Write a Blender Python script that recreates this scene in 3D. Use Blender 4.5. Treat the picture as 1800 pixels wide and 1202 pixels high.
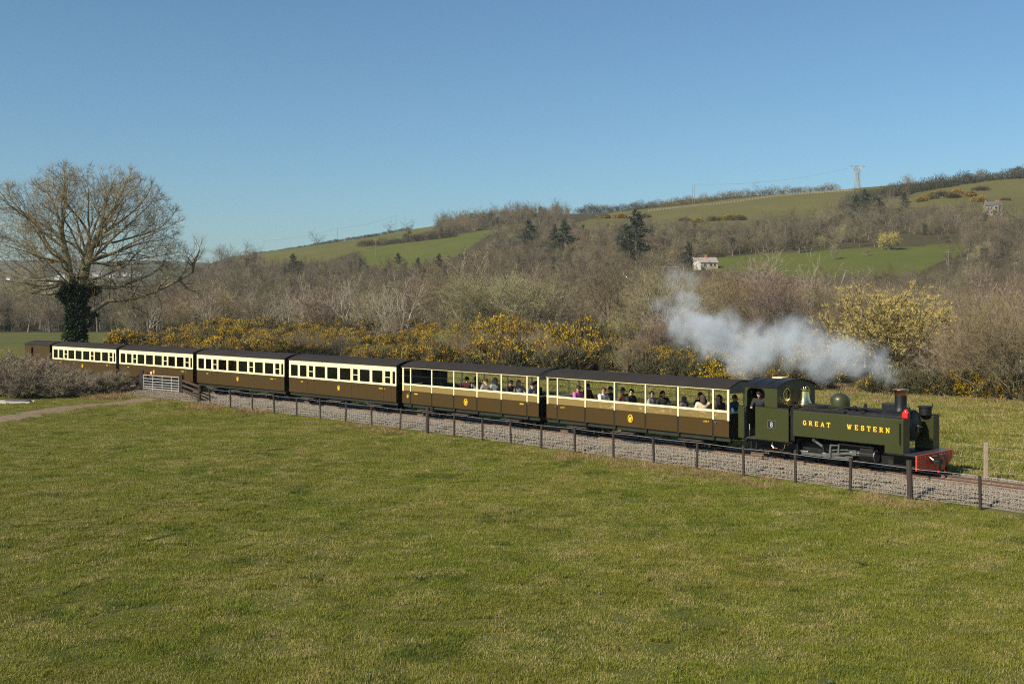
import bpy, bmesh, math, random
import numpy as np
from mathutils import Vector, Matrix
from mathutils.geometry import tessellate_polygon

for o in list(bpy.data.objects):
    bpy.data.objects.remove(o)
SC = bpy.context.scene
COL = SC.collection
R = math.radians
rng = np.random.default_rng(8)
random.seed(8)

# ------------------------------------------------------------------ camera, sky, sun, exposure
F_PX, V0, CAM_H = 1950.0, 533.9, 5.38          # focal length in pixels of an 1800 px wide frame, horizon row, eye height above the rails
cam = bpy.data.cameras.new('camera')
cam.sensor_width = 36.0
cam.lens = 36.0 * F_PX / 1800.0
cam.shift_y = -(601.0 - V0) / 1800.0
cam.clip_start, cam.clip_end = 0.5, 9000.0
cam_o = bpy.data.objects.new('camera', cam)
cam_o.location = (0, 0, CAM_H)
cam_o.rotation_euler = (R(90), 0, 0)
COL.objects.link(cam_o)
SC.camera = cam_o

SUN_EL = R(36)
SUN_DIR = Vector((-0.77, -0.64, 0)).normalized()     # horizontal direction towards the sun
world = bpy.data.worlds.new('World')
SC.world = world
world.use_nodes = True
wn = world.node_tree
wn.nodes.clear()
w_out = wn.nodes.new('ShaderNodeOutputWorld')
w_bg = wn.nodes.new('ShaderNodeBackground')
w_sky = wn.nodes.new('ShaderNodeTexSky')
w_sky.sky_type = 'NISHITA'
w_sky.sun_disc = False
w_sky.sun_elevation = SUN_EL
w_sky.sun_rotation = math.atan2(SUN_DIR.x, SUN_DIR.y)
w_sky.altitude = 0
w_sky.air_density = 1.0
w_sky.dust_density = 0.8
w_sky.ozone_density = 5.5
w_bg.inputs['Strength'].default_value = 0.068
w_tint = wn.nodes.new('ShaderNodeMix')        # the film's slightly cyan rendering of blue sky
w_tint.data_type = 'RGBA'; w_tint.blend_type = 'MULTIPLY'; w_tint.inputs[0].default_value = 1.0
w_tint.inputs[7].default_value = (0.96, 1.14, 1.11, 1)
wn.links.new(w_sky.outputs[0], w_tint.inputs[6])
wn.links.new(w_tint.outputs[2], w_bg.inputs[0])
wn.links.new(w_bg.outputs[0], w_out.inputs[0])

sun = bpy.data.lights.new('sun', 'SUN')
sun.energy = 4.8
sun.angle = R(0.53)
sun.color = (1.0, 0.90, 0.71)
sun_o = bpy.data.objects.new('sun', sun)
to_sun = Vector((SUN_DIR.x * math.cos(SUN_EL), SUN_DIR.y * math.cos(SUN_EL), math.sin(SUN_EL)))
sun_o.rotation_euler = to_sun.to_track_quat('Z', 'Y').to_euler()
sun_o.location = (-60, -40, 60)
COL.objects.link(sun_o)

SC.view_settings.view_transform = 'Standard'
SC.view_settings.look = 'None'
SC.view_settings.exposure = 0.55
SC.view_settings.gamma = 1.0
SC.cycles.use_denoising = False
SC.cycles.filter_width = 1.15
SC.cycles.sample_clamp_indirect = 3.0
SC.cycles.max_bounces = 5
SC.cycles.diffuse_bounces = 2
SC.cycles.glossy_bounces = 2
SC.cycles.transmission_bounces = 4
SC.cycles.transparent_max_bounces = 10
SC.cycles.volume_bounces = 1
SC.cycles.volume_step_rate = 1.0
SC.cycles.volume_max_steps = 256

# ------------------------------------------------------------------ helpers
def tag(o, label=None, cat=None, group=None, kind=None):
    if label: o['label'] = label
    if cat: o['category'] = cat
    if group: o['group'] = group
    if kind: o['kind'] = kind
    return o

def empty(name, loc=(0, 0, 0), rz=0.0, label=None, cat=None, group=None):
    o = bpy.data.objects.new(name, None)
    o.empty_display_size = 0.2
    o.location = loc
    o.rotation_euler = (0, 0, rz)
    COL.objects.link(o)
    return tag(o, label, cat, group)

def link(name, mesh, parent=None, loc=None):
    o = bpy.data.objects.new(name, mesh)
    COL.objects.link(o)
    if parent is not None: o.parent = parent
    if loc is not None: o.location = loc
    return o

def copy_tree(o, parent=None):
    c = o.copy()
    COL.objects.link(c)
    c.parent = parent
    for ch in list(o.children):
        copy_tree(ch, c)
    return c

def mesh_np(name, verts, faces, mat=None, smooth=False):
    """verts (n,3), faces (m,k) numpy arrays -> mesh, fast"""
    me = bpy.data.meshes.new(name)
    verts = np.asarray(verts, dtype=np.float32)
    faces = np.asarray(faces, dtype=np.int32)
    m, k = faces.shape
    me.vertices.add(len(verts)); me.vertices.foreach_set('co', verts.ravel())
    me.loops.add(m * k); me.loops.foreach_set('vertex_index', faces.ravel())
    me.polygons.add(m)
    me.polygons.foreach_set('loop_start', np.arange(0, m * k, k, dtype=np.int32))
    me.polygons.foreach_set('loop_total', np.full(m, k, dtype=np.int32))
    if smooth: me.polygons.foreach_set('use_smooth', np.ones(m, dtype=bool))
    me.update(calc_edges=True)
    if mat: me.materials.append(mat)
    return me

class MB:
    """collects simple solids; build() links them as one mesh object"""
    def __init__(s): s.v = []; s.f = []
    def add(s, vs, fs):
        b = len(s.v); s.v += [tuple(p) for p in vs]; s.f += [tuple(b + i for i in f) for f in fs]; return s
    def box(s, x0, x1, y0, y1, z0, z1):
        return s.add([(x0, y0, z0), (x1, y0, z0), (x1, y1, z0), (x0, y1, z0), (x0, y0, z1), (x1, y0, z1), (x1, y1, z1), (x0, y1, z1)],
                     [(0, 3, 2, 1), (4, 5, 6, 7), (0, 1, 5, 4), (1, 2, 6, 5), (2, 3, 7, 6), (3, 0, 4, 7)])
    def bar(s, p, q, w, h, up=(0, 0, 1)):
        p, q = Vector(p), Vector(q); d = (q - p).normalized(); u = Vector(up)
        if abs(d.dot(u)) > .98: u = Vector((1, 0, 0))
        a = d.cross(u).normalized() * w / 2; b = a.cross(d).normalized() * h / 2
        vs = [p - a - b, p + a - b, p + a + b, p - a + b, q - a - b, q + a - b, q + a + b, q - a + b]
        return s.add(vs, [(0, 1, 2, 3), (7, 6, 5, 4), (4, 5, 1, 0), (5, 6, 2, 1), (6, 7, 3, 2), (7, 4, 0, 3)])
    def cyl(s, p, q, r0, r1=None, n=12, caps=True):
        r1 = r0 if r1 is None else r1
        p, q = Vector(p), Vector(q); d = (q - p).normalized()
        u = Vector((0, 0, 1)) if abs(d.z) < .9 else Vector((1, 0, 0))
        a = d.cross(u).normalized(); b = d.cross(a)
        vs = []
        for c, r in ((p, r0), (q, r1)):
            for i in range(n):
                t = 2 * math.pi * i / n; vs.append(c + a * math.cos(t) * r + b * math.sin(t) * r)
        fs = [(i, i + n, (i + 1) % n + n, (i + 1) % n) for i in range(n)]
        if caps: fs += [tuple(range(n)), tuple(range(2 * n - 1, n - 1, -1))]
        return s.add(vs, fs)
    def tube(s, pts, r, n=6):
        for p, q in zip(pts[:-1], pts[1:]): s.cyl(p, q, r, n=n)
        return s
    def lathe(s, prof, c=(0, 0, 0), n=24, axis='z'):
        vs = []; k = len(prof)
        for r, h in prof:
            for i in range(n):
                t = 2 * math.pi * i / n; x, y = r * math.cos(t), r * math.sin(t)
                p = {'z': (x, y, h), 'x': (h, x, y), 'y': (y, h, x)}[axis]
                vs.append((p[0] + c[0], p[1] + c[1], p[2] + c[2]))
        fs = []
        for j in range(k - 1):
            for i in range(n):
                a, b = j * n + i, j * n + (i + 1) % n
                fs.append((a, b, b + n, a + n))
        fs += [tuple(range(n - 1, -1, -1)), tuple(range((k - 1) * n, k * n))]
        return s.add(vs, fs)
    def prism(s, poly, a0, a1, axis='y'):
        """poly in the plane normal to the axis ('y': (x,z), 'x': (y,z), 'z': (x,y))"""
        n = len(poly)
        def p3(p, a): return {'y': (p[0], a, p[1]), 'x': (a, p[0], p[1]), 'z': (p[0], p[1], a)}[axis]
        vs = [p3(p, a0) for p in poly] + [p3(p, a1) for p in poly]
        return s.add(vs, [tuple(range(n)), tuple(range(2 * n - 1, n - 1, -1))] + [(i, i + n, (i + 1) % n + n, (i + 1) % n) for i in range(n)])
    def sheet(s, outer, holes, a0, a1, axis='y'):
        """flat plate with holes"""
        loops = [outer] + holes
        flat = [p for l in loops for p in l]
        tris = tessellate_polygon([[Vector((p[0], p[1], 0)) for p in l] for l in loops])
        def p3(p, a): return {'y': (p[0], a, p[1]), 'x': (a, p[0], p[1])}[axis]
        n = len(flat)
        vs = [p3(p, a0) for p in flat] + [p3(p, a1) for p in flat]
        fs = [tuple(t) for t in tris] + [(t[2] + n, t[1] + n, t[0] + n) for t in tris]
        b = 0
        for l in loops:
            k = len(l)
            fs += [(b + i, b + (i + 1) % k, b + (i + 1) % k + n, b + i + n) for i in range(k)]
            b += k
        return s.add(vs, fs)
    def mesh(s, name, mat=None, smooth=False):
        me = bpy.data.meshes.new(name)
        me.from_pydata(s.v, [], s.f)
        bm = bmesh.new(); bm.from_mesh(me)
        bmesh.ops.recalc_face_normals(bm, faces=bm.faces)
        bm.to_mesh(me); bm.free()
        if smooth:
            me.polygons.foreach_set('use_smooth', np.ones(len(me.polygons), dtype=bool))
            me.set_sharp_from_angle(angle=R(35))
        me.update()
        if mat: me.materials.append(mat)
        return me
    def build(s, name, mat, parent=None, smooth=False, bevel=0.0):
        o = link(name, s.mesh(name, mat, smooth), parent)
        if bevel:
            m = o.modifiers.new('bevel', 'BEVEL'); m.width = bevel; m.segments = 2; m.limit_method = 'ANGLE'; m.angle_limit = R(50)
        return o

def circ(cx, cy, r, n=24, ry=None):
    ry = r if ry is None else ry
    return [(cx + r * math.cos(2 * math.pi * i / n), cy + ry * math.sin(2 * math.pi * i / n)) for i in range(n)]

def rrect(x0, x1, z0, z1, r=.04, n=3):
    out = []
    for cx, cz, a in ((x1 - r, z1 - r, 0), (x0 + r, z1 - r, 90), (x0 + r, z0 + r, 180), (x1 - r, z0 + r, 270)):
        for i in range(n + 1):
            t = R(a + 90 * i / n); out.append((cx + r * math.cos(t), cz + r * math.sin(t)))
    return out

# ------------------------------------------------------------------ materials
def mat(name, col, rough=.6, metal=0.0, var=0.0, scale=3.0, col2=None, bump=0.0, bscale=40.0, rand=0.0, spec=.5, coat=0.0, trans=0.0, rvar=0.0, fine=0.0, zone=None, zscale=.03):
    """principled paint / bark / stone: base colour, a second tone blended in by noise, optional relief"""
    m = bpy.data.materials.new(name); m.use_nodes = True
    nt = m.node_tree; n = nt.nodes; l = nt.links
    b = n['Principled BSDF']
    b.inputs['Roughness'].default_value = rough
    b.inputs['Metallic'].default_value = metal
    b.inputs['Specular IOR Level'].default_value = spec
    b.inputs['Coat Weight'].default_value = coat
    c4 = lambda c: (c[0], c[1], c[2], 1)
    col2 = col2 or tuple(min(1, x * .6) for x in col)
    src = None
    geo = n.new('ShaderNodeNewGeometry')
    if var > 0:
        tx = n.new('ShaderNodeTexNoise'); tx.inputs['Scale'].default_value = scale; tx.inputs['Detail'].default_value = 6; tx.inputs['Roughness'].default_value = .65
        l.new(geo.outputs['Position'], tx.inputs['Vector'])
        rp = n.new('ShaderNodeMapRange'); rp.inputs[1].default_value = .35; rp.inputs[2].default_value = .65; rp.inputs[3].default_value = 0; rp.inputs[4].default_value = var
        l.new(tx.outputs['Fac'], rp.inputs[0])
        mx = n.new('ShaderNodeMix'); mx.data_type = 'RGBA'
        mx.inputs[6].default_value = c4(col); mx.inputs[7].default_value = c4(col2)
        l.new(rp.outputs[0], mx.inputs[0]); src = mx.outputs[2]
        if rvar:
            rr = n.new('ShaderNodeMapRange'); rr.inputs[1].default_value = .3; rr.inputs[2].default_value = .7; rr.inputs[3].default_value = max(.02, rough - rvar); rr.inputs[4].default_value = rough + rvar
            l.new(tx.outputs['Fac'], rr.inputs[0]); l.new(rr.outputs[0], b.inputs['Roughness'])
    if zone:      # drifts of another tint from place to place
        tz = n.new('ShaderNodeTexNoise'); tz.inputs['Scale'].default_value = zscale; tz.inputs['Detail'].default_value = 3
        l.new(geo.outputs['Position'], tz.inputs['Vector'])
        rz_ = n.new('ShaderNodeMapRange'); rz_.inputs[1].default_value = .42; rz_.inputs[2].default_value = .60; l.new(tz.outputs['Fac'], rz_.inputs[0])
        mz = n.new('ShaderNodeMix'); mz.data_type = 'RGBA'; mz.inputs[7].default_value = c4(zone)
        if src is None: mz.inputs[6].default_value = c4(col)
        else: l.new(src, mz.inputs[6])
        l.new(rz_.outputs[0], mz.inputs[0]); src = mz.outputs[2]
    if fine > 0:
        t2 = n.new('ShaderNodeTexNoise'); t2.inputs['Scale'].default_value = scale * 7; t2.inputs['Detail'].default_value = 3
        l.new(geo.outputs['Position'], t2.inputs['Vector'])
        m2 = n.new('ShaderNodeMapRange'); m2.inputs[1].default_value = .3; m2.inputs[2].default_value = .7; m2.inputs[3].default_value = 1 - fine; m2.inputs[4].default_value = 1 + fine
        l.new(t2.outputs['Fac'], m2.inputs[0])
        v = n.new('ShaderNodeVectorMath'); v.operation = 'SCALE'
        if src is None: v.inputs[0].default_value = col
        else: l.new(src, v.inputs[0])
        l.new(m2.outputs[0], v.inputs['Scale']); src = v.outputs[0]
    if rand > 0:
        oi = n.new('ShaderNodeObjectInfo')
        h = n.new('ShaderNodeHueSaturation'); h.inputs['Saturation'].default_value = 1
        mr = n.new('ShaderNodeMapRange'); mr.inputs[3].default_value = 1 - rand; mr.inputs[4].default_value = 1 + rand
        l.new(oi.outputs['Random'], mr.inputs[0]); l.new(mr.outputs[0], h.inputs['Value'])
        mh = n.new('ShaderNodeMapRange'); mh.inputs[3].default_value = .5 - rand * .09; mh.inputs[4].default_value = .5 + rand * .09
        fr = n.new('ShaderNodeMath'); fr.operation = 'FRACT'; ml = n.new('ShaderNodeMath'); ml.operation = 'MULTIPLY'; ml.inputs[1].default_value = 17.3
        l.new(oi.outputs['Random'], ml.inputs[0]); l.new(ml.outputs[0], fr.inputs[0]); l.new(fr.outputs[0], mh.inputs[0]); l.new(mh.outputs[0], h.inputs['Hue'])
        if src is None: h.inputs['Color'].default_value = c4(col)
        else: l.new(src, h.inputs['Color'])
        src = h.outputs[0]
    if src is None: b.inputs['Base Color'].default_value = c4(col)
    else: l.new(src, b.inputs['Base Color'])
    if bump > 0:
        t3 = n.new('ShaderNodeTexNoise'); t3.inputs['Scale'].default_value = bscale; t3.inputs['Detail'].default_value = 4
        l.new(geo.outputs['Position'], t3.inputs['Vector'])
        bp = n.new('ShaderNodeBump'); bp.inputs['Strength'].default_value = bump; bp.inputs['Distance'].default_value = .02
        l.new(t3.outputs['Fac'], bp.inputs['Height']); l.new(bp.outputs[0], b.inputs['Normal'])
    if trans > 0:      # thin leaves and blades let light through
        tr = n.new('ShaderNodeBsdfTranslucent'); ms = n.new('ShaderNodeMixShader'); ms.inputs[0].default_value = trans
        if src is None: tr.inputs[0].default_value = c4(col)
        else: l.new(src, tr.inputs[0])
        out = n['Material Output']
        l.new(b.outputs[0], ms.inputs[1]); l.new(tr.outputs[0], ms.inputs[2]); l.new(ms.outputs[0], out.inputs[0])
    return m

def glass_mat(name, tint=(.75, .8, .78), refl=.12, body=None, body_fac=0.0):
    m = bpy.data.materials.new(name); m.use_nodes = True
    nt = m.node_tree; n = nt.nodes; l = nt.links
    n.remove(n['Principled BSDF'])
    tr = n.new('ShaderNodeBsdfTransparent'); tr.inputs[0].default_value = (*tint, 1)
    gl = n.new('ShaderNodeBsdfGlossy'); gl.inputs['Roughness'].default_value = .03
    fr = n.new('ShaderNodeFresnel'); fr.inputs[0].default_value = 1.45
    ad = n.new('ShaderNodeMath'); ad.operation = 'ADD'; ad.inputs[1].default_value = refl * .4
    l.new(fr.outputs[0], ad.inputs[0])
    mx = n.new('ShaderNodeMixShader'); l.new(ad.outputs[0], mx.inputs[0]); l.new(tr.outputs[0], mx.inputs[1]); l.new(gl.outputs[0], mx.inputs[2])
    last = mx
    if body:
        df = n.new('ShaderNodeBsdfDiffuse'); df.inputs[0].default_value = (*body, 1)
        m2 = n.new('ShaderNodeMixShader'); m2.inputs[0].default_value = body_fac
        l.new(mx.outputs[0], m2.inputs[1]); l.new(df.outputs[0], m2.inputs[2]); last = m2
    l.new(last.outputs[0], n['Material Output'].inputs[0])
    return m

M = {}
M['green'] = mat('loco_green_paint', (.034, .038, .010), .36, var=.35, scale=1.2, col2=(.027, .031, .009), coat=.15, rvar=.08)
M['black'] = mat('black_paint', (.007, .007, .007), .48, var=.5, scale=3, col2=(.014, .013, .012), rvar=.12, spec=.35)
M['grime'] = mat('oily_underframe', (.012, .011, .010), .7, var=.6, scale=4, col2=(.03, .024, .018), spec=.25)
M['sole'] = mat('underframe_green_black', (.014, .018, .012), .5, var=.5, scale=3, col2=(.03, .028, .02))
M['brown'] = mat('coach_brown_paint', (.052, .030, .0060), .5, var=.35, scale=.8, col2=(.044, .025, .0055), spec=.3, rvar=.08)
M['cream'] = mat('coach_cream_paint', (.82, .74, .44), .45, var=.25, scale=1.0, col2=(.76, .68, .40))
M['roof'] = mat('roof_felt', (.017, .0135, .011), .8, var=.7, scale=.9, col2=(.026, .020, .017), spec=.3, bump=.1, bscale=60)
M['interior'] = mat('varnished_interior', (.16, .09, .045), .5, var=.4, scale=3)
M['pale_interior'] = mat('pale_interior', (.36, .32, .2), .6, var=.3, scale=2)
M['seat'] = mat('seat_moquette', (.12, .022, .016), .9, var=.5, scale=9)
M['red'] = mat('buffer_beam_red', (.56, .055, .018), .45, var=.5, scale=4, col2=(.42, .035, .014), coat=.15)
M['lamp_red'] = mat('lamp_red', (.75, .02, .015), .3, var=.2, scale=6)
M['brass'] = mat('polished_brass', (.86, .70, .34), .18, metal=1, var=.3, scale=8, col2=(.70, .52, .22))
M['copper'] = mat('polished_copper', (.72, .40, .26), .22, metal=1, var=.4, scale=8, col2=(.4, .2, .12))
M['steel'] = mat('bright_steel', (.42, .41, .39), .4, metal=1, var=.5, scale=9, col2=(.2, .19, .17))
M['gold'] = mat('gold_leaf', (.86, .56, .03), .45, var=.2, scale=10)
M['shade'] = mat('letter_shading', (.20, .022, .01), .5)
M['rail'] = mat('rusty_rail', (.135, .075, .042), .75, var=.7, scale=5, col2=(.075, .043, .028), fine=.2)
M['railtop'] = mat('worn_rail_head', (.34, .27, .22), .35, metal=.8, var=.5, scale=6, col2=(.2, .11, .06))
M['sleeper'] = mat('sleeper_timber', (.060, .045, .034), .85, var=.7, scale=7, bump=.4)
M['post'] = mat('weathered_post', (.034, .022, .016), .85, var=.8, scale=6, col2=(.03, .021, .016), bump=.5, bscale=30)
M['railing'] = mat('stained_rail_timber', (.055, .030, .020), .8, var=.7, scale=5, col2=(.03, .018, .013), bump=.4, bscale=30)
M['pale_post'] = mat('pale_timber_post', (.34, .27, .19), .85, var=.7, scale=7, col2=(.2, .16, .11), bump=.4)
M['wire'] = mat('galvanised_wire', (.45, .45, .47), .5, metal=.0, var=.4, scale=4, col2=(.38, .37, .37))
M['galv'] = mat('galvanised_gate', (.55, .56, .57), .45, metal=.5, var=.5, scale=4, col2=(.45, .45, .46))
M['stone'] = mat('ballast_stone', (.270, .228, .172), .9, var=.9, scale=11, col2=(.14, .118, .092), fine=.3)
M['glass'] = glass_mat('window_glass', (.80, .84, .80), .14)
M['perspex'] = glass_mat('perspex_tan_reflection', (.84, .76, .55), .06, body=(.60, .47, .22), body_fac=.20)  # clear perspex; its tan reflection is put into tint and body colour
M['skin'] = mat('skin', (.55, .33, .24), .5, var=.3, scale=20, col2=(.48, .26, .18))
M['concrete'] = mat('pale_concrete', (.50, .48, .44), .85, var=.6, scale=5, col2=(.36, .34, .3))
M['plate'] = mat('number_plate_black', (.012, .012, .012), .4)

# ------------------------------------------------------------------ layout: the railway line and the lie of the land
PX0, PY0, PTH, PK, PHW = 7.728, 39.576, .738, .0017, .95
def line(s, w=0.0):
    """point of the railway: s metres forward of the leading coach's front, w metres towards the camera from the centre line"""
    a0 = PTH; a = PTH - PK * s
    x = PX0 + (math.cos(a) - math.cos(a0)) / PK
    y = PY0 + (math.sin(a) - math.sin(a0)) / PK
    o = PHW - w
    return x + math.cos(a) * o, y + math.sin(a) * o, a

def line_np(s, w):
    a = PTH - PK * s
    x = PX0 + (np.cos(a) - np.cos(PTH)) / PK; y = PY0 + (np.sin(a) - np.sin(PTH)) / PK
    o = PHW - w
    return x + np.cos(a) * o, y + np.sin(a) * o

def to_line(x, y):
    """world -> (s, w), arrays"""
    # centre of the curve: the side line has radius 1/k
    cx = PX0 - math.cos(PTH) / PK; cy = PY0 - math.sin(PTH) / PK
    dx, dy = x - cx, y - cy
    r = np.sqrt(dx * dx + dy * dy); a = np.arctan2(dy, dx)
    return (PTH - a) / PK, PHW - (r - 1 / PK)

ZU = np.array([-600, 100, 300, 400, 650, 900, 1100, 1300, 1500, 1800, 2300], float)
ZY = np.array([0, 60, 120, 180, 250, 320, 360, 400, 500, 600, 700, 760, 800, 900, 1200, 1500, 1800, 2600, 3600], float)
ZT = np.array([
    [-.35, -.4, -.8, -.9, -.8, -.6, -.3, 0, 1, 2, 3, 3.5, 4, 6, 22, 42, 62, 104, 80],
    [-.35, -.4, -.8, -.9, -.8, -.6, -.3, 0, 1, 2, 3, 3.5, 4, 6, 22, 42, 62, 106, 80],
    [-.35, -.4, -.8, -.9, -.7, 0, 1, 2.5, 6, 10, 13, 16, 18, 22, 28, 40, 62, 106, 80],
    [-.35, -.4, -.8, -.9, -.5, 2, 4.5, 8, 17, 25, 33, 36, 39, 43, 38, 40, 60, 98, 80],
    [-.35, -.4, -.8, -.9, 0, 5, 9, 14, 27, 38, 47, 51, 53, 54, 45, 40, 40, 40, 40],
    [-.35, -.4, -.8, -.9, 0, 6, 11, 17, 33, 48, 60, 64, 66, 66, 50, 40, 40, 40, 40],
    [-.35, -.4, -.8, -.9, 0, 7, 12.5, 19, 35, 50, 65, 70.5, 73, 74, 60, 50, 40, 40, 40],
    [-.35, -.4, -.8, -.9, .5, 9, 15.5, 22, 38, 54, 71, 79, 82, 85, 70, 60, 40, 40, 40],
    [-.35, -.4, -.7, -.8, 1, 12, 19, 25, 40, 57, 76, 84, 87, 90, 80, 60, 40, 40, 40],
    [-.35, -.4, -.7, -.6, 2, 12, 19, 26, 43, 63, 85, 92, 95, 98, 90, 60, 40, 40, 40],
    [-.35, -.4, -.7, -.6, 2, 12, 19, 26, 44, 66, 90, 98, 101, 105, 95, 60, 40, 40, 40]])
_U = np.linspace(-600, 2300, 146); _Y = np.concatenate([np.linspace(0, 1000, 201), np.linspace(1020, 3600, 130)])
_tmp = np.array([np.interp(_Y, ZY, r) for r in ZT])
_Z = np.array([np.interp(_U, ZU, _tmp[:, j]) for j in range(len(_Y))]).T
for _ in range(3):      # soften the joints of the table
    _Z[1:-1] = (_Z[:-2] + 2 * _Z[1:-1] + _Z[2:]) / 4
    _Z[:, 1:-1] = (_Z[:, :-2] + 2 * _Z[:, 1:-1] + _Z[:, 2:]) / 4

def vnoise(x, y, s, seed=0):
    """smooth value noise"""
    x = np.asarray(x) / s; y = np.asarray(y) / s
    xi = np.floor(x).astype(np.int64); yi = np.floor(y).astype(np.int64); fx = x - xi; fy = y - yi
    fx = fx * fx * (3 - 2 * fx); fy = fy * fy * (3 - 2 * fy)
    def h(a, b):
        n = (a * 374761393 + b * 668265263 + seed * 974711) & 0xffffffff
        n = ((n ^ (n >> 13)) * 1274126177) & 0xffffffff
        return ((n ^ (n >> 16)) & 0xffff) / 65535.0
    return (h(xi, yi) * (1 - fx) + h(xi + 1, yi) * fx) * (1 - fy) + (h(xi, yi + 1) * (1 - fx) + h(xi + 1, yi + 1) * fx) * fy

def ground_z(x, y):
    x = np.atleast_1d(np.asarray(x, float)); y = np.atleast_1d(np.asarray(y, float))
    u = np.clip(900 + F_PX * x / np.maximum(y, 4), -599, 2299); yy = np.clip(y, 0, 3599)
    iu = np.clip(((u + 600) / 20).astype(int), 0, len(_U) - 2); fu = (u - _U[iu]) / 20
    iy = np.clip(np.searchsorted(_Y, yy, side='right') - 1, 0, len(_Y) - 2); fy = (yy - _Y[iy]) / (_Y[iy + 1] - _Y[iy])
    z = (_Z[iu, iy] * (1 - fu) + _Z[iu + 1, iy] * fu) * (1 - fy) + (_Z[iu, iy + 1] * (1 - fu) + _Z[iu + 1, iy + 1] * fu) * fy
    # small unevenness, and the railway's formation
    s, w = to_line(x, y)
    rel = np.clip((np.abs(w) - 2.6) / 5, 0, 1) * np.clip(1 - (y - 300) / 200, 0, 1)
    z = z + ((vnoise(x, y, 6, 1) - .5) * .22 + (vnoise(x, y, 17, 2) - .5) * .4) * rel
    z = z + (vnoise(x, y, 60, 3) - .5) * np.clip((y - 300) / 300, 0, 1) * 5
    bank = np.clip((-w - 29) / 34, 0, 1); bank = bank * bank * (3 - 2 * bank) * np.clip((u - 180) / 160, 0, 1) * np.clip((1520 - u) / 200, 0, 1) * np.clip(1 - (y - 190) / 110, 0, 1)
    z = z + 2.1 * bank
    near = np.exp(-((np.abs(w) - 0) / 3.4) ** 4) * (s > -200) * (s < 60)
    z = z * (1 - near) + (-.30) * near
    return z

def gz(x, y): return float(ground_z(x, y)[0])
def at(u, Y, dz=0.0):
    x = (u - 900) / F_PX * Y
    return Vector((x, Y, gz(x, Y) + dz))
def img(x, y, z):
    return 900 + F_PX * np.asarray(x) / np.asarray(y), V0 + F_PX * (CAM_H - np.asarray(z)) / np.asarray(y)

def inside(px, py, poly):
    px = np.asarray(px); py = np.asarray(py); r = np.zeros(px.shape, bool); n = len(poly)
    for i in range(n):
        x0, y0 = poly[i]; x1, y1 = poly[(i + 1) % n]
        c = ((y0 > py) != (y1 > py)) & (px < (x1 - x0) * (py - y0) / (y1 - y0 + 1e-12) + x0)
        r ^= c
    return r

FIELDS = {   # pastures on the hillside: outline as bearing (pixel column) and slope height (pixel row) of the ground
    'valley': [(1222, 474), (1262, 453), (1420, 441), (1560, 435), (1712, 428), (1704, 440), (1650, 462), (1600, 484), (1440, 490), (1350, 484), (1290, 480)],
    'middle': [(876, 402), (800, 413), (700, 428), (628, 441), (640, 470), (720, 474), (800, 452), (838, 426)],
    'upper': [(440, 447), (600, 421), (690, 404), (764, 388), (768, 402), (700, 421), (636, 440), (560, 462), (490, 470)],
    'ridge': [(1000, 396), (1110, 364), (1180, 350), (1330, 338), (1500, 326), (1640, 321), (1800, 300), (2300, 270), (2300, 372), (1800, 384), (1650, 366), (1560, 366), (1500, 372), (1420, 392), (1300, 404), (1180, 404), (1100, 400), (1040, 404)]}

VISIBLE = [   # pastures that no tree in front may hide (pixel columns and rows)
    [(1262, 455), (1420, 442), (1712, 430), (1668, 456), (1560, 468), (1480, 474), (1300, 470), (1245, 466)],
    [(872, 405), (700, 429), (636, 441), (648, 452), (720, 450), (790, 443), (835, 426)],
    [(455, 441), (690, 405), (762, 392), (755, 402), (640, 438), (570, 450), (490, 458)],
    [(1010, 386), (1180, 352), (1330, 343), (1500, 331), (1640, 323), (1800, 306), (1900, 300), (1900, 352), (1800, 356), (1700, 348), (1620, 344), (1560, 338), (1500, 342), (1420, 364), (1330, 372), (1200, 380), (1110, 376), (1050, 388)]]
def clip_height(u, v, y, h):
    """shrink a tree so that it does not stand in front of an open pasture"""
    h = np.array(h, float)
    for _ in range(4):
        bad = np.zeros(h.shape, bool)
        for t in (1.0, .8, .6):
            tv = v - h * t * F_PX / y
            for p in VISIBLE: bad |= inside(u, tv, p)
        h = np.where(bad, h * .7, h)
    bad = np.zeros(h.shape, bool)
    for p in VISIBLE: bad |= inside(u, v - h * .9 * F_PX / y, p)
    return np.where(bad, 0, h)
# ------------------------------------------------------------------ the ground
GATE_L, GATE_R = line(-41.2, 3.15), line(-37.5, 3.35)
TRACK_PX = [(300, 690), (285, 698), (235, 703), (165, 710), (95, 719), (0, 733), (-80, 745)]   # farm track, from the gate to the left edge
def track_dist(x, y):
    p = np.array([((u_ - 900) / (v_ - V0) * 5.72, F_PX * 5.72 / (v_ - V0)) for u_, v_ in TRACK_PX]); d = np.full(np.shape(x), 1e9)
    for a, b in zip(p[:-1], p[1:]):
        ab = b - a; t = np.clip(((x - a[0]) * ab[0] + (y - a[1]) * ab[1]) / (ab @ ab), 0, 1)
        d = np.minimum(d, np.hypot(x - a[0] - t * ab[0], y - a[1] - t * ab[1]))
    return d

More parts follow.
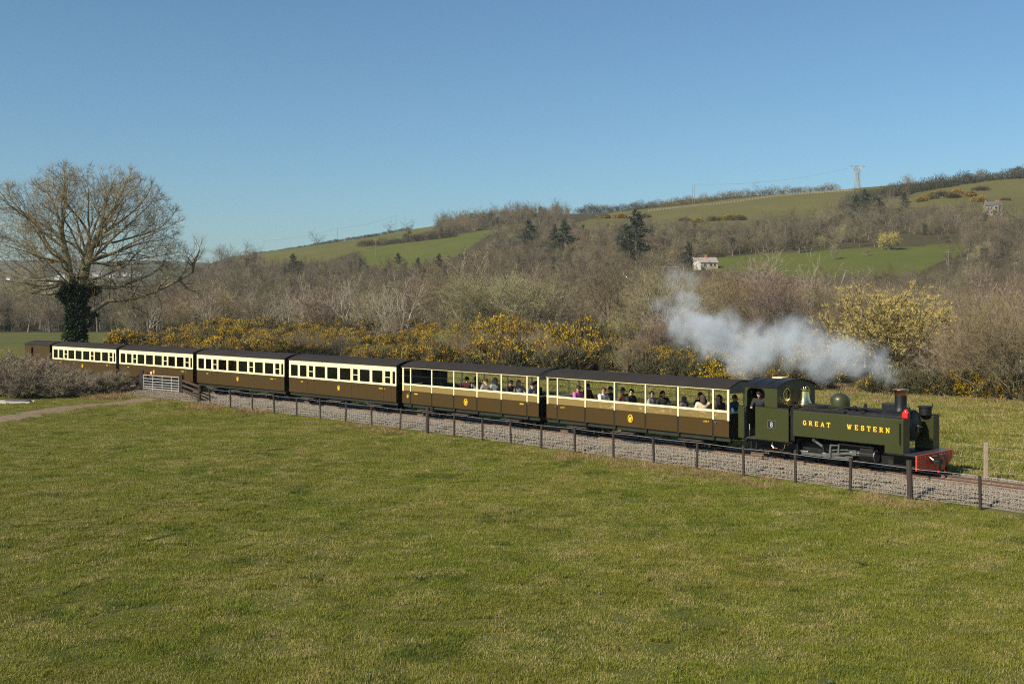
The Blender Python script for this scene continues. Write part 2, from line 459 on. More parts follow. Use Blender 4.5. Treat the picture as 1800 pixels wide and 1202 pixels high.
BARE = []     # worn patches in the turf
def covers(x, y, z):
    s, w = to_line(x, y); u, v = img(x, y, z)
    n1 = vnoise(x, y, 1.3, 11) * .6 + vnoise(x, y, .45, 12) * .4
    dry = np.zeros(np.shape(x))
    inline = (s > -60) & (s < 40)
    verge = np.exp(-((w - 3.7) / 1.0) ** 2) * inline
    dry = np.maximum(dry, verge * np.clip((vnoise(x, y, 2.4, 5) * .7 + n1 * .5) * 2.2 - .85, 0, 1))
    dry = np.maximum(dry, np.exp(-((w - 3.4) / .8) ** 2) * (s < -12) * (s > -42) * .8)
    back = (w < -2) & (y < 130)
    dry = np.maximum(dry, back * np.clip((vnoise(x, y, 5, 6) * .6 + n1 * .55 - .5) * 2.6, 0, .75))
    edge = np.exp(-((w + 27 - vnoise(x, y, 12, 9) * 6) / 5.0) ** 2) * (y > 40)       # bracken litter along the foot of the gorse
    dry = np.maximum(dry, edge * .95)
    td = track_dist(x, y)
    dirt = np.clip(1.9 - td / 1.25 + (n1 - .5) * 2.6, 0, 1) * (w > 2.6)
    wood = ((w < -30) & (y < 1000)).astype(float)
    lefty = (u < 215) & (y < 235)
    wood[lefty] = 0
    for k, p in FIELDS.items():
        wood[inside(u, v, p) & (y > 280)] = 0
    for u_, v_, rx, ry in BARE:
        Y = F_PX * (CAM_H + .35) / (v_ - V0); X_ = (u_ - 900) / F_PX * Y
        dry = np.maximum(dry, np.clip(1.6 - ((x - X_) / rx) ** 2 - ((y - Y) / ry) ** 2 + (n1 - .5) * 1.5, 0, 1) * .9)
    hill = np.clip((y - 230) / 60, 0, 1)
    lush = np.zeros(np.shape(x)); 
    for k, l in (('valley', 1.0), ('middle', .85), ('upper', .25)):
        lush[inside(u, v, FIELDS[k]) & (y > 280)] = l
    return dry, dirt, wood, lush, hill

def ground_material():
    m = bpy.data.materials.new('pasture'); m.use_nodes = True
    n = m.node_tree.nodes; l = m.node_tree.links; b = n['Principled BSDF']
    b.inputs['Roughness'].default_value = .95; b.inputs['Specular IOR Level'].default_value = .1
    geo = n.new('ShaderNodeNewGeometry')
    def noise(sc, d=5):
        t = n.new('ShaderNodeTexNoise'); t.inputs['Scale'].default_value = sc; t.inputs['Detail'].default_value = d; t.inputs['Roughness'].default_value = .65
        l.new(geo.outputs['Position'], t.inputs['Vector']); return t.outputs['Fac']
    def ramp(src, a, bb, lo=0, hi=1):
        r = n.new('ShaderNodeMapRange'); r.inputs[1].default_value = a; r.inputs[2].default_value = bb; r.inputs[3].default_value = lo; r.inputs[4].default_value = hi
        l.new(src, r.inputs[0]); return r.outputs[0]
    def mix(f, a, c):
        x = n.new('ShaderNodeMix'); x.data_type = 'RGBA'
        if isinstance(f, float): x.inputs[0].default_value = f
        else: l.new(f, x.inputs[0])
        for i, q in ((6, a), (7, c)):
            if isinstance(q, tuple): x.inputs[i].default_value = (*q, 1)
            else: l.new(q, x.inputs[i])
        return x.outputs[2]
    def attr(nm):
        a = n.new('ShaderNodeAttribute'); a.attribute_name = nm; return a.outputs['Fac']
    g = mix(ramp(noise(.9), .35, .65), (.070, .080, .018), (.100, .098, .030))
    g = mix(ramp(noise(6), .45, .75, 0, .7), g, (.040, .048, .014))
    g = mix(ramp(noise(.12), .4, .7, 0, .5), g, (.13, .125, .045))
    hillg = mix(ramp(noise(.03), .35, .65), (.098, .096, .030), (.125, .110, .042))
    hillg = mix(ramp(noise(.25), .5, .7, 0, .5), hillg, (.085, .080, .032))
    hillg = mix(ramp(noise(.9), .45, .7, 0, .45), hillg, (.060, .060, .022))
    g = mix(attr('hill'), g, hillg)
    far = n.new('ShaderNodeSeparateXYZ'); l.new(geo.outputs['Position'], far.inputs[0])
    g = mix(ramp(far.outputs['Y'], 1000, 1500), g, mix(ramp(noise(.012), .4, .6), (.060, .062, .034), (.095, .090, .045)))     # heath and woods of the far hills, distance haze greyed into their colour
    g = mix(attr('lush'), g, mix(ramp(noise(.06), .3, .7), (.072, .092, .018), (.098, .104, .026)))
    straw = mix(ramp(noise(9), .35, .65), (.24, .17, .085), (.13, .092, .045))
    g = mix(attr('dry'), g, straw)
    wf = mix(ramp(noise(.6), .35, .65), (.050, .046, .022), (.070, .058, .030))
    g = mix(attr('wood'), g, wf)
    dirt = mix(ramp(noise(3), .35, .65), (.225, .165, .110), (.125, .092, .062))
    dirt = mix(ramp(noise(18), .5, .7, 0, .8), dirt, (.27, .22, .17))
    g = mix(attr('dirt'), g, dirt)
    l.new(g, b.inputs['Base Color'])
    bp = n.new('ShaderNodeBump'); bp.inputs['Strength'].default_value = .7; bp.inputs['Distance'].default_value = .06
    l.new(noise(7, 8), bp.inputs['Height']); l.new(bp.outputs[0], b.inputs['Normal'])
    return m
M['ground'] = ground_material()

def build_ground():
    ys = np.concatenate([np.linspace(1.5, 16, 12)[:-1], 16 * (3600 / 16) ** np.linspace(0, 1, 360)])
    t = np.linspace(-1, 1, 361)
    Yg, Tg = np.meshgrid(ys, t, indexing='ij')
    Xg = Tg * (.72 * Yg + 35)
    z = ground_z(Xg.ravel(), Yg.ravel())
    x, y = Xg.ravel(), Yg.ravel()
    nr, nc = Yg.shape
    i = np.arange(nr * nc).reshape(nr, nc)
    f = np.stack([i[:-1, :-1], i[:-1, 1:], i[1:, 1:], i[1:, :-1]], -1).reshape(-1, 4)
    me = mesh_np('ground', np.stack([x, y, z], 1), f, M['ground'], True)
    for nm, a in zip(('dry', 'dirt', 'wood', 'lush', 'hill'), covers(x, y, z)):
        at_ = me.attributes.new(nm, 'FLOAT', 'POINT'); at_.data.foreach_set('value', np.asarray(a, np.float32))
    return tag(link('ground', me), 'rough pasture, railway land, woodland floor and hillside', 'ground', kind='structure')
build_ground()

# ------------------------------------------------------------------ scattering of uncountable cover (grass, stones, far wood)
def scatter(name, pts, rots, scales, protos, seed=0):
    """one object that carries many instances of a few unlinked meshes"""
    me = bpy.data.meshes.new(name + '_points')
    me.vertices.add(len(pts)); me.vertices.foreach_set('co', np.asarray(pts, np.float32).ravel())
    a = me.attributes.new('rot', 'FLOAT_VECTOR', 'POINT'); a.data.foreach_set('vector', np.asarray(rots, np.float32).ravel())
    a = me.attributes.new('scl', 'FLOAT_VECTOR', 'POINT'); a.data.foreach_set('vector', np.asarray(scales, np.float32).ravel())
    a = me.attributes.new('pick', 'INT', 'POINT'); a.data.foreach_set('value', np.random.default_rng(seed).integers(0, len(protos), len(pts)).astype(np.int32))
    o = link(name, me)
    g = bpy.data.node_groups.new(name, 'GeometryNodeTree')
    g.interface.new_socket('Geometry', in_out='INPUT', socket_type='NodeSocketGeometry')
    g.interface.new_socket('Geometry', in_out='OUTPUT', socket_type='NodeSocketGeometry')
    n = g.nodes; l = g.links
    gi = n.new('NodeGroupInput'); go = n.new('NodeGroupOutput')
    inst = n.new('GeometryNodeInstanceOnPoints'); inst.inputs['Pick Instance'].default_value = True
    infos = []
    for p in protos:
        po = bpy.data.objects.new(p.name + '_source', p)
        oi = n.new('GeometryNodeObjectInfo'); oi.inputs['Object'].default_value = po; oi.inputs['As Instance'].default_value = True
        infos.append(oi)
    jg = n.new('GeometryNodeJoinGeometry')
    for oi in reversed(infos): l.new(oi.outputs['Geometry'], jg.inputs[0])
    def named(nm, t):
        x = n.new('GeometryNodeInputNamedAttribute'); x.data_type = t; x.inputs['Name'].default_value = nm; return x.outputs[0]
    l.new(gi.outputs[0], inst.inputs['Points']); l.new(jg.outputs[0], inst.inputs['Instance'])
    l.new(named('pick', 'INT'), inst.inputs['Instance Index'])
    e2r = n.new('FunctionNodeEulerToRotation'); l.new(named('rot', 'FLOAT_VECTOR'), e2r.inputs[0]); l.new(e2r.outputs[0], inst.inputs['Rotation'])
    l.new(named('scl', 'FLOAT_VECTOR'), inst.inputs['Scale'])
    l.new(inst.outputs[0], go.inputs[0])
    md = o.modifiers.new('scatter', 'NODES'); md.node_group = g
    return o

def blade_material(straw=0.0):
    """grass: green blades with dead straw mixed in, more straw where the sward is dry"""
    m = bpy.data.materials.new('grass_blades' if not straw else 'rough_grass_blades'); m.use_nodes = True
    n = m.node_tree.nodes; l = m.node_tree.links; b = n['Principled BSDF']
    b.inputs['Roughness'].default_value = .6; b.inputs['Specular IOR Level'].default_value = .25
    geo = n.new('ShaderNodeNewGeometry')
    at_ = n.new('ShaderNodeAttribute'); at_.attribute_name = 'tint'
    sep = n.new('ShaderNodeSeparateColor'); l.new(at_.outputs['Color'], sep.inputs[0])
    def noise(sc, d=4):
        t = n.new('ShaderNodeTexNoise'); t.inputs['Scale'].default_value = sc; t.inputs['Detail'].default_value = d; t.inputs['Roughness'].default_value = .6
        l.new(geo.outputs['Position'], t.inputs['Vector']); return t.outputs['Fac']
    def mix(f, a, c):
        x = n.new('ShaderNodeMix'); x.data_type = 'RGBA'; l.new(f, x.inputs[0])
        for i, q in ((6, a), (7, c)):
            if isinstance(q, tuple): x.inputs[i].default_value = (*q, 1)
            else: l.new(q, x.inputs[i])
        return x.outputs[2]
    def ramp(src, a, bb, lo=0, hi=1):
        r = n.new('ShaderNodeMapRange'); r.inputs[1].default_value = a; r.inputs[2].default_value = bb; r.inputs[3].default_value = lo; r.inputs[4].default_value = hi
        l.new(src, r.inputs[0]); return r.outputs[0]
    g = mix(sep.outputs[0], (.108, .145, .014), (.245, .252, .034))
    g = mix(ramp(noise(.22), .42, .60), g, mix(sep.outputs[0], (.148, .158, .020), (.275, .255, .050)))
    g = mix(ramp(noise(.7), .54, .70, 0, .85), g, (.052, .092, .013))
    # straw: share grows in dry patches
    ad = n.new('ShaderNodeMath'); ad.operation = 'ADD'; l.new(sep.outputs[1], ad.inputs[0]); l.new(ramp(noise(1.1 if not straw else .8, 6), .46, .74, -.05 + straw, .60 + straw), ad.inputs[1])
    gt = n.new('ShaderNodeMath'); gt.operation = 'GREATER_THAN'; l.new(ad.outputs[0], gt.inputs[0]); gt.inputs[1].default_value = .93
    g = mix(gt.outputs[0], g, (.42, .33, .15))
    l.new(g, b.inputs['Base Color'])
    tr = n.new('ShaderNodeBsdfTranslucent'); l.new(g, tr.inputs[0])
    ms = n.new('ShaderNodeMixShader'); ms.inputs[0].default_value = .3
    l.new(b.outputs[0], ms.inputs[1]); l.new(tr.outputs[0], ms.inputs[2]); l.new(ms.outputs[0], n['Material Output'].inputs[0])
    return m
M['blade'] = blade_material()
M['rough_blade'] = blade_material(.14)
M['straw'] = mat('dead_grass', (.34, .24, .115), .8, var=.6, scale=2.2, col2=(.20, .13, .06), trans=.25)

def blades(name, size, count, hmin, hmax, wid, lean, material, seed, clump=0.0):
    r = np.random.default_rng(seed)
    p = r.uniform(-size / 2, size / 2, (count, 2))
    if clump:
        c = r.uniform(-size / 2, size / 2, (max(3, int(count * clump)), 2)); p = c[r.integers(0, len(c), count)] + r.normal(0, .05, (count, 2))
    h = r.uniform(hmin, hmax, count) * (.6 + .8 * vnoise(p[:, 0] + 9, p[:, 1] + 9, .28, seed))
    a = r.uniform(0, 2 * np.pi, count); le = r.uniform(.1, 1, count) * lean
    d = np.stack([np.cos(a) * le + .25 * lean, np.sin(a) * le + .1 * lean, np.ones(count)], 1); d /= np.linalg.norm(d, axis=1)[:, None]
    b = r.uniform(0, 2 * np.pi, count); sx = np.stack([np.cos(b), np.sin(b), np.zeros(count)], 1) * (wid * r.uniform(.6, 1.3, count))[:, None] / 2
    base = np.stack([p[:, 0], p[:, 1], np.full(count, -.02)], 1)
    mid = base + d * (h * .6)[:, None]; d2 = d.copy(); d2[:, 2] -= .45; tip = mid + d2 * (h * .5)[:, None]
    v = np.stack([base - sx, base + sx, mid + sx * .7, mid - sx * .7, tip], 1).reshape(-1, 3)
    i = np.arange(count)[:, None] * 5
    f = np.concatenate([i + [0, 1, 2], i + [0, 2, 3], i + [3, 2, 4]])
    me = mesh_np(name, v, f, material)
    col = me.attributes.new('tint', 'FLOAT_COLOR', 'POINT')
    c = np.repeat(np.stack([r.random(count), r.random(count), r.random(count), np.ones(count)], 1), 5, 0)
    col.data.foreach_set('color', c.astype(np.float32).ravel())
    return me

def grid_points(y0, y1, step, uo=60, seed=0, ucut=(-80, 1880)):
    r = np.random.default_rng(seed)
    ys = np.arange(y0, y1, step); out = []
    for y in ys:
        x0, x1 = (ucut[0] - 900) / F_PX * y - 5, (ucut[1] - 900) / F_PX * y + 5
        xs = np.arange(x0, x1, step); out.append(np.stack([xs, np.full(len(xs), y)], 1))
    p = np.concatenate(out); return p + r.uniform(-.3, .3, p.shape) * step

def rot_z(k, seed, tilt=0.0):
    r = np.random.default_rng(seed); return np.stack([r.normal(0, tilt, k), r.normal(0, tilt, k), r.uniform(0, 6.283, k)], 1)

def build_grass():
    p = grid_points(13.5, 88, .62, seed=1)
    s, w = to_line(p[:, 0], p[:, 1])
    td = track_dist(p[:, 0], p[:, 1])
    ok = (w > 2.75) & (td > 1.25)
    for u_, v_, rx, ry in BARE:
        Y = F_PX * (CAM_H + .35) / (v_ - V0); ok &= ((p[:, 0] - (u_ - 900) / F_PX * Y) / (rx + .35)) ** 2 + ((p[:, 1] - Y) / (ry + .35)) ** 2 > 1
    near = p[ok]
    z = ground_z(near[:, 0], near[:, 1])
    k = len(near)
    r = np.random.default_rng(3)
    hf = .95 + .55 * vnoise(near[:, 0], near[:, 1], 1.6, 21) + .5 * (vnoise(near[:, 0], near[:, 1], .9, 22) > .76) + .25 * vnoise(near[:, 0], near[:, 1], 9, 23)
    sc = np.stack([np.ones(k), np.ones(k), hf * r.uniform(.85, 1.15, k)], 1)
    fine = [blades('pasture_grass_patch', 1.05, 2800, .03, .080, .010, 1.25, M['blade'], 100 + i) for i in range(5)]
    o = scatter('grass', np.column_stack([near, z]), rot_z(k, 4, .03), sc, fine, 5)
    tag(o, 'short olive green pasture grass flecked with straw, in front of the fence', 'grass', kind='stuff')
    # rougher sward beyond the line
    q = grid_points(36, 150, .95, seed=6)
    s, w = to_line(q[:, 0], q[:, 1]); u = 900 + F_PX * q[:, 0] / q[:, 1]
    q = q[(w < -2.3) & ((w > -32) | ((u < 230) & (q[:, 1] < 240)))]
    z = ground_z(q[:, 0], q[:, 1]); k = len(q)
    hf = .85 + .8 * vnoise(q[:, 0], q[:, 1], 2.2, 31) + .8 * (vnoise(q[:, 0], q[:, 1], 1.4, 32) > .78)
    coarse = [blades('rough_grass_patch', 1.6, 1500, .06, .15, .022, 1.1, M['rough_blade'], 120 + i) for i in range(4)]
    o = scatter('rough_grass', np.column_stack([q, z]), rot_z(k, 7, .04), np.stack([np.ones(k), np.ones(k), hf], 1), coarse, 8)
    tag(o, 'tussocky rough grass in the field beyond the railway line', 'grass', kind='stuff')
    # dead grass: along the fence, at the foot of the gorse and of the scrub
    r = np.random.default_rng(9); pts = []
    for s0, s1, w0, w1, dens, thr in ((-40, 16, 2.5, 4.4, 5.0, .50), (-36, 16, 1.9, 2.6, 1.6, .66), (-34, 16, 3.0, 4.0, 3.0, .62), (-66, -42, 2.6, 5.2, 9, .0), (-70, 40, -36, -24, 1.6, .35), (0, 25, -24, -12, 1.0, .62)):
        kk = int((s1 - s0) * (w1 - w0) * dens); ss = r.uniform(s0, s1, kk); ww = r.uniform(w0, w1, kk)
        x, y = line_np(ss, ww); keep = (vnoise(x, y, 1.9, 41) > thr) & (track_dist(x, y) > 2.0)
        pts.append(np.stack([x[keep], y[keep]], 1))
    q = np.concatenate(pts); k = len(q); z = ground_z(q[:, 0], q[:, 1])
    tuft = [blades('dead_grass_tuft', .6, 130, .08, .26, .014, 1.6, M['straw'], 140 + i) for i in range(4)]
    sc = r.uniform(.6, 1.25, k) * np.where(q[:, 1] > 55, 1.3, .8)
    o = scatter('dead_grass', np.column_stack([q, z]), rot_z(k, 10, .1), np.stack([sc, sc, sc], 1), tuft, 11)
    tag(o, 'pale dead grass and bracken litter along the fence and gorse', 'grass', kind='stuff')
build_grass()

# ------------------------------------------------------------------ railway: ballast, sleepers, rails
def ribbon(prof, s0, s1, step=.7):
    ss = np.arange(s0, s1 + step / 2, step); k = len(prof)
    v = []
    for s in ss:
        for w, z in prof:
            x, y, a = line(s, w); v.append((x, y, z))
    i = np.arange(len(ss) * k).reshape(len(ss), k)
    f = np.stack([i[:-1, :-1], i[:-1, 1:], i[1:, 1:], i[1:, :-1]], -1).reshape(-1, 4)
    return np.array(v), f
S0, S1 = -92.0, 15.5
M['ballast'] = mat('ballast_bed', (.235, .192, .145), .95, var=.9, scale=9, col2=(.12, .10, .082), fine=.5, bump=1.0, bscale=45)
v, f = ribbon([(2.55, -.34), (2.1, -.27), (1.55, -.17), (1.2, -.125), (.5, -.125), (-.5, -.125), (-1.2, -.125), (-1.6, -.18), (-2.5, -.42)], S0, S1)
tag(link('ballast_bed', mesh_np('ballast_bed', v, f, M['ballast'], True)), 'grey stone ballast bed under the railway track', 'ballast', kind='structure')

def build_stones():
    r = np.random.default_rng(12); pro = []
    for j in range(4):
        vs, fs = [], []
        for k in range(120):
            c = np.array([*r.uniform(-.3, .3, 2), r.uniform(-.012, .02)])
            o = np.array([(1, 0, 0), (-1, 0, 0), (0, 1, 0), (0, -1, 0), (0, 0, 1), (0, 0, -1)], float) * r.uniform(.016, .036, 3) * r.uniform(.75, 1.25, (6, 1))
            o += r.normal(0, .006, (6, 3))
            q = Matrix.Rotation(r.uniform(0, 6.28), 3, Vector(r.normal(0, 1, 3)).normalized()); o = o @ np.array(q)
            b = len(vs); vs += list(c + o)
            fs += [(b + x, b + y, b + z_) for x, y, z_ in ((0, 2, 4), (2, 1, 4), (1, 3, 4), (3, 0, 4), (2, 0, 5), (1, 2, 5), (3, 1, 5), (0, 3, 5))]
        pro.append(mesh_np('ballast_stone_patch', np.array(vs), np.array(fs), M['stone']))
    ss = np.arange(-60, S1, .34); ww = np.arange(-1.7, 2.6, .34)
    A, B = np.meshgrid(ss, ww, indexing='ij'); a = A.ravel() + r.uniform(-.15, .15, A.size); b = B.ravel() + r.uniform(-.1, .1, A.size)
    keep = (b < 2.35 + .35 * (r.random(len(b)) - .5)); a, b = a[keep], b[keep]
    x, y = line_np(a, b); z = np.interp(b, [-2.5, -1.6, -1.2, 1.2, 1.55, 2.1, 2.55], [-.42, -.18, -.125, -.125, -.17, -.27, -.34]) + .008
    k = len(a); sl = np.interp(b, [1.2, 1.6, 2.5], [0, .2, .2])
    o = scatter('ballast_stones', np.stack([x, y, z], 1), rot_z(k, 13, .05), np.ones((k, 3)), pro, 14)
    tag(o, 'loose crushed grey ballast stones beside the rails', 'ballast', kind='stuff')
build_stones()

def build_track():
    t = empty('railway_track', (*line(-10)[:2], 0), label='narrow gauge railway track of rusty rails on timber sleepers under the train', cat='railway track')
    inv = Vector((-line(-10)[0], -line(-10)[1], 0))
    prof = [(-.035, -.10), (.035, -.10), (.035, -.085), (.009, -.075), (.009, -.03), (.026, -.022), (.026, -.003), (-.026, -.003), (-.026, -.022), (-.009, -.03), (-.009, -.075), (-.035, -.085)]
    for w0 in (.326, -.326):
        v, f = ribbon([(w0 + a, b) for a, b in prof + prof[:1]], S0, S1, 1.2)
        o = link('rail', mesh_np('rail', v + np.array(inv), f, M['rail']), t)
        v, f = ribbon([(w0 - .022, 0), (w0 + .022, 0)], S0, S1, 1.2)
        link('rail_head', mesh_np('rail_head', v + np.array(inv), f, M['railtop']), o)
    sm = MB().box(-.105, .105, -.70, .70, -.21, -.10).mesh('sleeper', M['sleeper'])
    s = S0 + .3
    while s < S1:
        x, y, a = line(s); o = link('sleeper', sm, t, (x + inv.x, y + inv.y, random.uniform(-.006, .004)))
        o.rotation_euler = (0, 0, a - math.pi / 2 + random.uniform(-.02, .02)); s += .64
build_track()
# ------------------------------------------------------------------ trees and shrubs
def frustums(segs, mat_, name, kfun):
    """segs: (p0,p1,r0,r1) -> one mesh of open tapered tubes"""
    vs, fs = [], []; base = 0
    p0 = np.array([s[0] for s in segs]); p1 = np.array([s[1] for s in segs]); r0 = np.array([s[2] for s in segs]); r1 = np.array([s[3] for s in segs])
    d = p1 - p0; L = np.linalg.norm(d, axis=1); d = d / np.maximum(L, 1e-6)[:, None]
    up = np.where(np.abs(d[:, 2:3]) < .9, np.array([[0, 0, 1.]]), np.array([[1., 0, 0]]))
    a = np.cross(d, up); a /= np.linalg.norm(a, axis=1)[:, None]; b = np.cross(d, a)
    K = np.array([kfun(r) for r in r0])
    p1 = p1 + d * (r1 * .3)[:, None]
    for k in np.unique(K):
        m = K == k; n = m.sum(); t = 2 * np.pi * np.arange(k) / k
        ring = a[m][:, None, :] * np.cos(t)[None, :, None] + b[m][:, None, :] * np.sin(t)[None, :, None]
        v = np.concatenate([p0[m][:, None, :] + ring * r0[m][:, None, None], p1[m][:, None, :] + ring * r1[m][:, None, None]], 1).reshape(-1, 3)
        i = np.arange(n)[:, None] * 2 * k
        q = np.stack([np.stack([i[:, 0] + j, i[:, 0] + (j + 1) % k, i[:, 0] + (j + 1) % k + k, i[:, 0] + j + k], 1) for j in range(k)], 1).reshape(-1, 4)
        vs.append(v); fs.append(q + base); base += len(v)
    return mesh_np(name, np.concatenate(vs), np.concatenate(fs), mat_, True)

def slivers(name, p, d, L, wid, mat_, r, bend=.0):
    """twigs / leaves / spines: one thin triangle each, turned at random about its axis"""
    n = len(p); q = r.normal(0, 1, (n, 3)); s = np.cross(d, q); s /= np.linalg.norm(s, axis=1)[:, None] + 1e-9
    s *= (np.asarray(wid) / 2).reshape(-1, 1)
    v = np.stack([p - s, p + s, p + d * np.asarray(L).reshape(-1, 1)], 1).reshape(-1, 3)
    return mesh_np(name, v, np.arange(3 * n).reshape(-1, 3), mat_)

def unit(v): return v / (np.linalg.norm(v) + 1e-9)

class Grow:
    def __init__(s, seed, env=None, seg=(.8, .6, .45, .35, .28), wob=(.10, .18, .22, .25, .3), trop=(.05, .10, .10, .06, .05), ang=(40, 42, 45, 45, 45), ratio=(.75, .62, .6, .55, .5), nch=(4, 4, 4, 4, 4), maxlev=4, rmin=.006, start=.25, rr=.62):
        s.r = np.random.default_rng(seed); s.env = env; s.seg = seg; s.wob = wob; s.trop = trop; s.ang = ang; s.ratio = ratio; s.nch = nch; s.maxlev = maxlev
        s.rmin = rmin; s.start = start; s.rr = rr; s.segs = [[] for _ in range(maxlev + 1)]; s.tw_p = []; s.tw_d = []
    def side(s, d, ang):
        r = s.r; a = r.normal(0, 1, 3); a = unit(np.cross(d, a)); t = math.radians(ang + r.normal(0, 8))
        return unit(d * math.cos(t) + a * math.sin(t))
    def branch(s, p, d, L, rad, lev):
        r = s.r; n = max(2, int(round(L / s.seg[lev]))); st = L / n; pts = [(p, d, rad)]
        for i in range(n):
            d = unit(d + r.normal(0, s.wob[lev], 3) + np.array([0, 0, s.trop[lev]]))
            q = p + d * st; r2 = max(s.rmin, rad * (1 - .75 * (i + 1) / n)) if lev else rad * (1 - .35 * (i + 1) / n)
            s.segs[lev].append((p, q, pts[-1][2], r2)); p = q; pts.append((p, d, r2))
            if s.env is not None and lev and s.env(p) > 1.0: break
        m = len(pts)
        if lev < s.maxlev:
            k = s.nch[lev]; k = max(1, int(round(k * r.uniform(.75, 1.3))))
            for j in range(k):
                t = s.start + (1 - s.start) * (j + r.uniform(.1, .9)) / k
                i = min(m - 1, max(1, int(t * (m - 1) + .5))); pp, dd, rr = pts[i]
                s.branch(pp, s.side(dd, s.ang[lev] * (1.1 - .3 * t)), L * s.ratio[lev] * (1.15 - .55 * t) * r.uniform(.7, 1.2), max(s.rmin, rr * s.rr), lev + 1)
            pp, dd, rr = pts[-1]
            s.branch(pp, s.side(dd, 14), L * s.ratio[lev] * .8, rr * .95, lev + 1)
        else:
            for pp, dd, rr in pts[1:]: s.tw_p.append(pp); s.tw_d.append(dd)
    def twigs(s, per, spread=.7, up=.25):
        p = np.repeat(np.array(s.tw_p), per, 0); d = np.repeat(np.array(s.tw_d), per, 0)
        d = d + s.r.normal(0, spread, d.shape); d[:, 2] += up; d /= np.linalg.norm(d, axis=1)[:, None]
        return p, d

BARK = {
    'grey': mat('grey_brown_bark', (.27, .235, .175), .9, var=.6, scale=2, col2=(.13, .11, .08), rand=.3),
    'pale': mat('pale_birch_bark', (.38, .34, .265), .85, var=.6, scale=3, col2=(.24, .21, .155), rand=.15),
    'dark': mat('dark_oak_bark', (.135, .115, .085), .9, var=.6, scale=2, col2=(.075, .064, .048), rand=.35),
    'olive': mat('lichen_bark', (.21, .18, .105), .9, var=.7, scale=1.5, col2=(.115, .098, .06), rand=.15)}
TWIG = {
    'brown': mat('brown_twigs', (.225, .165, .084), .9, rand=.38, var=.5, scale=.25, col2=(.16, .12, .07), zone=(.205, .172, .080), zscale=.022),
    'umber': mat('umber_twigs', (.150, .115, .068), .9, rand=.35, var=.5, scale=.25, col2=(.105, .084, .052), zone=(.120, .100, .062), zscale=.02),
    'red': mat('reddish_birch_twigs', (.150, .084, .058), .9, rand=.2, var=.4, scale=.3, col2=(.10, .062, .048)),
    'grey': mat('grey_twigs', (.225, .178, .112), .9, rand=.36, var=.5, scale=.25, col2=(.16, .13, .09), zone=(.180, .125, .075), zscale=.018),
    'olive': mat('olive_willow_twigs', (.225, .185, .072), .9, rand=.32, var=.5, scale=.25, col2=(.115, .098, .05)),
    'ochre': mat('ochre_willow_twigs', (.19, .125, .050), .9, rand=.15, var=.4, scale=.25, col2=(.14, .092, .042)),
    'thorn': mat('pale_thorn_twigs', (.30, .245, .17), .9, rand=.2, var=.6, scale=.8, col2=(.17, .135, .09)),
    'catkin': mat('yellow_catkin_twigs', (.46, .37, .115), .9, rand=.1, var=.5, scale=.5, col2=(.32, .26, .085))}
LEAF = {
    'ivy': mat('ivy_leaves', (.020, .036, .012), .6, var=.5, scale=3, col2=(.034, .052, .018), trans=.1, spec=.3),
    'pine': mat('conifer_needles', (.032, .045, .022), .85, rand=.25, var=.5, scale=.6, col2=(.048, .058, .028)),
    'gorse': mat('gorse_spines', (.046, .048, .016), .85, rand=.25, var=.6, scale=.8, col2=(.075, .066, .026)),
    'gorse_dead': mat('brown_gorse_stems', (.13, .098, .058), .9, rand=.2, var=.5, scale=1.0),
    'bloom': mat('gorse_flowers', (.56, .36, .008), .7, rand=.12, var=.5, scale=2.0, col2=(.42, .25, .008), trans=.15),
    'hedge': mat('hedge_leaves', (.060, .056, .028), .85, rand=.2, var=.5, scale=.5)}

def ellipsoid_env(cx, cy, cz, rx, ry, rz, pw=2.0):
    c = np.array([cx, cy, cz]); q = np.array([rx, ry, rz])
    return lambda p: float((np.abs((p - c) / q) ** pw).sum())

def kf(r): return 8 if r > .15 else (5 if r > .05 else 3)

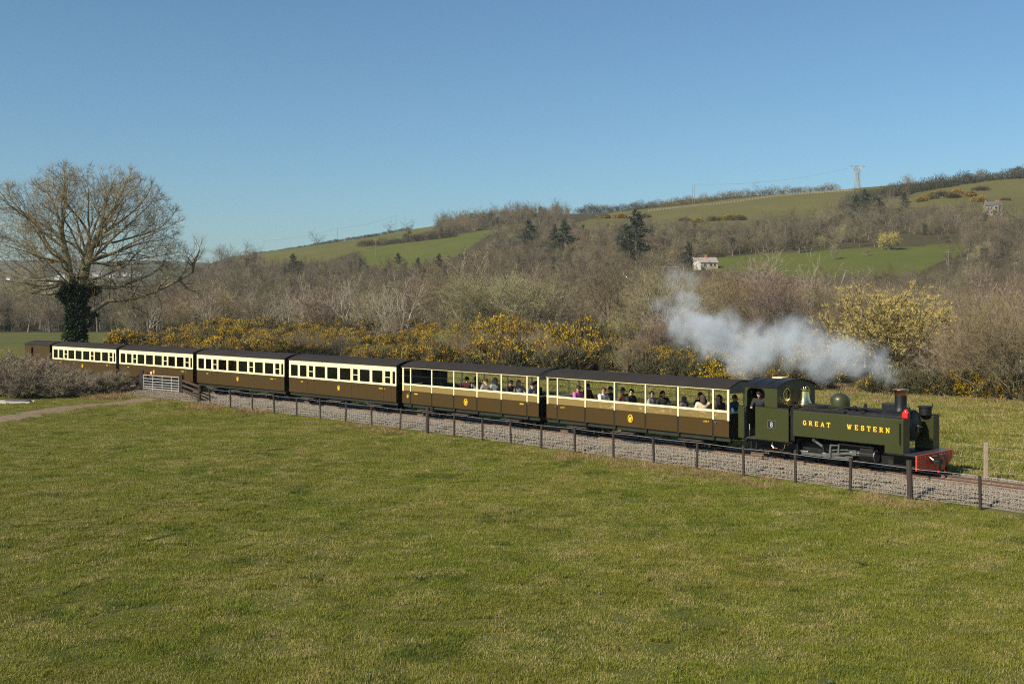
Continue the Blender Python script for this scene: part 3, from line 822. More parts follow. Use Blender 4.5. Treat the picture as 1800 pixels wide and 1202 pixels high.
def bare_tree_meshes(seed, H, W, trunk, bark, twig, stems=1, maxlev=3, per=3, twl=.6, tww=.03, limb_ang=45, nch=(5, 4, 4), low=.25, trad=None):
    """two meshes: trunk with its limbs, and the crown of branches and twigs"""
    env = ellipsoid_env(0, 0, H * (.5 + low * .5), W / 2, W / 2, H * (.5 - low * .5) + .3, 2.2)
    g = Grow(seed, env, seg=(.7, .7, .6, .5), maxlev=maxlev, nch=(max(3, nch[0]),) + tuple(nch[1:]) + (3,), ang=(limb_ang, 42, 42, 42), ratio=(.75, .6, .55, .5), rmin=.014)
    r = g.r
    trad = trad or H * .025
    for k in range(stems):
        a = r.uniform(0, 6.28); le = .0 if stems == 1 else r.uniform(.15, .55)
        d = unit(np.array([math.cos(a) * le, math.sin(a) * le, 1.0]))
        p = np.array([math.cos(a) * .12 * (stems > 1), math.sin(a) * .12 * (stems > 1), -.15])
        L0 = trunk if stems == 1 else trunk * r.uniform(.8, 1.2)
        pts = p; n = max(2, int(L0 / .8)); rad = trad * (1 if stems == 1 else .62)
        for i in range(n):
            d = unit(d + r.normal(0, .05, 3)); q = pts + d * L0 / n; r2 = rad * (1 - .25 * (i + 1) / n)
            g.segs[0].append((pts, q, rad * (1.25 if i == 0 else 1) if i == 0 else rad, r2)); rad = r2; pts = q
        nl = nch[0] if stems == 1 else max(2, nch[0] // 2)
        for j in range(nl):
            t = (j + r.uniform(.2, .8)) / nl; aa = 6.283 * (j * .382 + r.uniform(-.08, .08)); ti = math.radians(limb_ang * (1.25 - .75 * t) + r.normal(0, 6))
            dd = unit(np.array([math.cos(aa) * math.sin(ti), math.sin(aa) * math.sin(ti), math.cos(ti)]) + (d - np.array([0, 0, 1])) * .6)
            pp = p + (pts - p) * (.55 + .45 * t)
            g.branch(pp, dd, (H - trunk) * .62 * r.uniform(.85, 1.15), rad * .62, 1)
        g.branch(pts, d, (H - trunk) * .72, rad * .8, 1)
    tr = frustums(g.segs[0] + g.segs[1], BARK[bark], 'trunk', kf)
    cr = g.segs[2] + (g.segs[3] if maxlev > 2 else [])
    a = frustums(cr, BARK[bark], 'crown', lambda r_: 3)
    p, d = g.twigs(per); n = len(p)
    b = slivers('twigs', p, d, r.uniform(.5, 1.2, n) * twl, tww * r.uniform(.7, 1.3, n), TWIG[twig], r)
    # one crown mesh with two materials
    me = join_meshes('crown', [a, b])
    return tr, me

def join_meshes(name, ms):
    vs, faces3, faces4, m3, m4, base, mats = [], [], [], [], [], 0, []
    me = bpy.data.meshes.new(name)
    lv, ls, lt, mi, sm = [], [], [], [], []; off = 0
    for k, m in enumerate(ms):
        n = len(m.vertices); c = np.empty(n * 3, np.float32); m.vertices.foreach_get('co', c); vs.append(c)
        nl = len(m.loops); li = np.empty(nl, np.int32); m.loops.foreach_get('vertex_index', li); lv.append(li + base)
        npol = len(m.polygons); a = np.empty(npol, np.int32); m.polygons.foreach_get('loop_start', a); ls.append(a + off)
        b = np.empty(npol, np.int32); m.polygons.foreach_get('loop_total', b); lt.append(b); mi.append(np.full(npol, k, np.int32))
        base += n; off += nl; me.materials.append(m.materials[0])
    me.vertices.add(base); me.vertices.foreach_set('co', np.concatenate(vs))
    me.loops.add(off); me.loops.foreach_set('vertex_index', np.concatenate(lv))
    me.polygons.add(sum(map(len, ls))); me.polygons.foreach_set('loop_start', np.concatenate(ls)); me.polygons.foreach_set('loop_total', np.concatenate(lt))
    me.polygons.foreach_set('material_index', np.concatenate(mi)); me.update(calc_edges=True)
    for m in ms: bpy.data.meshes.remove(m)
    return me

# kinds of bare tree: list of (trunk mesh, crown mesh, height)
KINDS = {}
def kind(name, variants, **kw):
    KINDS[name] = [(*bare_tree_meshes(s, **kw), kw['H']) for s in variants]
kind('scrub', (201, 202, 203), H=7.5, W=8.5, trunk=.7, bark='grey', twig='brown', stems=5, per=5, twl=.85, tww=.020, limb_ang=38, low=.1, nch=(4, 4, 4))
kind('grey_scrub', (211, 212), H=7.0, W=8.0, trunk=.7, bark='grey', twig='grey', stems=5, per=5, twl=.85, tww=.020, limb_ang=40, low=.1, nch=(4, 4, 4))
kind('olive_scrub', (221, 222), H=7.0, W=8.0, trunk=.6, bark='olive', twig='olive', stems=5, per=5, twl=.85, tww=.022, limb_ang=40, low=.1, nch=(4, 4, 4))
kind('ochre_scrub', (226,), H=7.0, W=8.0, trunk=.6, bark='olive', twig='ochre', stems=5, per=5, twl=.85, tww=.022, limb_ang=36, low=.1, nch=(4, 4, 4))
kind('oak', (231, 232, 233), H=11, W=9.5, trunk=2.6, bark='dark', twig='umber', per=4, twl=.95, tww=.024, limb_ang=48, low=.25, nch=(6, 4, 4))
kind('tall', (241, 242), H=13, W=7.5, trunk=4.2, bark='dark', twig='umber', per=4, twl=.95, tww=.024, limb_ang=36, low=.3, nch=(6, 4, 4))
kind('birch', (251, 252), H=12, W=6, trunk=4.5, bark='pale', twig='red', per=5, twl=.9, tww=.02, limb_ang=30, low=.3, nch=(6, 4, 4), trad=.19)
kind('pale', (255, 256, 257), H=10.5, W=10, trunk=2.2, bark='pale', twig='grey', stems=2, per=1, twl=.8, tww=.02, limb_ang=44, low=.15, nch=(7, 4, 3), trad=.26)
kind('spreading', (261,), H=12, W=19, trunk=1.1, bark='olive', twig='brown', stems=6, per=5, twl=.9, tww=.022, limb_ang=50, low=.08, nch=(5, 5, 5), trad=.34)
kind('catkin', (271, 272), H=6.5, W=7.4, trunk=.5, bark='olive', twig='catkin', stems=8, per=14, twl=.34, tww=.042, limb_ang=42, low=.05, nch=(5, 5, 4))

def ivy_tree(seed):
    tr, cr, H = KINDS['oak'][seed % 3]; r = np.random.default_rng(seed); n = 900
    t = r.random(n); a = r.uniform(0, 6.283, n); rad = .35 + .75 * r.random(n) * (.5 + t)
    p = np.stack([np.cos(a) * rad, np.sin(a) * rad, .2 + t * 6.2], 1); d = r.normal(0, 1, (n, 3)); d /= np.linalg.norm(d, axis=1)[:, None]
    iv = slivers('ivy', p, d, r.uniform(.25, .5, n), r.uniform(.15, .35, n), LEAF['pine'], r)
    return tr, cr, iv, H
def plant(kind_, var, pos, rz, h, wide, label, group, name='bare_tree', cat='tree'):
    tr, cr, H = KINDS[kind_][var % len(KINDS[kind_])]; k = h / H
    t = empty(name, pos, rz, label, cat, group); t.scale = (k * wide, k * wide, k)
    link('trunk', tr, t); link('crown', cr, t)
    return t

# --- the big ivy-clad tree behind the last coach
def lone_tree():
    Y = 101.0; pos = at(131, Y, -.1); k = Y / F_PX      # metres per pixel there
    t = empty('lone_tree', pos, 0, 'large bare spreading tree with ivy covered trunk behind the last coaches', 'tree')
    base_v = 646.0
    def P(u, v, y=0.0): return np.array([(u - 131) * k, y, (base_v - v) * k])
    env_c = P(150, 455)
    env = lambda p: float((abs(p[0] - env_c[0]) / (162 * k)) ** 2.3 + (abs(p[1]) / (150 * k)) ** 2.3 + (abs(p[2] - env_c[2]) / ((154 if p[2] > env_c[2] else 75) * k)) ** 2.3)
    g = Grow(77, env, seg=(.8, .7, .55, .42, .33), wob=(.06, .13, .18, .22, .26), trop=(0, .035, .05, .06, .06), ang=(40, 44, 46, 46, 46), ratio=(.7, .62, .58, .55, .5), nch=(4, 6, 4, 4, 3), maxlev=4, rmin=.010, start=.15, rr=.52)
    r = g.r
    def path(pts, r0, r1, lev=0):
        n = len(pts); rad = np.linspace(r0, r1, n)
        for a, b, ra, rb in zip(pts[:-1], pts[1:], rad[:-1], rad[1:]): g.segs[lev].append((np.array(a), np.array(b), ra, rb))
    fork = [P(131, 650), P(131, 600), P(133, 560), P(135, 525), P(136, 500)]
    path(fork, .62, .46)
    left = [P(134, 520), P(124, 490), P(117, 455, .3), P(110, 430, .5), P(104, 405, .6)]; path(left, .42, .24)
    right = [P(138, 520), P(148, 490, -.3), P(157, 455, -.4), P(163, 430, -.3), P(172, 405, 0)]; path(right, .44, .24)
    mid = [P(136, 515), P(137, 480, .8), P(140, 445, 1.3), P(146, 415, 1.6)]; path(mid, .38, .24)
    def limb(p, target, L, rad): g.branch(np.array(p), unit(np.array(target) - np.array(p)), L, rad, 1)
    m = 1.0
    for p, tgt, L, rad in [
        (left[-1], P(85, 310, 1), 6.2, .24), (left[-1], P(118, 300, -1), 6.0, .22), (left[-2], P(45, 360, 1.5), 7.0, .22), (left[2], P(20, 400, -1), 7.0, .20), (left[2], P(5, 455, 1), 7.0, .18),
        (left[1], P(-5, 490, -2), 6.5, .19), (left[3], P(60, 330, 4), 6.5, .2), (left[3], P(70, 340, -4.5), 6.5, .2), (left[2], P(40, 420, 5), 6.5, .17), (left[2], P(40, 420, -6), 6.5, .17),
        (mid[-1], P(140, 295, 1), 6.4, .2), (mid[-1], P(150, 310, 4), 6.2, .19), (mid[-2], P(120, 330, 5), 6.2, .18), (mid[-1], P(165, 310, -3), 6.2, .18), (mid[-2], P(140, 380, -6), 6.5, .18),
        (right[-1], P(200, 305, 0), 6.2, .24), (right[-1], P(175, 295, 2), 6.0, .22), (right[-2], P(245, 345, 1), 7.0, .22), (right[-2], P(235, 350, -4), 6.5, .2), (right[2], P(285, 400, -1), 7.5, .2),
        (right[2], P(300, 440, 1), 7.5, .19), (right[1], P(305, 480, 2), 7.4, .17), (right[2], P(240, 400, 5), 7.0, .18), (right[2], P(250, 420, -6), 7.0, .18), (right[3], P(200, 330, 4), 6.5, .2)]:
        limb(p, tgt, L * (.92 if tgt[2] > (base_v - 345) * k else 1.15), rad * .72)
    for p, tgt, L, rad in [(left[1], P(-8, 500, 1), 6.0, .13), (left[1], P(20, 520, -3), 5.2, .12), (left[2], P(-5, 430, 3), 6.4, .13), (left[1], P(30, 480, 5), 5.2, .12), (left[3], P(15, 370, 0), 6.2, .14), (left[2], P(60, 455, -5), 5.0, .11),
                           (right[1], P(300, 500, -2), 6.2, .13), (right[1], P(255, 520, 2), 4.8, .11), (right[2], P(310, 460, -3), 6.6, .14), (right[3], P(290, 380, 2), 6.4, .14), (right[2], P(230, 470, 5), 5.0, .11), (right[-1], P(260, 330, -2), 5.6, .14),
                           (mid[1], P(100, 440, -5), 5.0, .12), (mid[1], P(180, 440, -5), 5.0, .12), (mid[0], P(90, 470, -4), 5.0, .11), (mid[1], P(190, 470, -5), 5.0, .11), (mid[2], P(130, 350, -5), 5.5, .13), (mid[2], P(165, 350, -5), 5.5, .13)]:
        limb(p, tgt, L * 1.2, rad * .9)
    # the long low bough on the right, below the main dome, and a broken stub on the left
    g.env = lambda p: 0.0
    bough = [P(140, 562), P(165, 540, -.4), P(195, 522, -.6), P(232, 520, -.5), P(275, 506, 0), P(312, 486, .4), P(336, 472, .5)]
    path(bough, .25, .07)
    for i, (tu, tv, L) in ((2, (215, 470, 2.6)), (3, (250, 560, 2.4)), (3, (255, 475, 2.4)), (4, (300, 565, 2.6)), (4, (300, 455, 2.8)), (5, (335, 440, 2.8)), (5, (345, 520, 2.2)), (6, (352, 440, 2.2)), (6, (345, 455, 2.4)), (1, (175, 490, 2.2)), (6, (330, 430, 2.4))):
        g.branch(bough[i], unit(P(tu, tv, r.normal(0, .8)) - bough[i]), L * 1.0, .11, 2)
    b2 = [P(146, 510), P(170, 498, .4), P(200, 500, .6), P(228, 490, .4), P(262, 478, 0)]; path(b2, .2, .07)
    for i, tu, tv in ((2, 215, 450), (3, 260, 440), (4, 300, 470), (4, 290, 455), (3, 240, 530)):
        g.branch(b2[i], unit(P(tu, tv, r.normal(0, .6)) - b2[i]), 2.6, .08, 2)
    path([P(128, 522), P(105, 506, -.3), P(90, 510, -.4), P(60, 508, -.4)], .22, .13)
    link('trunk', frustums(g.segs[0] + g.segs[1], BARK['olive'], 'trunk', kf), t)
    br = frustums(g.segs[2] + g.segs[3] + g.segs[4], BARK['olive'], 'branches', lambda q: 5 if q > .06 else 3)
    p, d = g.twigs(2, .6, .15); n = len(p)
    tw = slivers('twigs', p, d, r.uniform(.35, .8, n), .016 * r.uniform(.7, 1.2, n), TWIG['olive'], r)
    link('crown', join_meshes('crown', [br, tw]), t)
    # ivy: leaves clothing trunk and the lower forks
    lp, ld = [], []
    for a, b, ra, rb in g.segs[0]:
        zc = (a[2] + b[2]) / 2
        if zc > (base_v - 478) * k or ra < .2 or abs(a[0]) > 1.7 or a[0] < -1.2: continue
        dens = int(900 * np.linalg.norm(b - a) * (1 if zc < (base_v - 500) * k else .55))
        tt = r.random(dens); ax = unit(b - a); th = r.uniform(0, 6.283, dens)
        e1 = unit(np.cross(ax, [0, 1, .1])); e2 = np.cross(ax, e1)
        o = np.cos(th)[:, None] * e1 + np.sin(th)[:, None] * e2
        rr = (ra + .0 + .34 * np.abs(r.normal(0, .6, dens)) * (.5 + vnoise(th * 3, tt * 4 + zc, 1.0, 3)))
        lp.append(a + (b - a) * tt[:, None] + o * rr[:, None]); ld.append(o + r.normal(0, .6, (dens, 3)) + np.array([0, 0, -.5]))
    lp = np.concatenate(lp); ld = np.concatenate(ld); ld /= np.linalg.norm(ld, axis=1)[:, None]
    link('ivy', slivers('ivy', lp, ld, r.uniform(.14, .30, len(lp)), r.uniform(.14, .26, len(lp)), LEAF['ivy'], r), t)
lone_tree()

# --- gorse
def gorse_meshes(seed, rad, h, bloom):
    r = np.random.default_rng(seed); lobes = [(np.array([r.normal(0, rad * .45), r.normal(0, rad * .45), 0]), r.uniform(.5, .8) * rad, r.uniform(.65, 1.0) * h) for _ in range(7)]
    P, D, fp, fd = [], [], [], []
    for c, a, hh in lobes:
        n = 620; v = r.normal(0, 1, (n, 3)); v[:, 2] = np.abs(v[:, 2]) * 1.0; v /= np.linalg.norm(v, axis=1)[:, None]
        sh = r.uniform(.70, 1.05, n) * (1 + .22 * (vnoise(v[:, 0] * 3 + 9, v[:, 1] * 3 + v[:, 2] * 3 + 9, .7, seed) - .5))
        q = c + v * np.array([a, a, hh]) * sh[:, None]; P.append(q); D.append(v + r.normal(0, .45, (n, 3)) + [0, 0, .5])
        m = (vnoise(q[:, 0] + 20, q[:, 1] + q[:, 2] * 1.3 + 20, .42, seed + 1) > 1 - bloom) & (sh > .80)
        qq = np.repeat(q[m], 4, 0); fp.append(qq + r.normal(0, .07, qq.shape)); fd.append(np.repeat(v[m], 4, 0) + r.normal(0, .6, qq.shape) + [0, 0, .5])
    P = np.concatenate(P); D = np.concatenate(D); D /= np.linalg.norm(D, axis=1)[:, None]
    fp = np.concatenate(fp); fd = np.concatenate(fd); fd /= np.linalg.norm(fd, axis=1)[:, None]
    k = r.random(len(P)) < .82
    fol = join_meshes('foliage', [slivers('spines', P[k], D[k], r.uniform(.14, .34, k.sum()), r.uniform(.04, .10, k.sum()), LEAF['gorse'], r),
                                  slivers('stems', P[~k], D[~k], r.uniform(.3, .7, (~k).sum()), r.uniform(.02, .05, (~k).sum()), LEAF['gorse_dead'], r)])
    return fol, slivers('blossom', fp, fd, r.uniform(.07, .15, len(fp)), r.uniform(.05, .10, len(fp)), LEAF['bloom'], r)
GORSE = [gorse_meshes(300 + i, 1.5, h, b) for i, (h, b) in enumerate(((1.9, .54), (1.6, .46), (2.1, .38), (1.7, .60), (1.5, .22), (2.2, .40)))]
GORSE_BROWN = [gorse_meshes(330, 1.5, 1.7, .10), gorse_meshes(331, 1.6, 1.9, .03)]

BEHIND_U = [205, 342, 503, 702, 950, 1120, 1290, 1450, 1600]
BEHIND = ['behind the last coach', 'behind the coach at the gate', 'behind the middle closed coach', 'behind the leading closed coach', 'behind the second open coach', 'behind the first open coach', 'under the thick end of the smoke', 'under the smoke by the cab', 'under the thin end of the smoke', 'beyond the engine front']
def gorse_band():
    r = np.random.default_rng(21); cand = []
    for s in np.arange(-125, 26, 1.55):
        for w in np.arange(-78, -25.5, 1.75):
            cand.append((s + r.uniform(-.8, .8), w + r.uniform(-.8, .8)))
    c = np.array(cand); x, y = line_np(c[:, 0], c[:, 1]); z = ground_z(x, y); u, v = img(x, y, z)
    front = -29 - 3.5 * vnoise(x, y, 9, 51)
    gap = ((u > 1450) & (u < 1545) & (c[:, 1] > -38)) | ((u < 215) & (y < 205))
    keep = (u > -40) & (u < 1850) & (c[:, 1] < front) & ~gap & (vnoise(x, y, 6, 52) > .34)
    keep &= (c[:, 1] > -36) | ((u < 1440) & (c[:, 1] > -58 - 18 * (vnoise(x, y, 20, 57) > .45))) 
    keep &= ~((u > 1640) & (r.random(len(u)) < .55))
    idx = np.nonzero(keep)[0]
    order = idx[np.argsort(y[idx])]
    # the nearest three hundred are bushes of their own, the rest one thicket
    far_pts, far_s = [], []
    for n_, i in enumerate(order):
        sc = r.uniform(.6, 1.15) * (.7 + .8 * float(vnoise(x[i], y[i], 7, 58)))
        brown = r.random() < ((.12 if 780 < u[i] < 1450 else .30) if c[i, 1] > -45 else .42) or vnoise(x[i], y[i], 9, 55) > .66
        if n_ < 290:
            fol, fl = (GORSE_BROWN if brown else GORSE)[r.integers(0, 2) if brown else (r.choice([2, 4, 4, 5, 1]) if u[i] < 720 else r.integers(0, 6))]
            place = BEHIND[int(np.searchsorted(BEHIND_U, u[i]))]; size = 'small' if sc < .72 else 'tall' if sc > 1.1 else 'middling'; row = 'front row' if c[i, 1] > -36 else 'second row' if c[i, 1] > -44 else 'back rows'
            lab = f"{size} {'browned' if brown else 'yellow flowering'} gorse bush {place}, {row}"
            t = empty('gorse_bush', (x[i], y[i], z[i] - .05), r.uniform(0, 6.28), lab, 'bush', 'gorse bushes beyond the railway')
            t.scale = (sc, sc, sc * r.uniform(.85, 1.15))
            link('foliage', fol, t); link('blossom', fl, t)
        else:
            far_pts.append((x[i], y[i], z[i] - .05)); far_s.append((sc, sc, sc))
    if far_pts:
        k = len(far_pts); pro = []
        for fol, fl in GORSE[:4] + GORSE_BROWN: pro.append(join_copy('gorse_clump', [fol, fl]))
        tag(scatter('gorse_thicket', np.array(far_pts), rot_z(k, 22), np.array(far_s), pro, 23), 'thicket of half flowering gorse merging into the wood behind', 'gorse', kind='stuff')

def join_copy(name, ms): 
    """joins copies of meshes, keeping every material"""
    bm = bmesh.new(); mats = []
    for m in ms:
        b = len(mats); mats += list(m.materials); n0 = len(bm.faces); bm.from_mesh(m); bm.faces.ensure_lookup_table()
        if b:
            for f_ in bm.faces[n0:]: f_.material_index += b
    me = bpy.data.meshes.new(name); bm.to_mesh(me); bm.free()
    for m in mats: me.materials.append(m)
    return me
gorse_band()

# --- conifers and clipped hedges
def conifer_meshes(seed, H, W):
    r = np.random.default_rng(seed); segs = [(np.array([0, 0, -.2]), np.array([0, 0, H * .95]), H * .022, .03)]; P, D = [], []
    for zz in np.arange(H * .12, H * .98, .55):
        L0 = W / 2 * (1 - (zz / H) ** 2.4) * 1.0 + .25
        for k in range(7):
            a = r.uniform(0, 6.28); L = L0 * r.uniform(.35, 1.35) * (.75 + .5 * math.sin(zz * 1.7 + seed + a * 2)); d = unit(np.array([math.cos(a), math.sin(a), r.uniform(-.25, .2)]))
            p = np.array([0, 0, zz + r.uniform(-.2, .2)]); segs.append((p, p + d * L, .05, .015))
            n = int(16 * L) + 6; t = r.uniform(.25, 1.05, n)
            P.append(p + d * (L * t)[:, None] + r.normal(0, .16, (n, 3))); D.append(np.tile(d, (n, 1)) + r.normal(0, .6, (n, 3)) + [0, 0, -.15])
    P = np.concatenate(P); D = np.concatenate(D); D /= np.linalg.norm(D, axis=1)[:, None]
    return frustums(segs, BARK['grey'], 'trunk', kf), slivers('crown', P, D, r.uniform(.4, .9, len(P)), r.uniform(.12, .28, len(P)), LEAF['pine'], r)
CONIFER = [(*conifer_meshes(400 + i, h, w), h) for i, (h, w) in enumerate(((15, 7.5), (11, 7), (13, 9)))]
def shrub_meshes(seed, rad, h, mt):
    r = np.random.default_rng(seed); n = 1500; v = r.normal(0, 1, (n, 3)); v[:, 2] = np.abs(v[:, 2]); v /= np.linalg.norm(v, axis=1)[:, None]
    q = v * [rad, rad, h] * r.uniform(.6, 1.08, (n, 1)) + r.normal(0, .12, (n, 3)); d = v + r.normal(0, .6, (n, 3)) + [0, 0, .4]; d /= np.linalg.norm(d, axis=1)[:, None]
    return slivers('foliage', q, d, r.uniform(.2, .6, n), r.uniform(.05, .13, n), mt, r)
SHRUB = [shrub_meshes(420, 2.2, 2.6, LEAF['hedge']), shrub_meshes(421, 2.6, 2.2, LEAF['hedge']), shrub_meshes(422, 2.4, 2.8, TWIG['brown'])]
# ------------------------------------------------------------------ woodland on the valley floor and up the hill
def zone_words(u):
    return ('behind the rear coaches' if u < 520 else 'behind the middle coaches' if u < 860 else 'behind the open coaches' if u < 1130 else 'above the drifting smoke' if u < 1480 else 'beyond the engine')
NAMES = {'scrub': ('brown bare many stemmed tree', 'bare_tree'), 'grey_scrub': ('grey twigged bare tree', 'bare_tree'), 'olive_scrub': ('olive twigged bare willow', 'willow_tree'), 'ochre_scrub': ('ochre twigged bare willow', 'willow_tree'),
         'oak': ('round headed bare oak', 'oak_tree'), 'tall': ('tall grey bare tree', 'bare_tree'), 'birch': ('slim pale stemmed birch', 'birch_tree'), 'pale': ('pale limbed open tree', 'bare_tree')}
def woodland():
    r = np.random.default_rng(31)
    # trees with a place of their own in the picture
    def special(kind_, var, u, Y, h, wide, label, name='bare_tree', rz=None):
        plant(kind_, var, at(u, Y, -.1), r.uniform(0, 6.28) if rz is None else rz, h, wide, label, None, name)
    special('spreading', 0, 1082, 158, 12.3, 1.02, 'wide spreading bare willow with many pale limbs, behind the open coaches', 'willow_tree', 1.0)
    special('spreading', 0, 775, 150, 9.6, .8, 'dense many branched bare tree at the gorse edge left of the red crowned birch', 'bare_tree', 3.4)
    special('birch', 0, 822, 178, 14.2, 1.5, 'tall birch with broad purplish red crown behind the middle coaches', 'birch_tree')
    special('birch', 1, 1737, 112, 10.2, .95, 'white stemmed birch standing clear near the picture\'s right edge', 'birch_tree')
    special('birch', 0, 1775, 118, 9.6, .9, 'thinner white birch right of the clear standing birch', 'birch_tree')
    special('pale', 1, 1325, 146, 13.4, 1.0, 'tall pale forked birch reaching up against the bright green field', 'birch_tree')
    special('pale', 0, 1440, 126, 10.8, .85, 'pale stemmed bare tree above the smoke near its right end')
    special('pale', 2, 1500, 128, 9.8, .95, 'leaning pale limbed tree just left of the yellow catkin willow')
    special('catkin', 0, 1560, 82, 7.2, 1.1, 'rounded pussy willow covered in yellow catkins right of the smoke', 'willow_tree')
    special('catkin', 1, 1610, 90, 6.0, 1.0, 'smaller olive yellow catkin willow behind the rounded one', 'willow_tree')
    special('pale', 1, 690, 130, 7.4, 1.0, 'small pale limbed bare tree standing in the gorse left of centre')
    special('pale', 0, 520, 158, 8.6, 1.1, 'pale limbed low tree above the gorse behind the middle closed coach')
    special('pale', 2, 610, 150, 7.8, 1.2, 'pale bare spreading tree above the gorse behind the leading closed coach')
    special('pale', 1, 955, 165, 9.0, 1.0, 'pale limbed tree left of the wide spreading willow')
    for j, (u, Y, h) in enumerate(((1665, 74, 4.6), (1700, 70, 4.2), (1742, 68, 5.4), (1790, 66, 5.8), (1825, 70, 6.2), (1680, 82, 5.2), (1640, 80, 4.0), (1770, 78, 6.4), (1720, 86, 6.6))):
        special('olive_scrub' if j % 2 else 'grey_scrub', j, u, Y, h, 1.0, ['low', 'tangled', 'tall', 'dense', 'edge', 'straggly', 'smallest', 'high', 'rearmost'][j] + ' olive brown thicket bush on the bank beyond the engine front', 'thicket_bush')
    # the front of the wood: trees one can tell apart
    cand = []
    for y in np.arange(96, 262, 5.6):
        for x in np.arange(-.56 * y - 6, .56 * y + 6, 5.8): cand.append((x + r.uniform(-2, 2), y + r.uniform(-2, 2)))
    c = np.array(cand); x, y = c.T; s, w = to_line(x, y); z = ground_z(x, y); u, v = img(x, y, z)
    keep = (w < -50 - 8 * vnoise(x, y, 14, 61)) | ((u > 1440) & (w < -40)) | ((u > 1640) & (w < -33))
    keep &= (u > -60) & (u < 1860) & ~((u < 225) & (y < 238)) & ~((np.abs(u - 1082) < 60) & (y < 166)) & ~((np.abs(u - 1562) < 80) & (y < 96)) & ~((np.abs(u - 131) < 25) & (y < 125))
    for k_, p in FIELDS.items(): keep &= ~inside(u, v, p)
    idx = np.nonzero(keep)[0]; idx = idx[np.argsort(y[idx])]
    ind, rest = idx[:225], idx[225:]
    for i in ind:
        q = r.random(); uu = u[i]
        if uu > 1440: kd = 'olive_scrub' if q < .38 else 'grey_scrub' if q < .62 else 'scrub' if q < .85 else 'birch'
        elif uu > 1050: kd = 'scrub' if q < .42 else 'grey_scrub' if q < .62 else 'ochre_scrub' if q < .72 else 'oak' if q < .9 else 'birch'
        else: kd = 'scrub' if q < .40 else 'grey_scrub' if q < .68 else 'olive_scrub' if q < .76 else 'oak' if q < .9 else 'birch'
        if r.random() < .12: kd = 'pale'
        h = r.uniform(4.6, 8.4) * (1.2 if kd in ('oak', 'birch', 'tall') else 1) * (.86 if uu > 1440 and y[i] < 110 else 1)
        lab, nm = NAMES[kd]; size = 'low' if h < 6 else 'high' if h > 7.6 else 'middling'; row = 'wood edge' if y[i] < 135 or w[i] > -62 else 'deep in wood'
        lab = f"{size} {lab} {BEHIND[int(np.searchsorted(BEHIND_U, uu))].replace('under', 'above')}, {row}"
        plant(kd, int(r.integers(0, 3)), (x[i], y[i], z[i] - .15), r.uniform(0, 6.28), h, r.uniform(.9, 1.25), lab, 'trees of the wood behind the gorse', nm)
    # saplings standing in the gorse
    k = 0
    for _ in range(400):
        ss, ww = r.uniform(-85, 8), r.uniform(-58, -31); X_, Y_ = line_np(ss, ww); uu = 900 + F_PX * X_ / Y_
        if not (230 < uu < 1440) or k >= 46: continue
        hh = r.uniform(1.8, 3.8); kd = ('grey_scrub', 'scrub', 'olive_scrub')[k % 3]
        lab = f"{'short' if hh < 2.5 else 'taller'} bare {('grey', 'brown', 'olive')[k % 3]} sapling standing in the gorse {BEHIND[int(np.searchsorted(BEHIND_U, uu))]}"
        plant(kd, k, (float(X_), float(Y_), gz(X_, Y_) - .1), r.uniform(0, 6.28), hh, .9, lab, 'saplings in the gorse', 'sapling', 'sapling'); k += 1
    # beyond them the wood reads as one mass
    hh = clip_height(u[rest], v[rest], y[rest], r.uniform(.6, 1.1, len(rest)) * 9) / 9; rest = rest[hh > .25]; hh = hh[hh > .25]
    P = [np.stack([x[rest], y[rest], z[rest] - .15], 1)]; S = [hh]
    cand = []
    yy = 262.0
    while yy < 830:
        st = 5.0 + (yy - 262) * .005
        for xx in np.arange(-.50 * yy, .50 * yy, st): cand.append((xx + r.uniform(-2.2, 2.2), yy + r.uniform(-2.2, 2.2)))
        yy += st * 1.05
    c = np.array(cand); x, y = c.T; z = ground_z(x, y); u, v = img(x, y, z)
    keep = (u > -60) & (u < 1860)
    for k_, p in FIELDS.items(): keep &= ~inside(u, v, p)
    keep &= ~((u < 330) & (y > 520))
    keep &= ~((np.abs(u - 1240) < 32) & (y > 352) & (y < 388)) & ~((np.abs(u - 1745) < 26) & (y > 509) & (y < 534))
    bald = (u > 1000) & (y > 600)
    keep &= ~bald
    keep &= (vnoise(x, y, 26, 63) > .2) & (r.random(len(x)) > .12)
    keep &= ~((u > 380) & (u < 640) & (y > 640))
    x, y, z, u, v = x[keep], y[keep], z[keep], u[keep], v[keep]
    sc = r.uniform(.55, 1.05, len(x)) * (.62 + .55 * vnoise(x, y, 40, 64))
    sc = clip_height(u, v, y, sc * 10.5) / 10.5; ok = sc > .22; x, y, z, sc = x[ok], y[ok], z[ok], sc[ok]
    P.append(np.stack([x, y, z - .2], 1)); S.append(sc)
    P = np.concatenate(P); S = np.concatenate(S)
    pro = [join_copy('wood_tree', [a, b]) for kd in ('oak', 'scrub', 'tall', 'grey_scrub', 'oak', 'olive_scrub') for a, b, h in KINDS[kd][:1]] + [join_copy('wood_tree', [KINDS[k_][1][0], KINDS[k_][1][1]]) for k_ in ('oak', 'tall', 'scrub')] 
    pro = pro * 3 + [join_copy('ivied_tree', list(ivy_tree(q)[:3])) for q in (0, 1)] + [SHRUB[0], SHRUB[1], SHRUB[0], SHRUB[1], SHRUB[0], SHRUB[1]]
    tag(scatter('hillside_wood', P, rot_z(len(P), 32), np.stack([S, S, S], 1), pro, 33), 'leafless brown woodland covering the valley side below the ridge', 'woodland', kind='stuff')
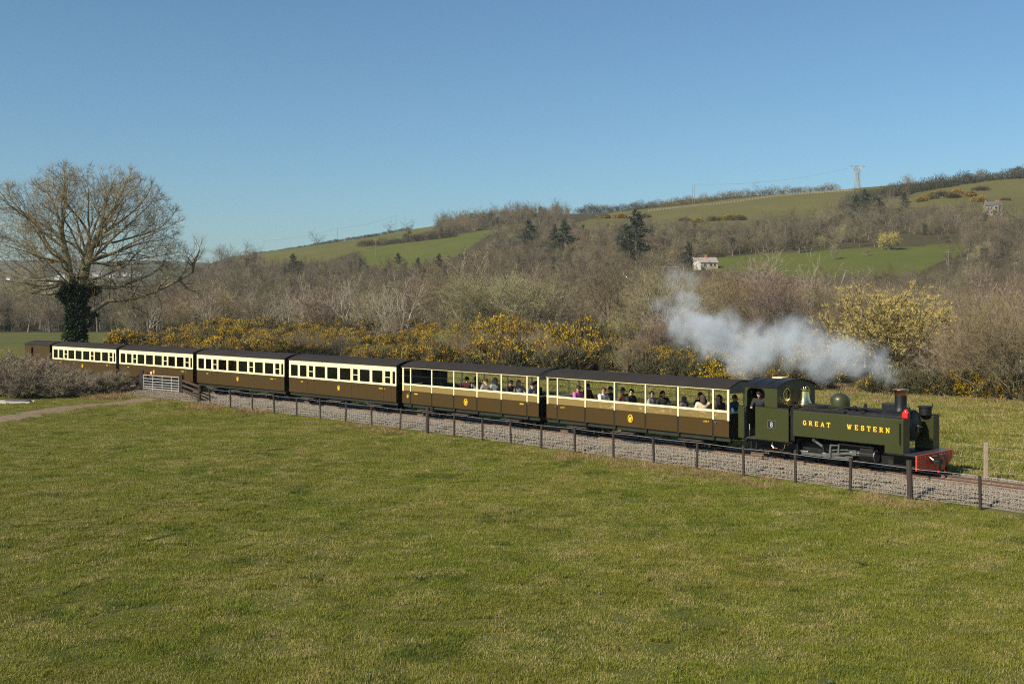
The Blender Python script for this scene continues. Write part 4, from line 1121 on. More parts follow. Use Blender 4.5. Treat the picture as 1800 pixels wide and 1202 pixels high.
    # single trees on the hill
    for j, (kd, u_, Y, h, wide, lab) in enumerate((
        ('oak', 558, 690, 11, 1.1, 'bare tree alone in the upper pasture below the skyline hedge'),
        ('oak', 684, 735, 9, 1.3, 'round bare tree on the skyline by the upper pole'),
        ('oak', 718, 640, 12, 1.1, 'bare tree on the hedge between the two hill pastures'),
        ('spreading', 388, 860, 13, 1.0, 'bare crown on the skyline at the hill\'s left end'),
        ('oak', 432, 850, 13, 1.2, 'bare open crowned tree on the skyline left of the hedge'),
        ('grey_scrub', 1467, 372, 5.2, .9, 'small dark round tree alone in the bright green valley field'),
        ('grey_scrub', 1522, 378, 3.0, .9, 'faint twiggy bush in the bright green valley field'),
        ('catkin', 1563, 398, 7.0, 1.0, 'pale straw coloured bush at the top of the valley field'),
        ('oak', 1405, 402, 15, 1.1, 'large dark bare oak rising over the valley field edge'),
        ('oak', 1340, 742, 10, 1.5, 'round bare thicket on the ridge left of the pylon'),
        ('spreading', 1595, 700, 8, 1.0, 'bare bushy tree on the ridge right of the pylon'),
        ('spreading', 1725, 690, 7, 1.0, 'bare shrub crown on the ridge hedge at the right'))):
        plant(kd, j, at(u_, Y, -.2), r.uniform(0, 6.28), h, wide, lab, None)
    # conifers
    for j, (u_, Y, h, lab) in enumerate(((1118, 395, 21, 'tallest dark conifer left of the cottage'), (1100, 405, 15, 'dark conifer tucked left of the tallest one'), (992, 430, 15, 'broad dark pine in the middle of the hillside wood'), (975, 440, 12, 'smaller pine left of the broad one'),
        (930, 470, 12, 'dark pine at the edge of the middle pasture'), (515, 450, 10, 'pointed dark conifer in the wood at left'), (530, 445, 7, 'lower conifer beside the pointed one'), (772, 420, 6, 'dark conifer near the foot of the middle pasture'), (735, 425, 4.5, 'flat topped pine near the foot of the middle pasture'),
        (1210, 378, 10, 'dark evergreen close to the cottage'), (1505, 560, 12, 'dark pine among bare trees below the ridge'), (1520, 565, 14, 'taller dark pine below the ridge'), (1590, 575, 10, 'dark evergreen below the gorse on the slope'), (1545, 560, 10, 'lower dark pine below the ridge'), (700, 455, 5, 'small evergreen under the middle pasture'))):
        a, b, H = CONIFER[j % 3]; t = empty('conifer', at(u_, Y, -.2), j * 1.3, lab, 'conifer', None); k = h / H; t.scale = (k * 1.05, k * 1.05, k)
        link('trunk', a, t); link('crown', b, t)
    # wind-bent pine at the far right of the ridge
    t = empty('leaning_pine', at(1783, 690, -.1), 0, 'wind bent pine on the ridge at the far right', 'pine')
    g = [(np.array(a, float), np.array(b, float), p, q) for a, b, p, q in (((0, 0, 0), (-.3, 0, 2), .3, .25), ((-.3, 0, 2), (.6, 0, 4.2), .25, .16), ((.6, 0, 4.2), (2.8, 0, 5.6), .16, .08), ((-.3, 0, 2), (-2.6, .3, 3.2), .14, .05), ((.6, 0, 4.2), (-.8, 0, 4.8), .1, .04), ((0, 0, 1.2), (4, 0, 1.6), .12, .05))]
    link('trunk', frustums(g, BARK['grey'], 'trunk', kf), t)
    pp = np.concatenate([np.array(c_) + r.normal(0, 1, (170, 3)) * [1.3, .9, .35] for c_ in ((2.4, 0, 5.8), (-1.8, .2, 3.5), (.6, 0, 5.1), (3.2, 0, 1.9), (-.2, 0, .6))]); dd = r.normal(0, 1, pp.shape); dd[:, 2] *= .5; dd /= np.linalg.norm(dd, axis=1)[:, None]
    link('crown', slivers('crown', pp, dd, r.uniform(.4, .9, len(pp)), r.uniform(.15, .3, len(pp)), LEAF['pine'], r), t)
    # hedges: one object for each line of shrubs
    def hedge(pts, h, label, wild=.25, step=1.9, brown=False, gaps=0.0):
        a = empty('hedge', at(*pts[0]), 0, label, 'hedge'); org = at(*pts[0])
        ms = []
        V, Fc = [], []; base = 0
        src = [np.array([v_.co[:] for v_ in m.vertices]).reshape(-1, 3, 3) for m in (SHRUB[:2] if not brown else SHRUB[2:])]
        for (u0, Y0), (u1, Y1) in zip(pts[:-1], pts[1:]):
            p, q = at(u0, Y0), at(u1, Y1); n = max(1, int((q - p).length / step))
            for i in range(n):
                if r.random() < gaps: continue
                t_ = (i + r.random()) / n; Y = Y0 + (Y1 - Y0) * t_; b = at(u0 + (u1 - u0) * t_, Y, -.1) - org
                s_ = h / 2.6 * r.uniform(1 - wild, 1 + wild); m = src[int(r.integers(0, len(src)))]; m = m[r.random(len(m)) < .5]
                an = r.uniform(0, 6.28); ro = np.array([[math.cos(an), -math.sin(an), 0], [math.sin(an), math.cos(an), 0], [0, 0, 1]])
                V.append((m.reshape(-1, 3) * [s_ * 1.0, s_, s_]) @ ro.T * 1.0 + np.array(b))
        V = np.concatenate(V)
        link('foliage', mesh_np('foliage', V, np.arange(len(V)).reshape(-1, 3), TWIG['umber'] if brown else LEAF['hedge']), a)
    hedge([(445, 850), (560, 800), (690, 745), (720, 738)], 2.2, 'clipped dark hedge along the skyline of the upper pasture', .12, 1.6, gaps=.06)
    hedge([(636, 570), (700, 560), (760, 560), (800, 562)], 3.2, 'overgrown hedge between the upper and middle hill pastures', .4, 2.2)
    hedge([(1012, 735), (1060, 738), (1110, 742), (1150, 745)], 4.2, 'dark wind cut scrub along the ridge left of the poles', .45, 2.0, True)
    hedge([(1150, 742), (1200, 742), (1300, 745), (1420, 745), (1470, 748)], 3.6, 'brown ridge hedge between the poles and the pylon', .5, 2.2, True)
    hedge([(1480, 610), (1540, 640), (1600, 668), (1650, 676), (1720, 684), (1800, 686), (1840, 690)], 5.5, 'tall ragged hedge climbing the slope to the ridge at right', .45, 2.6)
    for j in range(18):      # clump on the slope below the pylon
        u_ = 1468 + j * 7.6 + r.uniform(-4, 4); Y = r.uniform(585, 640)
        plant(('oak', 'oak', 'tall')[j % 3], j, at(u_, Y, -.3), r.uniform(0, 6.28), r.uniform(7.5, 11), 1.1, ('left end of' if j < 6 else 'middle of' if j < 12 else 'right end of') + ' the dark tree clump on the slope below the pylon, bare tree', 'trees of the clump below the pylon', 'clump_tree')
    # gorse on the open slope
    for j, (u_, Y, sc) in enumerate(((1250, 590, 2.4), (1264, 592, 2.2), (1288, 588, 2.8), (1300, 584, 2.3), (1225, 575, 2.4), (1205, 600, 2.0), (1130, 640, 2.4), (1060, 660, 2.4), (1090, 655, 2.6), (1655, 615, 2.6), (1680, 622, 2.8), (1640, 605, 2.4), (1670, 600, 2.6), (1700, 604, 2.6), (1722, 575, 2.4), (1726, 642, 2.2), (1620, 600, 2.4), (1770, 580, 1.6))):
        fol, fl = (GORSE if j % 3 else GORSE_BROWN)[j % 2]
        side_ = 'left of the pylon' if u_ < 1400 else 'right of the pylon'
        lab = f'dark gorse clump on the open ridge slope {side_}'
        t = empty('gorse_bush', at(u_, Y, -.1), j, lab, 'bush', lab.replace('clump', 'clumps')); t.scale = (sc, sc, sc * .62)
        link('foliage', fol, t); link('blossom', fl, t)
woodland()

# ------------------------------------------------------------------ buildings
M['wall_stone'] = mat('pinkish_stone_wall', (.50, .42, .35), .9, var=.7, scale=1.2, col2=(.36, .28, .23))
M['wall_white'] = mat('white_render', (.75, .73, .68), .85, var=.3, scale=.8)
M['wall_manor'] = mat('buff_stone_wall', (.27, .23, .17), .9, var=.7, scale=1.0, col2=(.18, .15, .11))
M['slate'] = mat('slate_roof', (.12, .115, .115), .7, var=.6, scale=1.5, col2=(.08, .075, .075))
M['stone_roof'] = mat('mossy_roof', (.33, .28, .25), .85, var=.7, scale=1.5, col2=(.2, .15, .12))
M['dark_glass'] = mat('dark_window', (.02, .022, .025), .12)
M['chimney_brick'] = mat('chimney_brick', (.36, .17, .12), .9, var=.5, scale=3)
M['town_roof'] = mat('town_roof', (.14, .12, .115), .8, rand=.3)
M['town_wall'] = mat('town_wall', (.52, .50, .47), .8, rand=.2)

def house(name, pos, rz, L, D, H, RH, wall, roof, label, windows=(), chimneys=(), porch=None, group=None, detail=True):
    t = empty(name, pos, rz, label, 'house', group)
    MB().prism([(-D / 2, -1.0), (D / 2, -1.0), (D / 2, H), (0, H + RH), (-D / 2, H)], -L / 2, L / 2, 'x').build('wall', wall, t)
    rf = MB()
    for sg in (-1, 1):
        n_ = Vector((0, sg * RH, D / 2)).normalized() * .12
        a = [(-L / 2 - .3, sg * (D / 2 + .35), H - .35 * RH / (D / 2)), (L / 2 + .3, sg * (D / 2 + .35), H - .35 * RH / (D / 2)), (L / 2 + .3, 0, H + RH), (-L / 2 - .3, 0, H + RH)]
        lo = [Vector(p) + Vector((0, 0, .03)) for p in a]; hi = [p + n_ for p in lo]
        rf.add(lo + hi, [(0, 1, 2, 3), (7, 6, 5, 4), (0, 4, 5, 1), (1, 5, 6, 2), (2, 6, 7, 3), (3, 7, 4, 0)])
    r_ = rf.build('roof', roof, t)
    for cx in chimneys:
        MB().box(cx - .4, cx + .4, -.35, .35, H + RH - .5, H + RH + 1.1).build('chimney', M['chimney_brick'], r_)
    for (x0, x1, z0, z1, m_) in windows:
        f = MB().box(x0 - .08, x1 + .08, -D / 2 - .06, -D / 2 + .02, z0 - .08, z1 + .08).build('window', M['wall_white'] if m_ is None else m_, t)
        MB().box(x0, x1, -D / 2 - .09, -D / 2 - .065, z0, z1).build('pane', M['dark_glass'], f)
    return t
def buildings():
    p = at(1238, 378)
    c = house('cottage', p, R(8), 9.2, 5.5, 2.6, 1.9, M['wall_stone'], M['stone_roof'], 'low pink stone cottage with white gable at the left end of the valley field', [(-1.2, -.3, 1.0, 2.0, None), (1.2, 2.2, 1.1, 2.1, None), (2.9, 3.8, 1.1, 2.1, None)], (0.6,))
    c.scale = (.86, .86, .86)
    MB().prism([(-4.9, -.5), (-2.6, -.5), (-2.6, 2.0), (-3.75, 3.0), (-4.9, 2.0)], -4.2, -2.9, 'y').build('gable_wing', M['wall_white'], c)
    t = empty('garden_shed', at(1176, 372), .3, 'small pale roofed outbuilding in the trees left of the cottage', 'shed')
    MB().box(-2.4, 2.4, -1.6, 1.6, -.5, 2.1).build('wall', M['slate'], t); MB().box(-2.6, 2.6, -1.8, 1.8, 2.105, 2.3).build('roof', M['concrete'], t)
    p = at(1745, 520)
    h = house('manor_house', p, R(-10), 10.5, 8, 6.2, 2.8, M['wall_manor'], M['slate'], 'tall buff stone house with slate roof among bare trees at right', [(x, x + .9, z, z + 1.5, None) for z in (.9, 3.9) for x in (-4.2, -2.2, 3.4)], (-4.4, 2.2, 3.6))
    MB().prism([(-.6, -.5), (2.4, -.5), (2.4, 6.4), (-.6, 6.4)], -5.4, -4.02, 'y').build('bay_wing', M['wall_manor'], h)
    for z in (.9, 3.9):
        f = MB().box(-.2, 2.0, -5.48, -5.41, z, z + 1.6).build('bay_window', M['wall_white'], h); MB().box(0, 1.8, -5.52, -5.485, z + .1, z + 1.5).build('pane', M['dark_glass'], f)
    MB().prism([(-.8, 6.405), (2.6, 6.405), (.9, 8.6)], -5.6, -1.5, 'y').build('bay_roof', M['slate'], h)
    h.scale = (.70, .70, .70)
    for j, (u_, Y, hh) in enumerate(((1722, 506, 7.5), (1735, 508, 6.5), (1752, 505, 6.5), (1770, 508, 8.5), (1712, 515, 9))):
        plant(('tall', 'oak')[j % 2], j, at(u_, Y, -.2), j * 1.7, hh, .9, ['bare tree before the left end of the buff house', 'slim bare tree before the buff house door', 'bare tree before the buff house bay', 'bare tree right of the buff house', 'taller bare tree left of the buff house'][j], None)
    # town far beyond the lone tree
    r = np.random.default_rng(44)
    spots = [(16, 490), (47, 491), (73, 493), (93, 495), (170, 484), (178, 482), (186, 484), (199, 486), (209, 489), (220, 483), (232, 484), (246, 483), (102, 490), (110, 487)]
    for j, (u_, v_) in enumerate(spots):
        Y = 1100.0
        for Yt in np.arange(1250, 2300, 10):
            x = (u_ - 900) / F_PX * Yt
            if V0 + F_PX * (CAM_H - gz(x, Yt)) / Yt < v_ + 3: Y = Yt; break
        q = at(u_, Y); L = r.uniform(6, 11)
        house('town_house', q, r.uniform(-.6, .6), L, L * .6, L * .42, L * .2, M['town_wall'], M['town_roof'], 'tiny white house in the far town seen through the bare tree', group='white houses of the far town')
buildings()

# ------------------------------------------------------------------ pylon, poles, wires
def pylon():
    p = at(1507, 815); t = empty('pylon', p, R(12), 'steel lattice pylon on the ridge skyline', 'pylon'); b = MB(); H = 19.0 + max(0, 0)
    lv = [(0, 3.0), (5, 2.3), (9.5, 1.6), (13, 1.5), (16.5, 1.9), (19, 2.6)]
    for (z0, a), (z1, c) in zip(lv[:-1], lv[1:]):
        q = [(-1, -1), (1, -1), (1, 1), (-1, 1)]
        for i in range(4):
            A = (q[i][0] * a, q[i][1] * a * .6, z0); B_ = (q[i][0] * c, q[i][1] * c * .6, z1); j = (i + 1) % 4
            b.bar(A, B_, .32, .32); b.bar(A, (q[j][0] * c, q[j][1] * c * .6, z1), .2, .2); b.bar((q[j][0] * a, q[j][1] * a * .6, z0), B_, .2, .2)
            b.bar(B_, (q[j][0] * c, q[j][1] * c * .6, z1), .2, .2)
    b.build('tower', M['galv'], t)
    MB().bar((-6.2, 0, 19), (6.2, 0, 19), .45, .6).bar((-6.2, 0, 19), (-2.2, 0, 17), .2, .2).bar((6.2, 0, 19), (2.2, 0, 17), .2, .2).build('crossarm', M['galv'], t)
    for x in (-6, 0, 6): MB().cyl((x, 0, 19), (x, 0, 17.6), .14, n=6).build('insulator', M['galv'], t)
    return p
pp = pylon()
M['pole'] = mat('grey_pole', (.20, .17, .14), .9, var=.4, scale=2)
def pole(u_, Y, h, label, arms=1, w=.26):
    t = empty('utility_pole', at(u_, Y, -.3), 0, label, 'pole'); MB().cyl((0, 0, 0), (0, 0, h), w / 2, w / 2.6, n=8).build('mast', M['pole'], t)
    if arms: MB().box(-1.1, 1.1, -.08, .08, h - .7, h - .5).build('crossarm', M['pole'], t)
    return at(u_, Y, h - .8)
p1 = pole(464, 850, 11, 'thin pole on the skyline at the left end of the hedge', 0)
p2 = pole(593, 795, 11, 'thin pole on the skyline hedge right of the lone pasture tree', 0)
p3 = pole(696, 742, 12, 'thin pole beside the round skyline tree', 0)
p5 = pole(1217, 700, 14, 'left of the twin poles on the ridge pasture', 0); p6 = pole(1221, 700, 14, 'right of the twin poles on the ridge pasture', 0)
pole(661, 500, 9, 'pale twin armed pole at the foot of the middle pasture', 1); pole(1667, 330, 8, 'pole with crossarm by the valley field', 1); pole(1783, 300, 8, 'pole with crossarm in the wood at far right', 1)
def wire(a, b, sag, label):
    pts = [a.lerp(b, t) - Vector((0, 0, sag * 4 * t * (1 - t))) for t in np.linspace(0, 1, 14)]
    tag(MB().tube(pts, .055, 3).build('power_line', M['pole']), label, 'wire')
wire(p6 + Vector((0, 0, .8)), pp + Vector((-6, 0, 17.6)), 3.5, 'power line from the twin ridge poles to the pylon')
wire(p1, p2, 1.5, 'thin wire between the two left skyline poles'); wire(p2, p3, 1.5, 'thin wire from the middle skyline pole to the right one')
# pale stock fence along the ridge pasture
def ridge_fence():
    us = np.linspace(1140, 1500, 70); t = empty('ridge_fence', at(1140, 690), 0, 'pale low stock fence running across the ridge pasture', 'fence'); o = at(1140, 690)
    pts = [at(u_, 690 + 8 * math.sin(u_ * .01), 0) - o for u_ in us]
    pm = MB().box(-.12, .12, -.12, .12, -.2, 1.3).mesh('post', M['pale_post'])
    for p in pts: link('post', pm, t, p)
    b = MB()
    for z in (.5, 1.1):
        for p, q in zip(pts[:-1], pts[1:]): b.bar(p + Vector((0, 0, z)), q + Vector((0, 0, z)), .12, .22)
    b.build('rail', M['pale_post'], t)
ridge_fence()
# ------------------------------------------------------------------ lettering (slab serif, drawn with strokes)
def arc(cx, cz, rx, rz, a0, a1, n=10): return [(cx + rx * math.cos(R(a0 + (a1 - a0) * i / n)), cz + rz * math.sin(R(a0 + (a1 - a0) * i / n))) for i in range(n + 1)]
GLYPH = {   # polylines with stroke weight, in a box .8 wide and 1 high
    'G': [(arc(.42, .5, .34, .42, 45, 315), .19), ([(.74, .42), (.74, .12)], .19), ([(.52, .44), (.86, .44)], .11), ([(.70, .62), (.70, .92)], .10)],
    'R': [([(.18, .04), (.18, .96)], .20), ([(.18, .93)] + arc(.46, .73, .22, .20, 90, -90, 8) + [(.18, .53)], .13), ([(.44, .53), (.72, .06)], .19), ([(.02, .05), (.36, .05)], .11), ([(.02, .95), (.30, .95)], .11), ([(.62, .05), (.88, .05)], .11)],
    'E': [([(.18, .04), (.18, .96)], .20), ([(.02, .95), (.76, .95)], .12), ([(.18, .5), (.56, .5)], .11), ([(.02, .05), (.76, .05)], .12), ([(.74, .95), (.74, .70)], .11), ([(.74, .05), (.74, .32)], .11), ([(.55, .62), (.55, .38)], .09)],
    'A': [([(.12, .04), (.42, .96)], .13), ([(.42, .96), (.74, .04)], .21), ([(.22, .32), (.64, .32)], .10), ([(-.02, .05), (.28, .05)], .11), ([(.58, .05), (.90, .05)], .11)],
    'T': [([(.42, .04), (.42, .96)], .20), ([(.02, .95), (.82, .95)], .12), ([(.05, .95), (.05, .68)], .11), ([(.79, .95), (.79, .68)], .11), ([(.24, .05), (.60, .05)], .11)],
    'W': [([(.10, .96), (.32, .04)], .20), ([(.32, .04), (.52, .80)], .12), ([(.52, .80), (.72, .04)], .20), ([(.72, .04), (.94, .96)], .12), ([(-.04, .95), (.26, .95)], .11), ([(.80, .95), (1.08, .95)], .11), ([(.40, .95), (.62, .95)], .11)],
    'S': [(arc(.42, .72, .28, .21, 20, 270, 10) + arc(.42, .28, .30, .22, 90, -160, 10), .18), ([(.70, .95), (.70, .66)], .10), ([(.12, .05), (.12, .36)], .10)],
    'N': [([(.16, .04), (.16, .96)], .13), ([(.16, .96), (.74, .04)], .20), ([(.74, .04), (.74, .96)], .13), ([(-.02, .95), (.26, .95)], .11), ([(.58, .95), (.92, .95)], .11), ([(.0, .05), (.34, .05)], .11)],
    '8': [(arc(.4, .73, .20, .20, 0, 360, 14), .13), (arc(.4, .27, .25, .24, 0, 360, 14), .14)],
    '4': [([(.55, .0), (.55, 1.0)], .14), ([(.55, 1.0), (.08, .30)], .12), ([(.08, .28), (.80, .28)], .12)],
    '9': [(arc(.4, .70, .26, .27, 0, 360, 14), .13), ([(.66, .70), (.60, .25), (.36, .03)], .13)],
    '7': [([(.08, .94), (.74, .94)], .14), ([(.74, .94), (.30, .0)], .15)],
    'V': [([(.08, .96), (.42, .04)], .16), ([(.42, .04), (.76, .96)], .10)]}
def text(b, s, x, z, h, y, th=.004, pitch=.95, sp=1.0):
    """letters on the plane y (near face), thickness th towards -y; returns the end x"""
    layer = 0
    for ch in s:
        if ch == ' ': x += h * 1.0; continue
        for k, (pl, wgt) in enumerate(GLYPH[ch]):
            for i, ((ax, az), (bx, bz)) in enumerate(zip(pl[:-1], pl[1:])):
                p = Vector((x + ax * h, z + az * h)); q = Vector((x + bx * h, z + bz * h)); d = (q - p)
                if d.length < 1e-6: continue
                d.normalize(); e = d * wgt * h * .18 if len(pl) > 2 else Vector((0, 0)); p2 = p - e; q2 = q + e; nn = Vector((-d.y, d.x)) * wgt * h / 2
                t_ = th + .0006 * ((k * 3 + i) % 9)
                b.prism([(p2 + nn)[:], (p2 - nn)[:], (q2 - nn)[:], (q2 + nn)[:]], y - t_, y + .001, 'y')
        x += h * (pitch + (.26 if ch == 'W' else 0)) * sp
    return x

def crest(parent, x, z, y, h=.30):
    o = MB(); o.sheet(circ(x, z, h * .40, 28, h * .5), [circ(x, z, h * .33, 28, h * .43)], y - .006, y, 'y')
    t = o.build('crest', M['gold'], parent)
    b = MB()
    for i, pts in enumerate(([(-.22, .30), (-.10, -.34)], [(-.10, -.34), (.0, .22)], [(0, .22), (.10, -.34)], [(.10, -.34), (.22, .30)], [(-.16, -.02), (.16, -.02)])):
        b.bar((x + pts[0][0] * h, y - .004 - .0007 * i, z + pts[0][1] * h), (x + pts[1][0] * h, y - .004 - .0007 * i, z + pts[1][1] * h), h * .085, .006, (0, 1, 0))
    b.build('monogram', M['gold'], t)
    return t

# ------------------------------------------------------------------ rolling stock
def vehicle(name, s_mid, label, cat, group=None):
    x, y, a = line(s_mid); return empty(name, (x, y, 0), a - math.pi / 2, label, cat, group)

def arc_roof(b, x0, x1, hw, z_e, z_c, th, n=14, axis='x'):
    top = [(-hw + 2 * hw * i / n, z_e + (z_c - z_e) * (1 - (2 * i / n - 1) ** 2)) for i in range(n + 1)]
    poly = top + [(p[0], p[1] - th) for p in reversed(top)]
    return b.prism(poly, x0, x1, 'x')

def wheel(parent, x, y, r, name='wheel', mt=None, spokes=0):
    sg = -1 if y < 0 else 1
    o = MB().lathe([(r * .2, y - .03), (r * .86, y - .03), (r * .88, y - .045), (r, y - .045), (r, y + .035), (r * .90, y + .035), (r * .86, y + .02), (r * .2, y + .02)], (x, 0, r), 24, 'y').build(name, mt or M['grime'], parent, True)
    MB().cyl((x, y - .07 if sg < 0 else y + .02, r), (x, y - .02 if sg < 0 else y + .07, r), r * .24, n=12).build('hub', M['steel'], o)
    return o

def bogie(parent, cx):
    t = MB().box(cx - .85, cx + .85, -.50, -.44, .20, .34).box(cx - .85, cx + .85, .44, .50, .20, .34).box(cx - .12, cx + .12, -.6, .6, .22, .42).build('bogie', M['grime'], parent)
    for dx in (-.55, .55):
        for sy in (-1, 1): wheel(t, cx + dx, sy * .34, .23)
        MB().box(cx + dx - .10, cx + dx + .10, -.58, -.505, .12, .34).build('axle_box', M['grime'], t)
    MB().prism([(cx - .34, .16), (cx + .34, .16), (cx + .18, .28), (cx - .18, .28)], -.57, -.51, 'y').build('spring', M['grime'], t)

Z_SOLE, Z_BOT, Z_EAVE, Z_ROOF, HWC, LEN = .44, .61, 2.35, 2.62, .95, 9.28
def underframe(t, L):
    MB().box(-L / 2, L / 2, -.86, -.80, Z_SOLE, Z_BOT - .003).box(-L / 2, L / 2, .80, .86, Z_SOLE, Z_BOT - .003).box(-L / 2 + .02, L / 2 - .02, -.30, .30, Z_SOLE + .02, Z_BOT - .003).build('solebar', M['sole'], t)
    MB().box(-L / 2 + .01, L / 2 - .01, -HWC + .03, HWC - .03, Z_BOT - .001, Z_BOT + .05).build('floor', M['interior'], t)
    if L > 6:
        b = MB()
        for sy in (-.72, .72):
            b.tube([(-2.0, sy, .46), (-1.0, sy, .26), (1.0, sy, .26), (2.0, sy, .46)], .02, 6).cyl((-1, sy, .26), (-1, sy, .46), .025, n=6).cyl((1, sy, .26), (1, sy, .46), .025, n=6)
        b.build('truss_rod', M['grime'], t)
        MB().box(-.7, .2, -.72, -.35, .20, .43).build('battery_box', M['grime'], t)
        for cx in (-L / 2 + 1.75, L / 2 - 1.75): bogie(t, cx)
        for x in (-L / 2 + 1.75, -.4, L / 2 - 1.75): MB().box(x - .55, x + .55, -.98, -.76, .345, .375).build('footboard', M['sleeper'], t)
    else:
        for x in (-1.1, 1.1):
            for sy in (-1, 1): wheel(t, x, sy * .34, .25)
    for sx in (-1, 1):
        MB().cyl((sx * L / 2, 0, .5), (sx * (L / 2 + .2), 0, .5), .05, n=8).box(sx * (L / 2 + .18) - .03, sx * (L / 2 + .18) + .03, -.16, .16, .42, .60).build('coupling', M['grime'], t)
        MB().tube([(sx * L / 2, -.25, .62), (sx * (L / 2 + .10), -.25, .52), (sx * (L / 2 + .19), -.2, .46)], .03, 6).build('brake_hose', M['black'], t)

def roof(t, L, over=.04):
    o = arc_roof(MB(), -L / 2 - over, L / 2 + over, HWC + .045, Z_EAVE + .012, Z_ROOF, .03, 18).build('roof', M['roof'], t, True)
    b = MB()
    for x in np.arange(-L / 2 + 1.55, L / 2 - .5, 1.55): arc_roof(b, x - .02, x + .02, HWC + .04, Z_EAVE + .016, Z_ROOF + .004, .012, 18)
    b.build('roof_seam', M['roof'], o)
    for x in (-L / 4, L / 4):
        if L > 6: MB().lathe([(.001, Z_ROOF - .02), (.07, Z_ROOF - .02), (.07, Z_ROOF + .04), (.10, Z_ROOF + .05), (.06, Z_ROOF + .08), (.001, Z_ROOF + .085)], (x, 0, 0), 12).build('ventilator', M['roof'], o)
    return o

WINDOWS = [(-9.12, -8.44, 0), (-8.26, -7.61, 0), (-7.43, -7.0, 1), (-6.83, -5.92, 0), (-5.74, -4.82, 0), (-4.63, -3.70, 0), (-3.52, -3.09, 1), (-2.93, -2.10, 0), (-1.91, -1.07, 0), (-.90, -.46, 1), (-.30, -.08, 0)]
def closed_coach(s_mid, label, group):
    t = vehicle('closed_coach', s_mid, label, 'railway carriage', group); L = LEN; h = L / 2
    for sy in (-1, 1):
        y0, y1 = sorted((sy * HWC, sy * (HWC - .04)))
        low = MB().box(-h, h, y0, y1, Z_BOT, 1.385).build('lower_side', M['brown'], t)
        holes = [rrect(h + a, h + b, 1.48, 2.09, .035) for a, b, d in WINDOWS]
        up = MB().sheet([(-h, 1.386), (h, 1.386), (h, Z_EAVE), (-h, Z_EAVE)], holes, y0, y1, 'y').build('upper_side', M['cream'], t)
        MB().box(-h, h, *sorted((sy * (HWC + .012), sy * (HWC - .002))), 1.392, 1.42).build('waist_moulding', M['cream'], up)
        MB().box(-h, h, *sorted((sy * (HWC + .010), sy * (HWC - .002))), Z_EAVE - .05, Z_EAVE - .005).build('cornice', M['cream'], up)
        ym = sy * (HWC - .022)
        for a, b, d in WINDOWS:
            w = MB().sheet(rrect(h + a - .012, h + b + .012, 1.468, 2.102, .045), [rrect(h + a + .008, h + b - .008, 1.488, 2.082, .03)], *sorted((sy * (HWC - .012), sy * (HWC - .035))), 'y').build('window', M['interior'] if not d else M['cream'], t)
            MB().box(h + a, h + b, ym - .003, ym + .003, 1.48, 2.09).build('pane', M['glass'], w)
            if d:
                MB().box(h + a, h + b, ym - .014, ym + .014, 1.77, 1.80).build('glazing_bar', M['cream'], w)
                if sy < 0:
                    x0, x1 = h + a - .10, h + b + .10
                    dr = MB().box(x0, x0 + .012, -HWC - .006, -HWC + .001, .66, 2.28).box(x1 - .012, x1, -HWC - .006, -HWC + .001, .66, 2.28).build('door', M['interior'], t, False)
                    dr.data.materials[0] = M['shade_gap']
                    MB().cyl((x1 - .06, -HWC - .05, 1.31), (x1 - .06, -HWC, 1.31), .022, n=8).box(x1 - .14, x1 - .03, -HWC - .055, -HWC - .04, 1.30, 1.325).build('handle', M['brass'], dr)
                    for z in (.80, 1.15, 1.62, 2.15): MB().box(x0 - .025, x0 + .02, -HWC - .014, -HWC + .001, z - .04, z + .04).build('hinge', M['sole'] if z < 1.4 else M['cream'], dr)
    for sx in (-1, 1):
        MB().prism([(-HWC + .042, Z_BOT), (HWC - .042, Z_BOT), (HWC - .042, Z_EAVE)] + [(HWC * .9 * math.cos(R(a)), Z_EAVE + (Z_ROOF - Z_EAVE - .05) * math.sin(R(a))) for a in range(15, 180, 15)] + [(-HWC + .042, Z_EAVE)], *sorted((sx * h, sx * (h - .04))), 'x').build('end_panel', M['black'], t)  # shade in the gap between coaches painted on as black
    for x in (-h + .09 + 1.75, h - 5.78 + .0, h - 3.0):
        MB().box(x - .02, x + .02, -.90, .90, .66, 1.9).build('partition', M['interior'], t)
    for x in np.arange(-h + .6, h - .4, 1.02):
        if min(abs(x - q) for q in (-h + 1.84, h - 5.78, h - 3.0)) < .25: continue
        st = MB().box(x - .25, x + .25, -.86, .86, .98, 1.08).build('seat', M['seat'], t); MB().box(x - .05, x + .05, -.86, .86, 1.08, 1.52).build('backrest', M['seat'], st)
    crest(t, h - 4.72, 1.05, -HWC, .26)
    b = MB()
    for x, n in ((h - 8.15, 4), (h - 1.35, 6), (h - .9, 1)):
        for i in range(n): b.box(x + i * .05, x + i * .05 + .034, -HWC - .003, -HWC, 1.19, 1.235)
    b.build('painted_number', M['gold'], t)
    roof(t, L); underframe(t, L)
    return t
M['shade_gap'] = mat('door_gap', (.03, .022, .014), .8)

